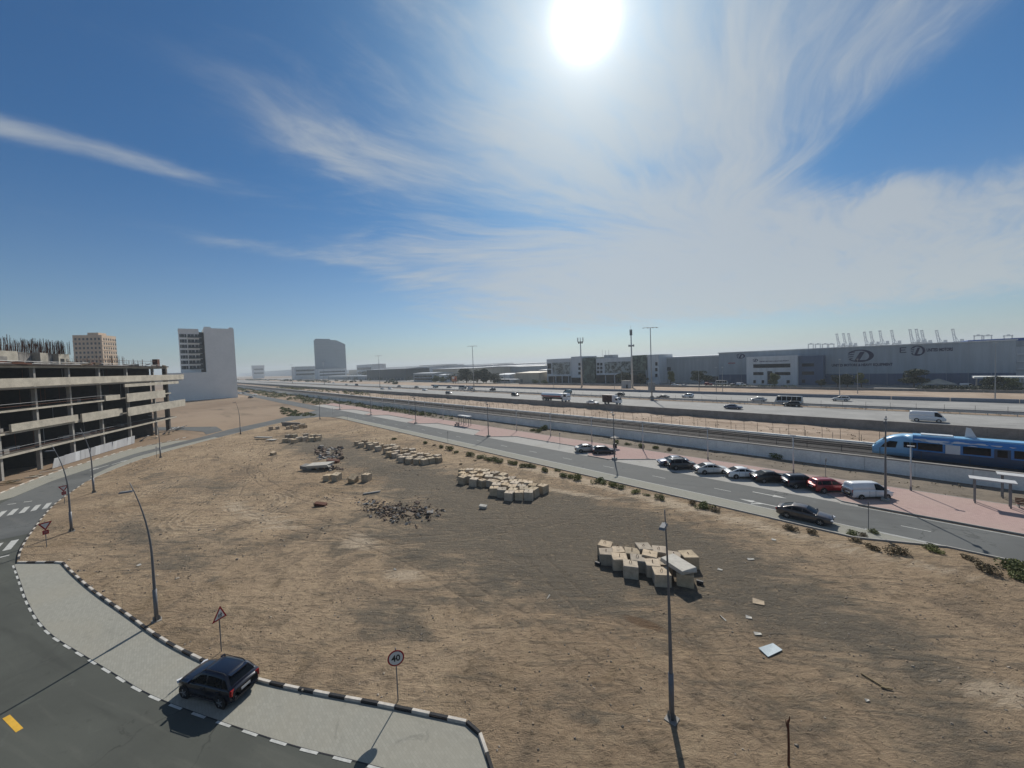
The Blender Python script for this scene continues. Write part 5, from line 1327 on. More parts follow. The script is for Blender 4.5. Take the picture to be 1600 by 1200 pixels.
# rubble heap: uncountable fragments plus a few slabs
mb = MB()
for i in range(900):
    q = random.random(); cxp, cyp = (605+q*70, 800+q*4) if random.random() < .6 else (575+q*60, 788+q*30)
    x, y = W(cxp+random.gauss(0, 13), cyp+random.gauss(0, 5.5)); s = 0.05+0.30*random.random()**3.4
    hgt_ = 0.28*math.exp(-(((x+43)/4)**2+((y-20)/3)**2))*random.random()
    mb.obox((x, y, GZ(x, y)+hgt_+s*0.15), (s*random.uniform(.8, 1.8), s, s*random.uniform(.25, .7)), random.random()*6, random.uniform(-.7, .7), random.uniform(-.7, .7), random.choice((0, 0, 1, 2, 3)), random.uniform(.6, 1))
MT['rub'] = pm('rubble_brown', (0.135, 0.098, 0.075), 0.95, var=0.35, scale=3)
o = mb.build('rubble', [MT['rub'], MT['conc_dk'], MT['peb0'], MT['frame']]); o['kind'] = 'stuff'
mb = MB()
for i in range(260):
    x, y = W(random.uniform(495, 535)+random.gauss(0, 3), random.choice((702, 709, 713, 716, 733))+random.gauss(0, 2)); s = 0.12+0.6*random.random()**3
    mb.obox((x, y, GZ(x, y)+s*0.2), (s*random.uniform(.8, 2.0), s, s*random.uniform(.3, .7)), random.random()*6, random.uniform(-.5, .5), random.uniform(-.5, .5), random.choice((0, 1, 2, 0)), random.uniform(.6, 1))
o = mb.build('rubble', [MT['rub'], MT['conc_dk'], MT['conc'], MT['rub']]); o['kind'] = 'stuff'
for i, (px, py, sx, sy, rz) in enumerate(((640, 806, 1.5, 0.9, 0.5), (672, 803, 1.1, 0.7, 1.2), (652, 786, 1.0, 0.7, 0.2), (620, 796, 1.4, 0.5, 0.9))):
    slab(px, py, 0.16, (sx*.7, sy*.7, 0.16), rz, ['pale broken plate in the middle of the rubble heap', 'dark broken plate at the right end of the rubble heap', 'grey broken plate at the back of the rubble heap', 'narrow broken plate at the left of the rubble heap'][i], [MT['peb0'], MT['conc_dk'], MT['rub'], MT['conc_dk']][i], 0.25, 0.2)
# litter
for i, (px, py, sx, sy, rz, m_, lb) in enumerate((
    (1204, 1019, 1.25, 0.62, 1.15, 'lit', 'pale blue rectangular board lying on the sand at the lower right'),
    (1170, 968, 0.5, 0.35, 0.4, 'slabw', 'small white scrap above the pale blue board'), (1130, 970, 0.12, 0.75, 1.0, 'slabw', 'thin pale stick lying left of the small white scrap'),
    (1185, 943, 1.0, 0.8, 0.3, 'slabw2', 'flat sandy sheet right of the nearest block heap'), (1209, 844, 0.5, 0.4, 0.2, 'slabw', 'white scrap below the bronze sedan'),
    (1173, 876, 0.8, 0.3, 0.8, 'slabw', 'white sliver right of the nearest block heap'), (1125, 892, 0.5, 0.3, 0.2, 'slabw', 'small white chip beside the shadow of the pale slab'),
    (1184, 995, 0.6, 0.3, 0.7, 'slabw', 'small white flake left of the pale blue board'), (857, 935, 0.10, 0.7, 0.3, 'slabw', 'thin white stick on the grey gravel left of the lamp post'),
    (617, 889+2, 0.35, 0.2, 0.2, 'slabw', 'tiny white chip on the pale patch of sand'), (558, 694, 0.8, 0.5, 0.1, 'slabw', 'white scrap on the gravel beyond the long row'),
    (217, 884, 0.5, 0.4, 0.3, 'slabw', 'white scrap near the curved kerb corner'), (1355, 1080+18, 0.3, 0.15, 0.9, 'slabw', 'tiny white scrap at the lower right'))):
    if 'lit' not in MT:
        MT['lit'] = pm('board_blue', (0.44, 0.50, 0.52), 0.7, var=0.1, scale=2); MT['slabw2'] = pm('sheet_sand', (0.40, 0.32, 0.225), 0.9, var=0.15, scale=2)
    x, y = W(px, py, 0.1); mb = MB(); a, b = sx*(.5 if i == 0 else .36), sy*(.5 if i == 0 else .36)
    mb.add([(-a, -b, 0.0), (a*.95, -b*.9, 0.03), (a, b, 0.0), (-a*.9, b, 0.05), (-a, -b, 0.03), (a*.95, -b*.9, 0.06), (a, b, 0.035), (-a*.9, b, 0.09)], [(3,2,1,0),(4,5,6,7),(0,1,5,4),(1,2,6,5),(2,3,7,6),(3,0,4,7)])
    o = mb.build('litter', MT[m_], None, False, (x, y, GZ(x, y)+0.012), rz); tag(o, lb, 'litter')
for i, (px, py, L_, rz, lb) in enumerate(((1365, 1068, 1.3, -0.35, 'thin timber stick on the sand at the lower right'), (1385, 1079, 0.6, 0.5, 'short timber stick beside a longer one at the lower right'))):
    x, y = W(px, py, 0.1); o = MB().obox((0, 0, 0.04), (L_*.8, 0.06, 0.05)).build('timber_stick', MT['leafd'], None, False, (x, y, GZ(x, y)+0.02), rz); tag(o, lb, 'timber')
for i, (px, py, lb) in enumerate(((1094, 915, 'dark discarded tin at the right of the nearest heap shadow'), (934, 883, 'small pile of dark bottles at the left foot of the nearest heap'))):
    x, y = W(px, py, 0.1); t = empty('discarded_tin', (x, y, GZ(x, y))); tag(t, lb, 'tin')
    MB().tube([(-.25, 0, .16), (.2, .1, .16)], 0.15, 9).build('can', MT['dark'], t); MB().disc((-.252, 0, .16), (-1, -.2, 0), 0.13).build('lid', MT['slabw'], t)

# ================================================================== VEGETATION
def leaf_mesh(name, clumps, n, size, mat, seed=1, flat=1.0):
    rn = random.Random(seed); mb = MB()
    for cx, cy, cz, r, rz_ in clumps:
        for i in range(n):
            while True:
                v = Vector((rn.uniform(-1, 1), rn.uniform(-1, 1), rn.uniform(-1, 1)))
                if 0.15 < v.length < 1: break
            v = v.normalized()*(v.length**0.45)
            p = Vector((cx+v.x*r, cy+v.y*r, cz+v.z*rz_))
            if p.z < 0.01: p.z = 0.01+rn.random()*0.08
            q = Vector((rn.gauss(0, 1), rn.gauss(0, 1), rn.gauss(0, 1)+0.4)).normalized(); a = q.orthogonal().normalized(); b = q.cross(a)
            s = size*rn.uniform(.6, 1.4)
            mb.add([p-a*s, p+b*s*0.45, p+a*s, p-b*s*0.45], [(0, 1, 2, 3)])
    return mb.mesh(name, mat)
shrub_m = []
for k in range(5):
    rn = random.Random(k); cl = [(rn.uniform(-.55, .55), rn.uniform(-.45, .45), 0.30+rn.uniform(-.05, .12), rn.uniform(.35, .5), rn.uniform(.3, .42)) for _ in range(6)]
    shrub_m.append((leaf_mesh('foliage', cl, 90, 0.10, MT['leafb' if k == 1 else 'leaf'], k), leaf_mesh('foliage', cl, 80, 0.10, MT['leafd'], k+9)))
stem_m = MB()
for k in range(7):
    a = k*0.9; stem_m.tube([(0, 0, -0.1), (math.cos(a)*.25, math.sin(a)*.25, .25), (math.cos(a)*.5, math.sin(a)*.45, .5)], [.02, .015, .006], 4)
stem_m = stem_m.mesh('stem', MT['bark'])
def shrub(px, py, s, kind, label, group, z=None):
    x, y = W(px, py, 0.05)
    if z is not None and y < 68.2: x, y = x*68.8/y, 68.8
    t = empty('shrub', (x, y, GZ(x, y) if z is None else z), random.random()*6); tag(t, label, 'shrub', group)
    t.scale = (s*random.uniform(.7, 1.15), s*random.uniform(.7, 1.1), s*random.uniform(.6, 1.0))
    link('foliage', random.choice(shrub_m)[kind], t); link('stem', stem_m, t)
VS = [(616, 687, .9, 0), (665, 694, 1.0, 0), (678, 697, .6, 1), (690, 700, 1.0, 0), (702, 704, 1.1, 0), (712, 708, .9, 0), (735, 713, 1.15, 0), (752, 716, 1.1, 0), (762, 719, 1.0, 0), (770, 721, 1.15, 0), (780, 723, 1.1, 0), (798, 725, .9, 0), (806, 726, .8, 0), (820, 731, 1.0, 0), (830, 732, 1.0, 0), (852, 738, 1.1, 0), (871, 737, .7, 0), (882, 746, 1.0, 0), (891, 748, .9, 0), (903, 751, 1.1, 0), (933, 756, 1.05, 0), (942, 758, 1.05, 0), (957, 763, .95, 0), (972, 766, .75, 0), (993, 772, .9, 0), (1010, 775, .5, 0), (1030, 781, .8, 0), (1081, 788, .7, 1), (1095, 793, 1.0, 0), (1106, 795, .9, 0), (1119, 799, .7, 1), (1232, 827, .6, 1), (1240, 829, .6, 1), (1268, 834, .6, 1), (1329, 834, .75, 0), (1350, 838, .5, 1), (1364, 832, .6, 0), (1336, 845, .6, 1), (1363, 857, .7, 1), (1400, 865, .9, 1), (1451, 857, .8, 0), (1461, 864, .6, 0), (1518, 879, .7, 1), (1546, 896, .8, 1), (1578, 893, .95, 0), (1590, 889, .9, 0), (1596, 907, .8, 0), (742, 721, .5, 1), (720, 727, .4, 1)]
for i, (px, py, s, k) in enumerate(sorted(VS)):
    shrub(px, py, s, k, '%s low shrub on the sand along the service road, %s from the left' % ('dry brown' if k else 'green', ordn(i)), 'shrubs along the service road')
# verge bushes before the railway wall
for i, (px, py, s, k) in enumerate(((849, 672, 1.7, 0), (842, 679, 1.3, 0), (832, 677, 1.0, 0), (964, 699, 1.1, 0), (982, 702, .9, 0), (1003, 704, 1.2, 0), (1216, 716, 1.6, 0), (1025, 708, 1.0, 0), (706, 672, .8, 0), (661, 659, 1.4, 0), (640, 656, 1.0, 0), (612, 650, 1.0, 1), (690, 668, .8, 0), (1045, 712, .8, 1))):
    shrub(px, py, s, k, 'dark bush in the shaded verge before the railway wall, %s listed along it' % ordn(i), 'bushes on the verge', 0.08)
# green ground cover far along the verge and field (uncountable)
cl = []
for i in range(260):
    q = random.random(); px, py = 395+q*250, 607+q*46; x, y = W(px+random.gauss(0, 10), py+random.gauss(0, 3.5))
    if x > -215: y = random.uniform(67.2, 73.4)
    elif y < 58 or y > 73: y = random.uniform(60, 73)
    cl.append((x, y, 0.25, random.uniform(.6, 1.6), random.uniform(.25, .9)))
for i in range(160):
    px, py = random.uniform(440, 500), random.uniform(634, 650); x, y = W(px, py)
    if y < 44: cl.append((x, y, 0.1, random.uniform(.5, 1.1), random.uniform(.15, .4)))
o = link('scrub', leaf_mesh('scrub', cl, 42, 0.28, MT['leaf'], 3)); o['kind'] = 'stuff'
cl = []
for i in range(330):
    x = random.uniform(-230, 35); y = random.uniform(89.5, 111) ; cl.append((x, y, 0.9-0.028*(y-88), random.uniform(.15, .7), random.uniform(.1, .35)))
for i in range(220):
    x = random.uniform(-380, -120); y = random.uniform(90, 111); cl.append((x, y, 0.9-0.028*(y-88), random.uniform(.3, 1.3), random.uniform(.2, .7)))
o = link('dry_scrub', leaf_mesh('dry_scrub', cl, 12, 0.14, MT['leafd'], 4)); o['kind'] = 'stuff'
cl = [(random.uniform(-300, 40), random.uniform(67.2, 73.6), 0.12, random.uniform(.2, .8), random.uniform(.1, .3)) for _ in range(420)]
o = link('verge_weeds', leaf_mesh('verge_weeds', cl, 9, 0.10, MT['leafd'], 5)); o['kind'] = 'stuff'
cl = [(random.uniform(-300, 60), random.uniform(135.0, 137.2), 2.25, random.uniform(.3, .7), random.uniform(.15, .4)) for _ in range(160)]
o = link('median_weeds', leaf_mesh('median_weeds', cl, 10, 0.16, MT['leafd'], 6)); o['kind'] = 'stuff'

def tree(px, Y, base, top_py, wpx, label, mat='leafdk', group='trees beyond the highway', seed=0, trunk=0.25):
    x, zt = onY(px, top_py, Y); sc = Vector((x, Y, 0)).dot(CF)/FPX
    h = zt-base; r = wpx*sc/2; rn = random.Random(seed+int(px))
    t = empty('tree', (x, Y, base)); tag(t, label, 'tree', group)
    cb_ = h*trunk; ch = (h-cb_)
    tr = MB(); tr.tube([(0, 0, -0.2), (0.05*h*rn.uniform(-1, 1), 0, cb_), (0, 0, cb_+ch*0.5)], [0.035*h, 0.028*h, 0.01*h], 7)
    cl = []
    for k in range(16):
        a = rn.uniform(0, 6.28); q = rn.random(); zz = cb_+ch*(0.12+0.78*q); rr = r*(0.85-0.5*abs(q-0.35))*rn.uniform(.3, 1)
        cl.append((math.cos(a)*rr, math.sin(a)*rr, zz, r*rn.uniform(.34, .55), ch*rn.uniform(.14, .24)))
        tr.tube([(0, 0, cb_*0.9), (math.cos(a)*rr*.5, math.sin(a)*rr*.5, (cb_+zz)/2), (math.cos(a)*rr, math.sin(a)*rr, zz)], [0.014*h, 0.009*h, 0.003*h], 4)
    tr.build('trunk', MT['bark'], t)
    link('crown', leaf_mesh('crown', cl, 190, 0.042*h, MT[mat], int(px)), t)
tree(1092, 236, 0.3, 580, 32, 'round dark green tree left of the warehouse')
tree(1428, 245, 0.3, 577, 34, 'bushy green tree before the warehouse under the round emblem')
tree(1210, 236, 0.3, 584, 16, 'thin tree in front of the warehouse office corner', 'leaf')
tree(1309, 240, 0.3, 586, 18, 'small dark tree under the big oval logo')
tree(1324, 242, 0.3, 585, 20, 'wider dark tree right of the small one under the oval logo')
tree(1346, 243, 0.3, 583, 15, 'slim tree right end of the group under the oval logo', 'leaf')
tree(1283, 238, 0.3, 592, 12, 'low bush tree left of the oval logo trees')
tree(975, 236, 0.3, 582, 26, 'dark tree at the foot of the dish mast')
tree(1000, 238, 0.3, 584, 22, 'dark tree right of the dish mast at the office corner')
tree(1048, 238, 0.3, 581, 10, 'palm like slim tree before the grey shed', 'leaf')
tree(1552, 236, 0.3, 588, 26, 'dark shrub tree before the pale canopy at the right')
tree(1580, 236, 0.3, 590, 22, 'green shrub tree at the right edge before the canopy', 'leaf')
for i, (px, tp, wd) in enumerate(((728, 576.5, 32), (745, 578, 28), (759, 576, 22), (708, 584, 30), (772, 583, 24))):
    tree(px, 222, 0.3, tp, wd, 'dark tree in the grove behind the billboard, %s of five' % ordn(i), group='grove behind the billboard', trunk=0.12)
for i, (px, tp, wd) in enumerate(((680, 586, 12), (690, 588, 10), (850, 592, 14), (836, 593, 14))):
    tree(px, 226, 0.3, tp, wd, ['small tree right of the teal glass building', 'smaller tree next to the teal glass building tree', 'green bush tree at the left corner of the white office', 'green bush tree beside the beige shed'][i], 'leaf', 'trees beyond the highway', 0, 0.1)
tree(573, 330, 0.3, 580, 15, 'lone dark tree left of the grey box building', trunk=0.05)
cl = []
for i in range(70): cl.append((random.uniform(-1500, -330), random.uniform(170, 213), 2.2, random.uniform(1.5, 4.5), random.uniform(.8, 2.2)))
for i in range(150):
    yy = random.uniform(228, 900); cl.append((-yy*random.uniform(.55, 3.2)-60, yy, 2.2, random.uniform(3, 8), random.uniform(2.0, 4.2)))
o = link('far_tree_belt', leaf_mesh('far_tree_belt', cl, 46, 1.1, MT['leafdk'], 12)); o['kind'] = 'stuff'
cl = [(random.uniform(-520, -250), random.uniform(86.5+3, 111), 0.8, random.uniform(.8, 2.2), random.uniform(.4, 1.1)) for _ in range(120)] + [(random.uniform(-700, -230), random.uniform(57.5, 73.4), 0.4, random.uniform(.8, 2.4), random.uniform(.5, 1.4)) for _ in range(150)]
o = link('trackside_scrub', leaf_mesh('trackside_scrub', cl, 40, 0.42, MT['leaf'], 13)); o['kind'] = 'stuff'
# hedge before the warehouse
cl = [(onY(px, 600, 232)[0], 232+random.uniform(-1, 1), 1.2, 1.6, 1.3) for px in np.linspace(1440, 1598, 40)]
hd = empty('hedge', (0, 0, 0)); tag(hd, 'dark hedge along the frontage before the warehouse right half', 'hedge'); link('foliage', leaf_mesh('foliage', cl, 70, 0.3, MT['leafdk'], 8), hd)
cl = [(onY(px, 600, 232)[0], 232+random.uniform(-1, 1), 0.9, 1.3, 0.9) for px in np.linspace(1110, 1240, 26) if random.random() < .7]
hd = empty('hedge', (0, 0, 0)); tag(hd, 'broken low hedge before the warehouse office', 'hedge'); link('foliage', leaf_mesh('foliage', cl, 50, 0.3, MT['leaf'], 9), hd)

# ================================================================== BUILDINGS
# --- unfinished concrete frame on the left
FA = math.atan2(.3902, -.9207)
t = empty('unfinished_building', (-112.5, -22.1, 0), FA); tag(t, 'unfinished concrete building frame with open floors and rebar on top', 'building')
def cb(name, mat, s0, s1, y0, y1, z0, z1): return B(name, mat, t, s0, y0, z0, s1, y1, z1)
COLS = [-18, -9, 0, 8.4, 17.4, 27.1, 38, 51]
for z0, z1, s1 in ((4.05, 4.45, 60.5), (8.15, 8.5, 59.5), (12.25, 12.6, 59.5), (16.4, 16.75, 64.5), (20.55, 20.95, 58.5)):
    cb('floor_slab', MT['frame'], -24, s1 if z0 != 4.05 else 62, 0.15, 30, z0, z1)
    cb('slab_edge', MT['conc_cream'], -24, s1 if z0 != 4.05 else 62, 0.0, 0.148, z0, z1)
for zz0, zz1 in ((-0.2, 4.05), (4.45, 8.15), (8.5, 12.25), (12.6, 16.4), (16.75, 20.55)):
    for s in COLS:
        for y in (0.45, 8.5, 17):
            cb('column', MT['conc'] if y < 1 else MT['frame'], s-0.24, s+0.24, y, y+0.6, zz0, zz1)  # inner columns take the concrete with shade in its colour
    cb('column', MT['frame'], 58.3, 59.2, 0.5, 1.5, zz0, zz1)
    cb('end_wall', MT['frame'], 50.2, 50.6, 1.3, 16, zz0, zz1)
    cb('back_wall', MT['rub0'], -24, 50.1, 12, 12.3, zz0, zz1)  # inner walls added dark, so their colour deepens the shade of the floors
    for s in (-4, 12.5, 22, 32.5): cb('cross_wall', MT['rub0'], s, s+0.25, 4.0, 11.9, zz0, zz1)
for nm, s0, s1, y0, z0, z1 in (('parapet', 1.1, 17.5, -0.45, 8.6, 10.0), ('parapet', 18.7, 33.1, -0.45, 8.05, 10.0), ('parapet', 33.3, 65, -1.5, 7.65, 9.9), ('parapet', 33.3, 52.4, -1.5, 11.45, 13.7), ('parapet', 27.5, 33.1, -0.2, 12.3, 13.6), ('parapet', -24, 65, -1.55, 16.85, 18.5), ('soffit_beam', 33.3, 62, -1.2, 15.45, 16.3), ('parapet', -24, -1.0, -0.3, 8.6, 9.9)):
    cb(nm, MT['conc_cream'], s0, s1, y0, y0+0.32, z0, z1)
cb('balcony_slab', MT['conc'], 33.4, 64.8, -1.15, -0.02, 8.2, 8.42); cb('balcony_slab', MT['conc'], 33.4, 52.2, -1.15, -0.02, 12.3, 12.52); cb('balcony_slab', MT['conc'], -23.9, 64.9, -1.2, -0.02, 16.5, 16.72)
# guard rails of scaffold pipes
for z in (5.0, 5.5, 13.2, 13.7):
    MB().tube([(-24, 0.3, z), (33 if z > 9 else 50, 0.3, z)], 0.045, 5).build('guard_pipe', MT['rust' if z in (5.0, 13.2) else 'pole'], t)
cb('formwork', pm('formwork_dark', (0.030, 0.022, 0.020), 0.9, var=0.3), -24, 58, -0.5, 14, 20.97, 21.25)
for z in (21.5, 21.9): MB().tube([(-24, -0.3, z), (56, -0.3, z-0.3)], 0.05, 5).build('guard_pipe', MT['polel'], t)
cores = [(-24, 2.3, 'conc_dk', 6), (3.2, 9.6, 'conc_cream', 3.4), (10.2, 15.2, 'conc_dk', 5), (15.6, 17.6, 'conc_cream', 3.8), (18.4, 20.8, 'conc_dk', 5), (21.2, 24.4, 'conc_cream', 4.2)]
for i, (s0, s1, m_, y) in enumerate(cores):
    c_ = cb('core_wall', MT[m_], s0, s1, y, y+5, 21.26, 24.0)
    if m_ == 'conc_cream' and s1-s0 > 3:
        MB().box(s0+0.5, y-0.04, 21.4, s0+1.6, y, 22.9).build('opening', MT['black'], c_); MB().box(s0+2.2, y-0.04, 21.5, min(s0+4.0, s1-.3), y, 22.9).build('opening', MT['conc_dk'], c_)
rn = random.Random(3)
for i, (s0, s1, n, z1) in enumerate(((-14, -3, 70, 26.9), (-2, 2.2, 50, 26.8), (4.2, 9.4, 170, 27.2), (9.8, 14, 70, 26.2), (14.6, 19, 110, 26.8), (19.4, 24.2, 200, 26.7), (40, 47, 30, 24.4), (26, 33, 22, 23.6), (49, 57, 30, 23.2))):
    mb = MB()
    for k in range(n):
        s = rn.uniform(s0, s1); y = 4.5+rn.uniform(-1, 4); top = z1+rn.uniform(-.9, .5); zb = 23.9 if s < 25 else 21.2
        mb.tube([(s, y, zb), (s+rn.gauss(0, .12), y, top)], 0.028, 3, cap=False)
    for z in (zb+0.5, zb+1.2):
        mb.tube([(s0, 4.6, z), (s1, 4.6, z)], 0.025, 3, cap=False)
    o = mb.build('rebar_bundle', MT['rust'], t); o['kind'] = 'stuff'
for k in range(7): MB().tube([(26+k*4.6, 2, 21.2), (26+k*4.6+rn.uniform(-.2, .2), 2, 23.4)], 0.05, 5).build('scaffold_pipe', MT['rust'], t)
MB().tube([(24, 1.8, 22.6), (58, 1.8, 22.9)], 0.045, 5).build('scaffold_pipe', MT['rust'], t)
cb('core_wall', MT['rust'], 56.0, 57.4, 1.5, 2.8, 21.26, 23.6)
for k in range(46):        # props, stacked blocks and sheets left on the open floors
    s_ = rn.uniform(-8, 49); fz = rn.choice((4.45, 8.5, 12.6, 16.75)); yy = rn.uniform(1.2, 3.6)
    if k % 2: MB().tube([(s_, yy, fz), (s_+rn.uniform(-.2, .2), yy, fz+3.6)], 0.05, 5).build('prop', MT['rust' if k % 4 == 1 else 'steel'], t)
    else: MB().obox((s_, yy, fz+0.4), (rn.uniform(.8, 2.4), 0.9, 0.8), rn.uniform(-.2, .2)).build('stacked_blocks', MT['conc_dk' if k % 4 else 'conc'], t)
for k in range(30):        # ragged formwork boards along the roof edge
    s_ = rn.uniform(-20, 56); MB().obox((s_, rn.uniform(-.7, .4), 21.4+rn.uniform(-.1, .35)), (rn.uniform(1, 4), 0.08, rn.uniform(.2, .6)), rn.uniform(-.1, .1), 0, rn.uniform(-.15, .15)).build('formwork_board', MT[('rust', 'conc_dk', 'black', 'bark')[k % 4]], t)
# hoarding and fallen sheets in front
hr = empty('site_hoarding', (-112.5, -22.1, 0), FA); tag(hr, 'line of grey sheet metal hoarding panels before the unfinished building', 'hoarding')
for k in range(18):
    s = 8.2+k*1.56
    o = MB().box(-0.76, -0.03, 0.0, 0.76, 0.03, 2.05).build('hoarding_panel', MT['sheet'] if k % 4 else MT['clad_w'], hr, False, (s, -1.6+0.02*k, 0.02), rn.uniform(-.04, .04))
    o.rotation_euler.x = rn.uniform(0.03, 0.16) if k > 1 else 0.22; o.rotation_euler.y = rn.uniform(-.02, .02)
for k, s in enumerate((39.5, 51.5, 54.2, 56.8, 59.5, 62.5)):
    x = -112.5+s*-.9207+0.3; y = -22.1+s*.3902+1.4
    o = MB().box(-0.75, -1.1, -0.03, 0.75, 1.1, 0.03).build('fallen_sheet', MT['clad_w'], None, False, (x, y, 0.55), FA+rn.uniform(-.4, .4)); o.rotation_euler.x = rn.uniform(-.75, -.35); o.rotation_euler.y = rn.uniform(-.2, .2)
    tag(o, 'pale sheet panel slumped at the building foot, %s from the hoarding' % ordn(k), 'metal sheet', 'slumped sheets')
for k in range(14):
    s = rn.uniform(-6, 7) if k < 9 else rn.uniform(40, 52); x = -112.5+s*-.9207+rn.uniform(.5, 2.5); y = -22.1+s*.3902+rn.uniform(1.2, 3.5)
    o = MB().obox((0, 0, 0.12), (rn.uniform(1.2, 3.6), 0.24, 0.1), 0, 0, rn.uniform(-.06, .06)).build('timber_plank', MT['conc_cream' if k % 2 else 'leafd'], None, False, (x, y, 0.02), rn.uniform(0, 3))
    tag(o, 'loose plank lying before the unfinished building, %s in the scatter' % ordn(k), 'plank', 'planks at the building foot')

# --- white residential tower with blank gable
XT = -362.0
ya, zt = onX(318.5, 512.5, XT); yb, _ = onX(368, 560, XT)
t = empty('white_tower', (XT, 0, 0)); tag(t, 'white apartment tower with tall blank wall and balconied left side', 'building')
zl = onX(300, 582, XT)[1]
MB().box(-24, ya, 0, 0, yb, zt).build('blank_wall', MT['tower'], t); MB().box(-24, 0.5, 0, -0.02, ya-0.003, zl).build('podium_wall', MT['tower'], t)
for y0, y1 in ((ya, ya+4), (yb-3, yb-0.5)): MB().box(-10, y0+0.2, zt+0.003, -0.3, y1, zt+1.0).build('roof_upstand', MT['tower'], t)
yl, zw = onX(279, 516, XT-6)
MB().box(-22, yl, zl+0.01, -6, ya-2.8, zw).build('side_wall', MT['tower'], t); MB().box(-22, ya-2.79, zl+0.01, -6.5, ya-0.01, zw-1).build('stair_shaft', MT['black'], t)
MB().box(-22, yl-0.2, zw+0.003, -5.8, ya-2.9, zw+1.3).build('parapet', MT['tower'], t)
cols_ = [(283.5, 3.4), (289, 4.5), (299, 6.6), (310, 6.6)]
for r_ in range(8):
    z = zw-5.2-r_*3.95
    if z < zl+0.6: break
    for i, (px, wpx) in enumerate(cols_):
        y, _ = onX(px, 540, XT-6); wd = [1.5, 2.4, 3.6, 3.6][i]/2
        wv = MB().box(-6.02, y-wd, z, -5.95, y+wd, z+2.5).build('window', MT['bglass'], t)
        MB().box(-5.95, y-0.06, z, -5.90, y+0.06, z+2.5).build('mullion', MT['tower'], wv)
        if i > 1: MB().box(-5.94, y-wd-0.2, z-0.35, -4.9, y+wd+0.2, z-0.1).build('balcony', MT['tower'], t); MB().box(-4.95, y-wd-0.2, z-0.1, -4.9, y+wd+0.2, z+0.9).build('balustrade', MT['bglass'], t)
# --- beige tower behind the unfinished building
d = ray(153, 590); k = 330/d.dot(CF); bx_, by_ = d.x*k, d.y*k
t = empty('beige_tower', (bx_, by_, 0), math.atan2(by_, bx_)+R(58)); t.scale = (0.76, 0.76, 1.02); tag(t, 'beige apartment tower behind the unfinished building', 'building')
MB().box(-13, -11, 0, 13, 11, 56).build('wall', MT['beige'], t); MB().box(-6, -8, 56.003, 4, 4, 58.5).build('roof_room', MT['beige'], t)
for r_ in range(13):
    z = 6+r_*3.8
    for k in range(7):
        for f in (0, 1, 2, 3):
            c = -10.5+k*3.5; mb = MB()
            if f == 0: mb.box(c-0.9, -11.06, z, c+0.9, -10.98, z+1.9)
            elif f == 1: mb.box(c-0.9, 10.98, z, c+0.9, 11.06, z+1.9)
            elif k < 6 and f == 2: mb.box(-13.06, c+0.8-.8, z, -12.98, c+2.4-.8, z+1.9)
            elif k < 6: mb.box(12.98, c, z, 13.06, c+1.6, z+1.9)
            if mb.v and z > 17: mb.build('window', MT['bglass'], t)
    MB().box(-13.3, -11.3, z-1.0, 13.3, 11.3, z-0.75).build('floor_band', MT['beige'], t)
# --- glass tower on the horizon
XG = -1000.0
y0, z0 = onX(491.5, 531, XG); y1, z1 = onX(540, 538, XG)
t = empty('glass_tower', (XG, (y0+y1)/2, 0)); tag(t, 'hazy blue grey curved tower rising on the horizon', 'tower')
hw2 = (y1-y0)/2; pl = []
for k in range(13):
    q = -1+2*k/12; pl.append((6*(1-q*q)-3, q*hw2))
pl = pl+[(-22, hw2*.9), (-22, -hw2*.9)]
MT['gtower'] = pm('tower_glass_hazed', (0.23, 0.29, 0.33), 0.5, var=0.08, scale=0.02)  # lightened so the colour itself carries some haze
mb = MB(); n = len(pl); hts = [z0+(z1-z0)*max(0, (p[1]/hw2-0.35))*1.5 for p in pl]
mb.add([(x, y, 0) for x, y in pl]+[(x, y, h) for (x, y), h in zip(pl, hts)], [tuple(range(n, 2*n))]+[(i, (i+1) % n, n+(i+1) % n, n+i) for i in range(n)]); mb.build('shaft', MT['gtower'], t)
for r_ in range(24):
    z = 14+r_*3.6
    if z > z1-2: break
    mb = MB(); mb.prism([(x*1.012, y*1.006) for x, y in pl], z, z+0.5); mb.build('floor_band', MT['clad_g'], t)
MB().box(-12, -hw2*.9, z0+0.003, -2, 0, z0+3).build('crown', MT['gtower'], t)
for i, (pxa, pxb, pt, X, lb) in enumerate(((460, 497, 573.5, -1050, 'long low white podium left of the glass tower'), (497, 541, 577, -960, 'pale podium at the foot of the glass tower'), (395.5, 412, 571.5, -1900, 'distant pale trapezoid building near the road end'))):
    ya_, za_ = onX(pxa, pt, X); yb_, _ = onX(pxb, pt, X); t = empty(['podium', 'podium', 'distant_building'][i], (X, (ya_+yb_)/2, 0)); tag(t, lb, 'building')
    w_ = (yb_-ya_)/2; mb = MB(); fl = 1.12 if i == 2 else 1.0
    mb.add([(0, -w_, 0), (0, w_, 0), (-30, w_, 0), (-30, -w_, 0), (0, -w_*fl, za_), (0, w_*fl, za_), (-30, w_*fl, za_), (-30, -w_*fl, za_)], [(4,5,6,7),(0,1,5,4),(1,2,6,5),(2,3,7,6),(3,0,4,7)]); mb.build('wall', MT['clad_w'], t)
    for k in range(2):
        z = za_*(0.35+0.3*k); MB().box(0.05, -w_*.9, z, 0.3, w_*.9, z+za_*.12).build('window_band', MT['bglass'], t)
    MB().box(-30.5, -w_*fl-.4, za_+.01, .5, w_*fl+.4, za_+.8).build('roof', MT['clad_g'], t)

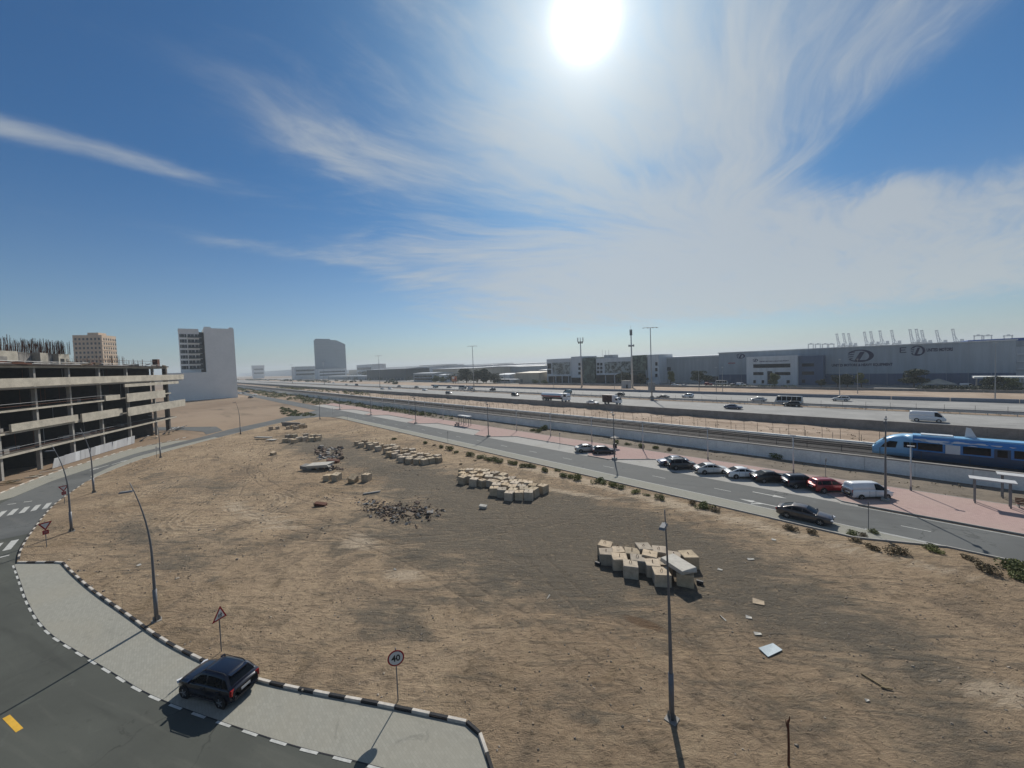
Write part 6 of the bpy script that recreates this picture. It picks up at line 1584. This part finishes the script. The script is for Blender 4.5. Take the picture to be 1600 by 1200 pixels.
def panel(t, name, mat, pa, pb, Y, dep=0.12, grow=0.0):
    """a box on the facade plane y=Y, spanning two sighted corners"""
    x0, z0 = onY(pa[0], pa[1], Y); x1, z1 = onY(pb[0], pb[1], Y); ox, oy = t.location.x, t.location.y
    return MB().box(x0-ox, Y-oy-dep, max(0.0, min(z0, z1))-t.location.z, x1-ox, Y-oy, max(z0, z1)-t.location.z).build(name, mat, t)
# --- big warehouse with the company signs
YU = 260.0
t = empty('warehouse', (-28, YU, 0.0)); tag(t, 'long blue grey warehouse with dark blue company signs across its front', 'warehouse')
xl = onY(1123, 553, YU)[0]+28; xr = onY(1588, 531, YU)[0]+28; zr = 19.6
MB().box(xl, 0, 6.0, xr, 90, zr).build('wall', MT['ud'], t)
MB().box(xl-0.001, -0.02, 0, xr, 89.9, 5.998).build('lower_wall', MT['udlow'], t)  # lower front darker, its shade and haze painted in
MB().box(xl-0.4, -0.4, zr+.003, xr+.4, 90, zr+0.5).build('roof_edge', MT['clad_w'], t)
n_pan = 18
for k in range(1, n_pan):
    x = xl+(xr-xl)*k/n_pan; MB().box(x-0.05, -0.06, 0.1, x+0.05, -0.021, zr-0.1).build('panel_joint', MT['clad_g'], t)
# office block projecting in front
xo0, zo = onY(1166, 556, 250); xo1, _ = onY(1246, 556, 250)
MB().box(xo0+28, -10, 0, xo1+28, -0.03, 16.6).build('office_block', MT['clad_w'], t); MB().box(xo1+28.003, -8, 0, xo1+28+10.5, -0.03, 16.2).build('office_wing', MT['udlow'], t)
for (a, b, c_, d_) in ((1177, 569.3, 1235, 574), (1177, 581.5, 1193, 586), (1211, 581.5, 1235, 586), (1177, 594, 1181, 599), (1190, 594, 1194, 599), (1229, 594, 1234, 599)):
    wv = panel(t, 'window', MT['bglass'], (a, b), (c_, d_), 249.97, 0.05)
panel(t, 'entrance', MT['bglass'], (1199, 580), (1207, 600), 249.97, 0.08); panel(t, 'entrance_frame', MT['clad_w'], (1207, 577), (1210, 600), 249.97, 0.6)
for (a, b, c_, d_) in ((1253, 568, 1272, 572.5), (1253, 580.5, 1272, 585.5), (1253, 593, 1258, 598)): panel(t, 'window', MT['bglass'], (a, b), (c_, d_), 251.97, 0.05)
def facing(px, py, Y, t):
    x, z = onY(px, py, Y)
    return Matrix.Translation((x-t.location.x, Y-t.location.y, z-t.location.z)) @ Matrix.Rotation(R(90), 4, 'X')
def logo(t, px, py, wpx, Y, ring=False):
    x0, _ = onY(px-wpx/2, py, Y); x1, _ = onY(px+wpx/2, py, Y); a = (x1-x0)/2; b = a*(0.98 if ring else 0.62)
    M = facing(px, py, Y, t)
    mb = MB()
    # swelling ring, heavier at the right
    n = 40; vo, vi = [], []
    for k in range(n):
        q = 2*math.pi*k/n; vo.append((a*math.cos(q), b*math.sin(q))); wd = 0.15+0.17*max(0, math.cos(q-0.15))**2
        vi.append((a*(1-wd)*math.cos(q)-a*0.02, b*(1-wd*1.1)*math.sin(q)))
    keep = [k for k in range(n) if not (150 < k*360/n < 214)]
    for k in keep:
        k2 = (k+1) % n
        mb.add([(*vo[k], 0.04), (*vo[k2], 0.04), (*vi[k2], 0.04), (*vi[k], 0.04), (*vo[k], 0), (*vo[k2], 0), (*vi[k2], 0), (*vi[k], 0)], [(0, 1, 2, 3), (4, 5, 1, 0), (6, 7, 3, 2)])
    # slanted stroke
    mb.prism([(-0.42*a, -0.80*b), (-0.05*a, -0.80*b), (0.36*a, 0.62*b), (0.02*a, 0.62*b)], 0, 0.04)
    mb.prism([(-0.42*a, -0.86*b), (0.35*a, -0.86*b), (0.45*a, -0.68*b), (-0.36*a, -0.68*b)], 0, 0.038)
    for k in range(4):     # globe stripes at the left
        y0 = -0.55*b+k*0.34*b; mb.prism([(-0.93*a+abs(y0)/b*.2*a, y0), (-0.55*a+.06*a*k, y0+.10*b), (-0.50*a+.06*a*k, y0+.25*b), (-0.90*a+abs(y0)/b*.2*a, y0+.13*b)], 0, 0.036)
    o = mb.build('emblem', MT['blue_sign'], t); o.matrix_local = M
logo(t, 1343.5, 556, 43, YU-0.05); logo(t, 1157, 556.5, 14, YU-0.05); logo(t, 1433.5, 548, 24, YU-0.05, True); logo(t, 1180, 563, 8.5, 249.95)
def sign_text(t, s, px, py, wpx, hpx, Y, mat, nm='lettering'):
    o = text_mesh(s, 1.0, 0.02, nm, mat, t, None, 1.0, 0.05)
    xs2 = [v.co.x for v in o.data.vertices]; ys2 = [v.co.y for v in o.data.vertices]
    x0, z0 = onY(px-wpx/2, py, Y); x1, _ = onY(px+wpx/2, py, Y); _, z1 = onY(px, py-hpx/2, Y); _, z2 = onY(px, py+hpx/2, Y)
    sx = (x1-x0)/(max(xs2)-min(xs2)); sy_ = (z1-z2)/(max(ys2)-min(ys2))
    o.data.transform(Matrix.Diagonal((sx, sy_, 1, 1)))
    o.matrix_local = facing(px, py, Y, t)
sign_text(t, 'UNITED MOTORS & HEAVY EQUIPMENT', 1345, 570.3, 95, 5.2, YU-0.05, MT['blue_sign'])
sign_text(t, 'UNITED MOTORS', 1468, 546.5, 41, 5.4, YU-0.05, MT['blue_sign'])
sign_text(t, 'UNITED MOTORS & HEAVY EQUIPMENT', 1209, 564.4, 46, 1.6, 249.95, MT['blue_sign'])
M = facing(1411, 547, YU-0.05, t)
mb = MB()
for pl_ in ([(-1.1, -1.3), (-.7, -1.3), (-.7, 1.3), (-1.1, 1.3)], [(-.7, .9), (1.1, .9), (1.1, 1.3), (-.7, 1.3)], [(-.7, -1.3), (1.1, -1.3), (1.1, -.9), (-.7, -.9)], [(-.7, -.2), (.8, -.2), (.8, .2), (-.7, .2)]): mb.prism(pl_, 0, 0.05)
o = mb.build('emblem', MT['blue_sign'], t); o.matrix_local = M
mb = MB(); xq = 0
for wd in (.5, .35, .35, .2, .45, .3, .35, .4): mb.prism([(xq, -.35), (xq+wd, -.35), (xq+wd*.9, .35), (xq+wd*.1, .35)], 0, 0.04); xq += wd+.14
o = mb.build('red_lettering', MT['red'], t); o.matrix_local = facing(1138, 567.5, YU-0.05, t)
# --- building at the right edge, with blue top
t = empty('blue_topped_building', (60, 285, 0)); tag(t, 'pale building with bright blue roof band at the right edge', 'building')
x0 = onY(1583, 540, 285)[0]-60
MB().box(x0, 0, 0, x0+70, 40, 17).build('wall', MT['clad_w'], t); MB().box(onY(1512, 530, 285)[0]-60, -0.5, 19.6, x0+70, 40, onY(1590, 528, 285)[1]).build('blue_band', MT['clad_b'], t); MB().box(x0, -.3, 17.003, x0+70, 40, 19.59).build('upper_wall', MT['clad_g'], t)
for k in range(4): MB().box(x0+1, -0.4, 3+k*3.4, x0+60, -0.002, 3.5+k*3.4).build('ledge', MT['white'], t)
t = empty('entrance_canopy', (15, 240, 0.3)); tag(t, 'flat pale canopy roof on posts before the warehouse right end', 'canopy')
x0 = onY(1522, 590, 240)[0]-15; MB().box(x0, 0, 4.4, x0+45, 9, 5.1).build('roof', MT['conc_wall'], t)
for k in range(8): MB().box(x0+0.5+k*5.5, 0.5, 0, x0+0.9+k*5.5, 0.9, 4.4).build('post', MT['conc'], t)
t = empty('shade_tent', (onY(1466, 598, 246)[0], 246, 0.3)); tag(t, 'pale peaked shade tent before the warehouse', 'tent')
MB().add([(-5.2, -3, 1.6), (5.2, -3, 1.6), (5.2, 3, 1.6), (-5.2, 3, 1.6), (0, 0, 4.0)], [(0, 1, 4), (1, 2, 4), (2, 3, 4), (3, 0, 4)]).build('roof', MT['conc_cream'], t)
for sx in (-5, 5):
    for sy_ in (-2.8, 2.8): MB().box(sx-.1, sy_-.1, 0, sx+.1, sy_+.1, 1.65).build('post', MT['steel'], t)
# --- grey shed between office and warehouse
t = empty('grey_shed', (-100, 262, 0)); tag(t, 'plain grey shed between the white office and the warehouse', 'warehouse')
xa = onY(1032, 560, 262)[0]+100; xb = onY(1126, 560, 262)[0]+100
MB().box(xa, 0, 0, xb, 70, 17.6).build('wall', MT['clad_g'], t); MB().box(xa-.3, -.3, 17.603, xb+.3, 70, 18.4).build('roof', MT['clad_w'], t)
panel(t, 'window', MT['bglass'], (1034, 574), (1048, 579), 261.98, 0.06); panel(t, 'door', MT['dark'], (1100, 588), (1122, 597), 261.98, 0.06)
# --- white office building with patterned glass
YO = 250.0
t = empty('office_building', (-170, YO, 0.3)); tag(t, 'white office building with patterned glass panels and dark ground floor', 'office')
MT['pattern'] = None
m, n, b = base_mat('patterned_glass', 0.25, 0, 0.5)
p = n.new('ShaderNodeNewGeometry').outputs['Position']
vr = n.new('ShaderNodeTexVoronoi', feature='DISTANCE_TO_EDGE'); n.put(vr.inputs['Vector'], n.map(p, (0.55, 0.55, 0.8))); vr.inputs['Scale'].default_value = 0.9
f = n.m('MULTIPLY', n.sstep(vr.outputs['Distance'], 0.10, 0.02), 1.0); f2 = n.sstep(n.noise(p, 0.35, 4, 0.6), 0.5, 0.56)
n.put(b.inputs['Base Color'], n.mix(n.m('MAXIMUM', n.m('MULTIPLY', f, 0.8), n.m('MULTIPLY', f2, 0.9)), (0.015, 0.024, 0.022), (0.38, 0.42, 0.41)))
MT['pattern'] = m
m2 = m.copy(); m2.name = 'patterned_glass_green'; MT['pattern2'] = m2
nb_ = [q for q in m2.node_tree.nodes if q.type == 'MIX'][0]; nb_.inputs[6].default_value = (0.02, 0.036, 0.030, 1); nb_.inputs[7].default_value = (0.13, 0.175, 0.145, 1)
def ob(nm, mat, pa, pb, dep, front):
    x0, z0 = onY(pa[0], pa[1], YO); x1, z1 = onY(pb[0], pb[1], YO); z0, z1 = max(z0, z1), min(z0, z1)
    return MB().box(x0+170, -front, max(0, z1-.3), x1+170, dep-front, z0-.3).build(nm, mat, t)
ob('wall', MT['clad_w'], (854, 561.5), (893, 602), 20, 0); ob('wall', MT['clad_w'], (893.2, 557.5), (910.8, 602), 22, 1.0); ob('glass_block', MT['pattern2'], (911, 559), (931, 602), 20, 0.3)
ob('wall', MT['clad_w'], (931.2, 560), (1012, 602), 21, 0.1); ob('roof_room', MT['clad_g'], (940, 555), (954, 560.2), 8, -3); ob('glass_block', MT['pattern2'], (989, 555.5), (1011, 578), 20, 1.2)
ob('end_block', MT['clad_w'], (1012.2, 554.5), (1031, 602), 22, 0.6)
ob('ground_glazing', MT['bglass'], (857, 588), (892, 600), 0.3, 0.2); ob('ground_glazing', MT['bglass'], (932, 586), (1010, 600), 0.3, 0.35); ob('ground_glazing', MT['bglass'], (894, 590), (910, 600), 0.3, 1.2)
ob('patterned_panel', MT['pattern'], (863, 567), (891, 585), 0.25, 0.2); ob('window', MT['bglass'], (855.5, 568), (861.5, 576), 0.2, 0.15); ob('window', MT['bglass'], (855.5, 578), (861.5, 584), 0.2, 0.15)
ob('patterned_panel', MT['pattern'], (945, 566), (986, 583), 0.25, 0.35); ob('patterned_panel', MT['pattern2'], (990, 579), (1010, 586), 0.25, 1.45)
ob('ledge', MT['white'], (860, 585.5), (893, 587), 0.9, 0.8); ob('ledge', MT['white'], (940, 583.5), (988, 585), 0.9, 0.9)
for k in range(6):
    ob('window', MT['bglass'], (933+(k % 2)*5, 567+(k//2)*6), (936.5+(k % 2)*5, 571+(k//2)*6), 0.2, 0.3); 
for k in range(3): ob('window', MT['bglass'], (1024.5, 566+k*9), (1028, 571+k*9), 0.2, 0.8)
for k in range(3): ob('window', MT['bglass'], (905, 567+k*7), (908.5, 571+k*7), 0.2, 1.2)
for px in (870, 880, 890, 948, 962, 976, 990): ob('pillar', MT['clad_w'], (px-0.6, 586), (px+0.6, 601), 0.5, 1.5)
for px, h in ((941, 547), (946, 548), (951, 547)): 
    x, z = onY(px, h, YO+5); MB().tube([(x+170, 5, 19), (x+170, 5, z)], 0.1, 5).build('aerial', MT['steel'], t)

# --- smaller buildings along the far side
def shed(name, pxa, pxb, ptop, Y, label, mat, dep=40, roofm='clad_w', bands=0, base=0.35, cat='building', winm=None):
    xa, za = onY(pxa, ptop, Y); xb, zb_ = onY(pxb, ptop, Y); z = max(3.5, (za+zb_)/2)
    t = empty(name, ((xa+xb)/2, Y, base)); tag(t, label, cat)
    w_ = abs(xb-xa)/2
    MB().box(-w_, 0, -0.5, w_, dep, z-base).build('wall', MT[mat], t)
    mb = MB(); mb.add([(-w_-.5, -.5, z-base+.01), (w_+.5, -.5, z-base+.01), (w_+.5, dep+.5, z-base+.01), (-w_-.5, dep+.5, z-base+.01), (-w_-.5, -.5, z-base+.5), (w_+.5, -.5, z-base+.5), (w_+.5, dep+.5, z-base+.5), (-w_-.5, dep+.5, z-base+.5), (-w_-.5, dep/2, z-base+1.4), (w_+.5, dep/2, z-base+1.4)], [(0,1,5,4),(4,5,9,8),(8,9,6,7),(1,2,6,9,5),(3,0,4,8,7),(2,3,7,6)]); mb.build('roof', MT[roofm], t)
    for k in range(bands): MB().box(-w_*.92, -.06, (z-base)*(0.2+0.36*k), w_*.92, -.001, (z-base)*(0.2+0.36*k)+(z-base)*.22).build('window_band', MT[winm or 'bglass'], t)
    nd = max(1, int(w_/6))
    if not bands:
        for k in range(nd): xq = -w_+(k+.5)*2*w_/nd; MB().box(xq-1.6, -.05, 0, xq+1.6, -.001, 3.2).build('door', MT['conc_dk'], t)
    return t
MT['mesh_grey'] = clad_mat('mesh_screen', (0.085, 0.092, 0.092), 1.0, 0.3)
shed('grey_box_building', 573, 634, 577.5, 262, 'dark grey box building clad in mesh screen', 'mesh_grey', 40, 'clad_g', 0)
shed('long_wall_building', 512, 573, 588.2, 262, 'long low grey building left of the dark box building', 'clad_g', 20, 'clad_g')
shed('white_block', 557, 581, 570.2, 420, 'small white block with stepped top behind the grey box', 'clad_w', 40, 'clad_w', 2)
shed('teal_glass_building', 646, 676, 584, 240, 'low building with teal glass bands', 'clad_g', 30, 'clad_g', 2)
shed('small_white_house', 686, 698, 586.5, 236, 'small pale house beside the teal glass building', 'clad_w', 14, 'clad_w', 1)
shed('showroom', 776, 797, 586, 238, 'white showroom with pillars behind a flat canopy', 'clad_w', 25, 'clad_w', 1)
shed('beige_shed', 806, 842, 583.5, 243, 'beige shed left of the white office', 'clad_beige', 40, 'clad_beige')
shed('yellow_shed', 842.5, 854, 579, 262, 'bright sandy shed wall beside the white office', 'clad_beige', 40, 'clad_w')
t = empty('forecourt_canopy', (onY(780, 594, 228)[0], 228, .3)); tag(t, 'long flat forecourt canopy before the showroom', 'canopy')
MB().box(-14, 0, 3.6, 22, 5, 4.1).build('roof', MT['white'], t)
for k in range(6): MB().box(-13+k*6.5, .5, 0, -12.7+k*6.5, .8, 3.6).build('post', MT['steel'], t)
rn = random.Random(21)
fars = [(374, 396, 583.0, 900), (384, 430, 582.2, 1200), (440, 462, 580.0, 760), (505, 545, 579.0, 820), (400, 470, 579.5, 620), (420, 500, 578.8, 900), (545, 600, 577.5, 520), (600, 668, 574.8, 330), (640, 700, 573.0, 640), (655, 684, 570.5, 900), (676, 745, 576.5, 300), (700, 770, 571.5, 700), (745, 800, 573.4, 420), (770, 845, 573.5, 360), (800, 870, 570.2, 620), (740, 860, 568.9, 1100), (560, 700, 573.6, 1300), (830, 900, 567.0, 1200), (1040, 1130, 556.8, 700), (850, 990, 566, 900), (470, 560, 580.5, 1500), (620, 780, 571.8, 1900)]
for i, (a, b, pt, Y) in enumerate(fars):
    shed('distant_shed', a, b, pt, Y, 'low pale industrial shed on the hazy skyline, %s of the far sheds' % ordn(i), ['clad_w', 'clad_g', 'clad_beige', 'clad_w'][i % 4], 60+Y*.05, ['clad_w', 'clad_g', 'clad_w'][i % 3], 0)
# parked vehicles before the far buildings
for i, (px, py, kd, ck, c, lb) in enumerate(((1158, 603, 'van', 'white', WHT, 'white van parked before the warehouse office'), (1128, 601, 'minibus', 'cream', (0.55, 0.54, 0.50), 'long cream bus parked left of the warehouse office'), (1107, 602, 'suv', 'red', REDC, 'red vehicle parked beside the round tree'), (1512, 605, 'van', 'white', WHT, 'white van beside the shade tent'), (1055, 603, 'sedan', 'white', WHT, 'white car parked before the grey shed'), (1070, 604, 'sedan', 'silver', SIL, 'silver car parked before the grey shed'), (1148, 603, 'sedan', 'bluegrey', (0.075, 0.095, 0.15), 'blue car parked among vans at the office'))):
    x, y = W(px, py, 0.35); y = min(y, 247); x = onY(px, py, y)[0]; car(kd, ck, c, x, y, 0, lb, 'van' if kd in ('van', 'minibus') else 'car', 'vehicles parked at the warehouse', 0.36, 0, 'parked_'+('van' if kd == 'van' else 'bus' if kd == 'minibus' else 'car'))

# --- port cranes on the horizon
YC = 2000.0
cr = []
for i, (px, pt) in enumerate(((1312.5, 521), (1323, 520.5), (1331, 520.5), (1356, 518), (1366, 517.5), (1380.5, 516), (1399, 515.5), (1428, 514), (1438, 513.5), (1446.5, 515.5), (1470, 515.5), (1495.5, 513.5))):
    x, z = onY(px, pt, YC); t = empty('port_crane', (x, YC, 0)); tag(t, 'distant port crane with raised boom above the warehouse roof, %s from the left' % ordn(i), 'crane', 'port cranes on the horizon')
    H_ = z
    for sx in (-7, 7):
        for sy_ in (-8, 8): MB().box(sx-1.0, sy_-1.0, 0, sx+1.0, sy_+1.0, H_*.45).build('leg', MT['crane'], t)
    MB().box(-8, -9, H_*.42, 16, 9, H_*.47).build('portal_beam', MT['crane'], t)
    MB().box(6, -4, H_*.47, 15, 4, H_*.56).build('machine_house', MT['crane'], t)
    bm_ = MB()
    for s in (-2.6, 2.6): bm_.tube([(-4+s, 0, H_*.45), (-10+s, 0, H_)], 1.1, 4)
    for k in range(7):
        q0, q1 = k/7, (k+1)/7; bm_.tube([(-4-6*q0-2.6, 0, H_*(.45+.55*q0)), (-4-6*q1+2.6, 0, H_*(.45+.55*q1))], 0.7, 4)
    bm_.build('boom', MT['crane'], t); MB().tube([(4, 0, H_*.47), (-7.5, 0, H_*.78)], 0.8, 4).build('stay', MT['crane'], t); MB().box(-14, -3, H_*.965, -6, 3, H_).build('boom_head', MT['crane'], t)
for i, px in enumerate((1267, 1278, 1289, 1299, 1528, 1543, 1575)):
    x, z = onY(px, 537 if px < 1400 else 523.5, YC); t = empty('yard_gantry', (x, YC, 0)); tag(t, 'low distant yard gantry beside the port cranes, %s from the left' % ordn(i), 'gantry', 'yard gantries on the horizon')
    for s in (-8, 8): MB().box(s-1.2, -4, 0, s+1.2, 4, z).build('leg', MT['crane'], t)
    MB().box(-10, -4, z-4, 10, 4, z-1).build('beam', MT['crane'], t); MB().box(-3, -4, z-.99, 4, 4, z+2).build('trolley', MT['crane'], t)

# ================================================================== AIR
HAZE = 0.00024
m = bpy.data.materials.new('haze'); m.use_nodes = True; nt = m.node_tree; nt.nodes.clear()
pv_ = nt.nodes.new('ShaderNodeVolumePrincipled'); pv_.inputs['Color'].default_value = (0.86, 0.94, 1.0, 1); pv_.inputs['Density'].default_value = HAZE; pv_.inputs['Anisotropy'].default_value = 0.2
out = nt.nodes.new('ShaderNodeOutputMaterial'); nt.links.new(pv_.outputs[0], out.inputs['Volume'])
hz = MB().box(-7600, -1000, -1.1, 3300, 7600, 135).build('haze', m); hz['kind'] = 'stuff'
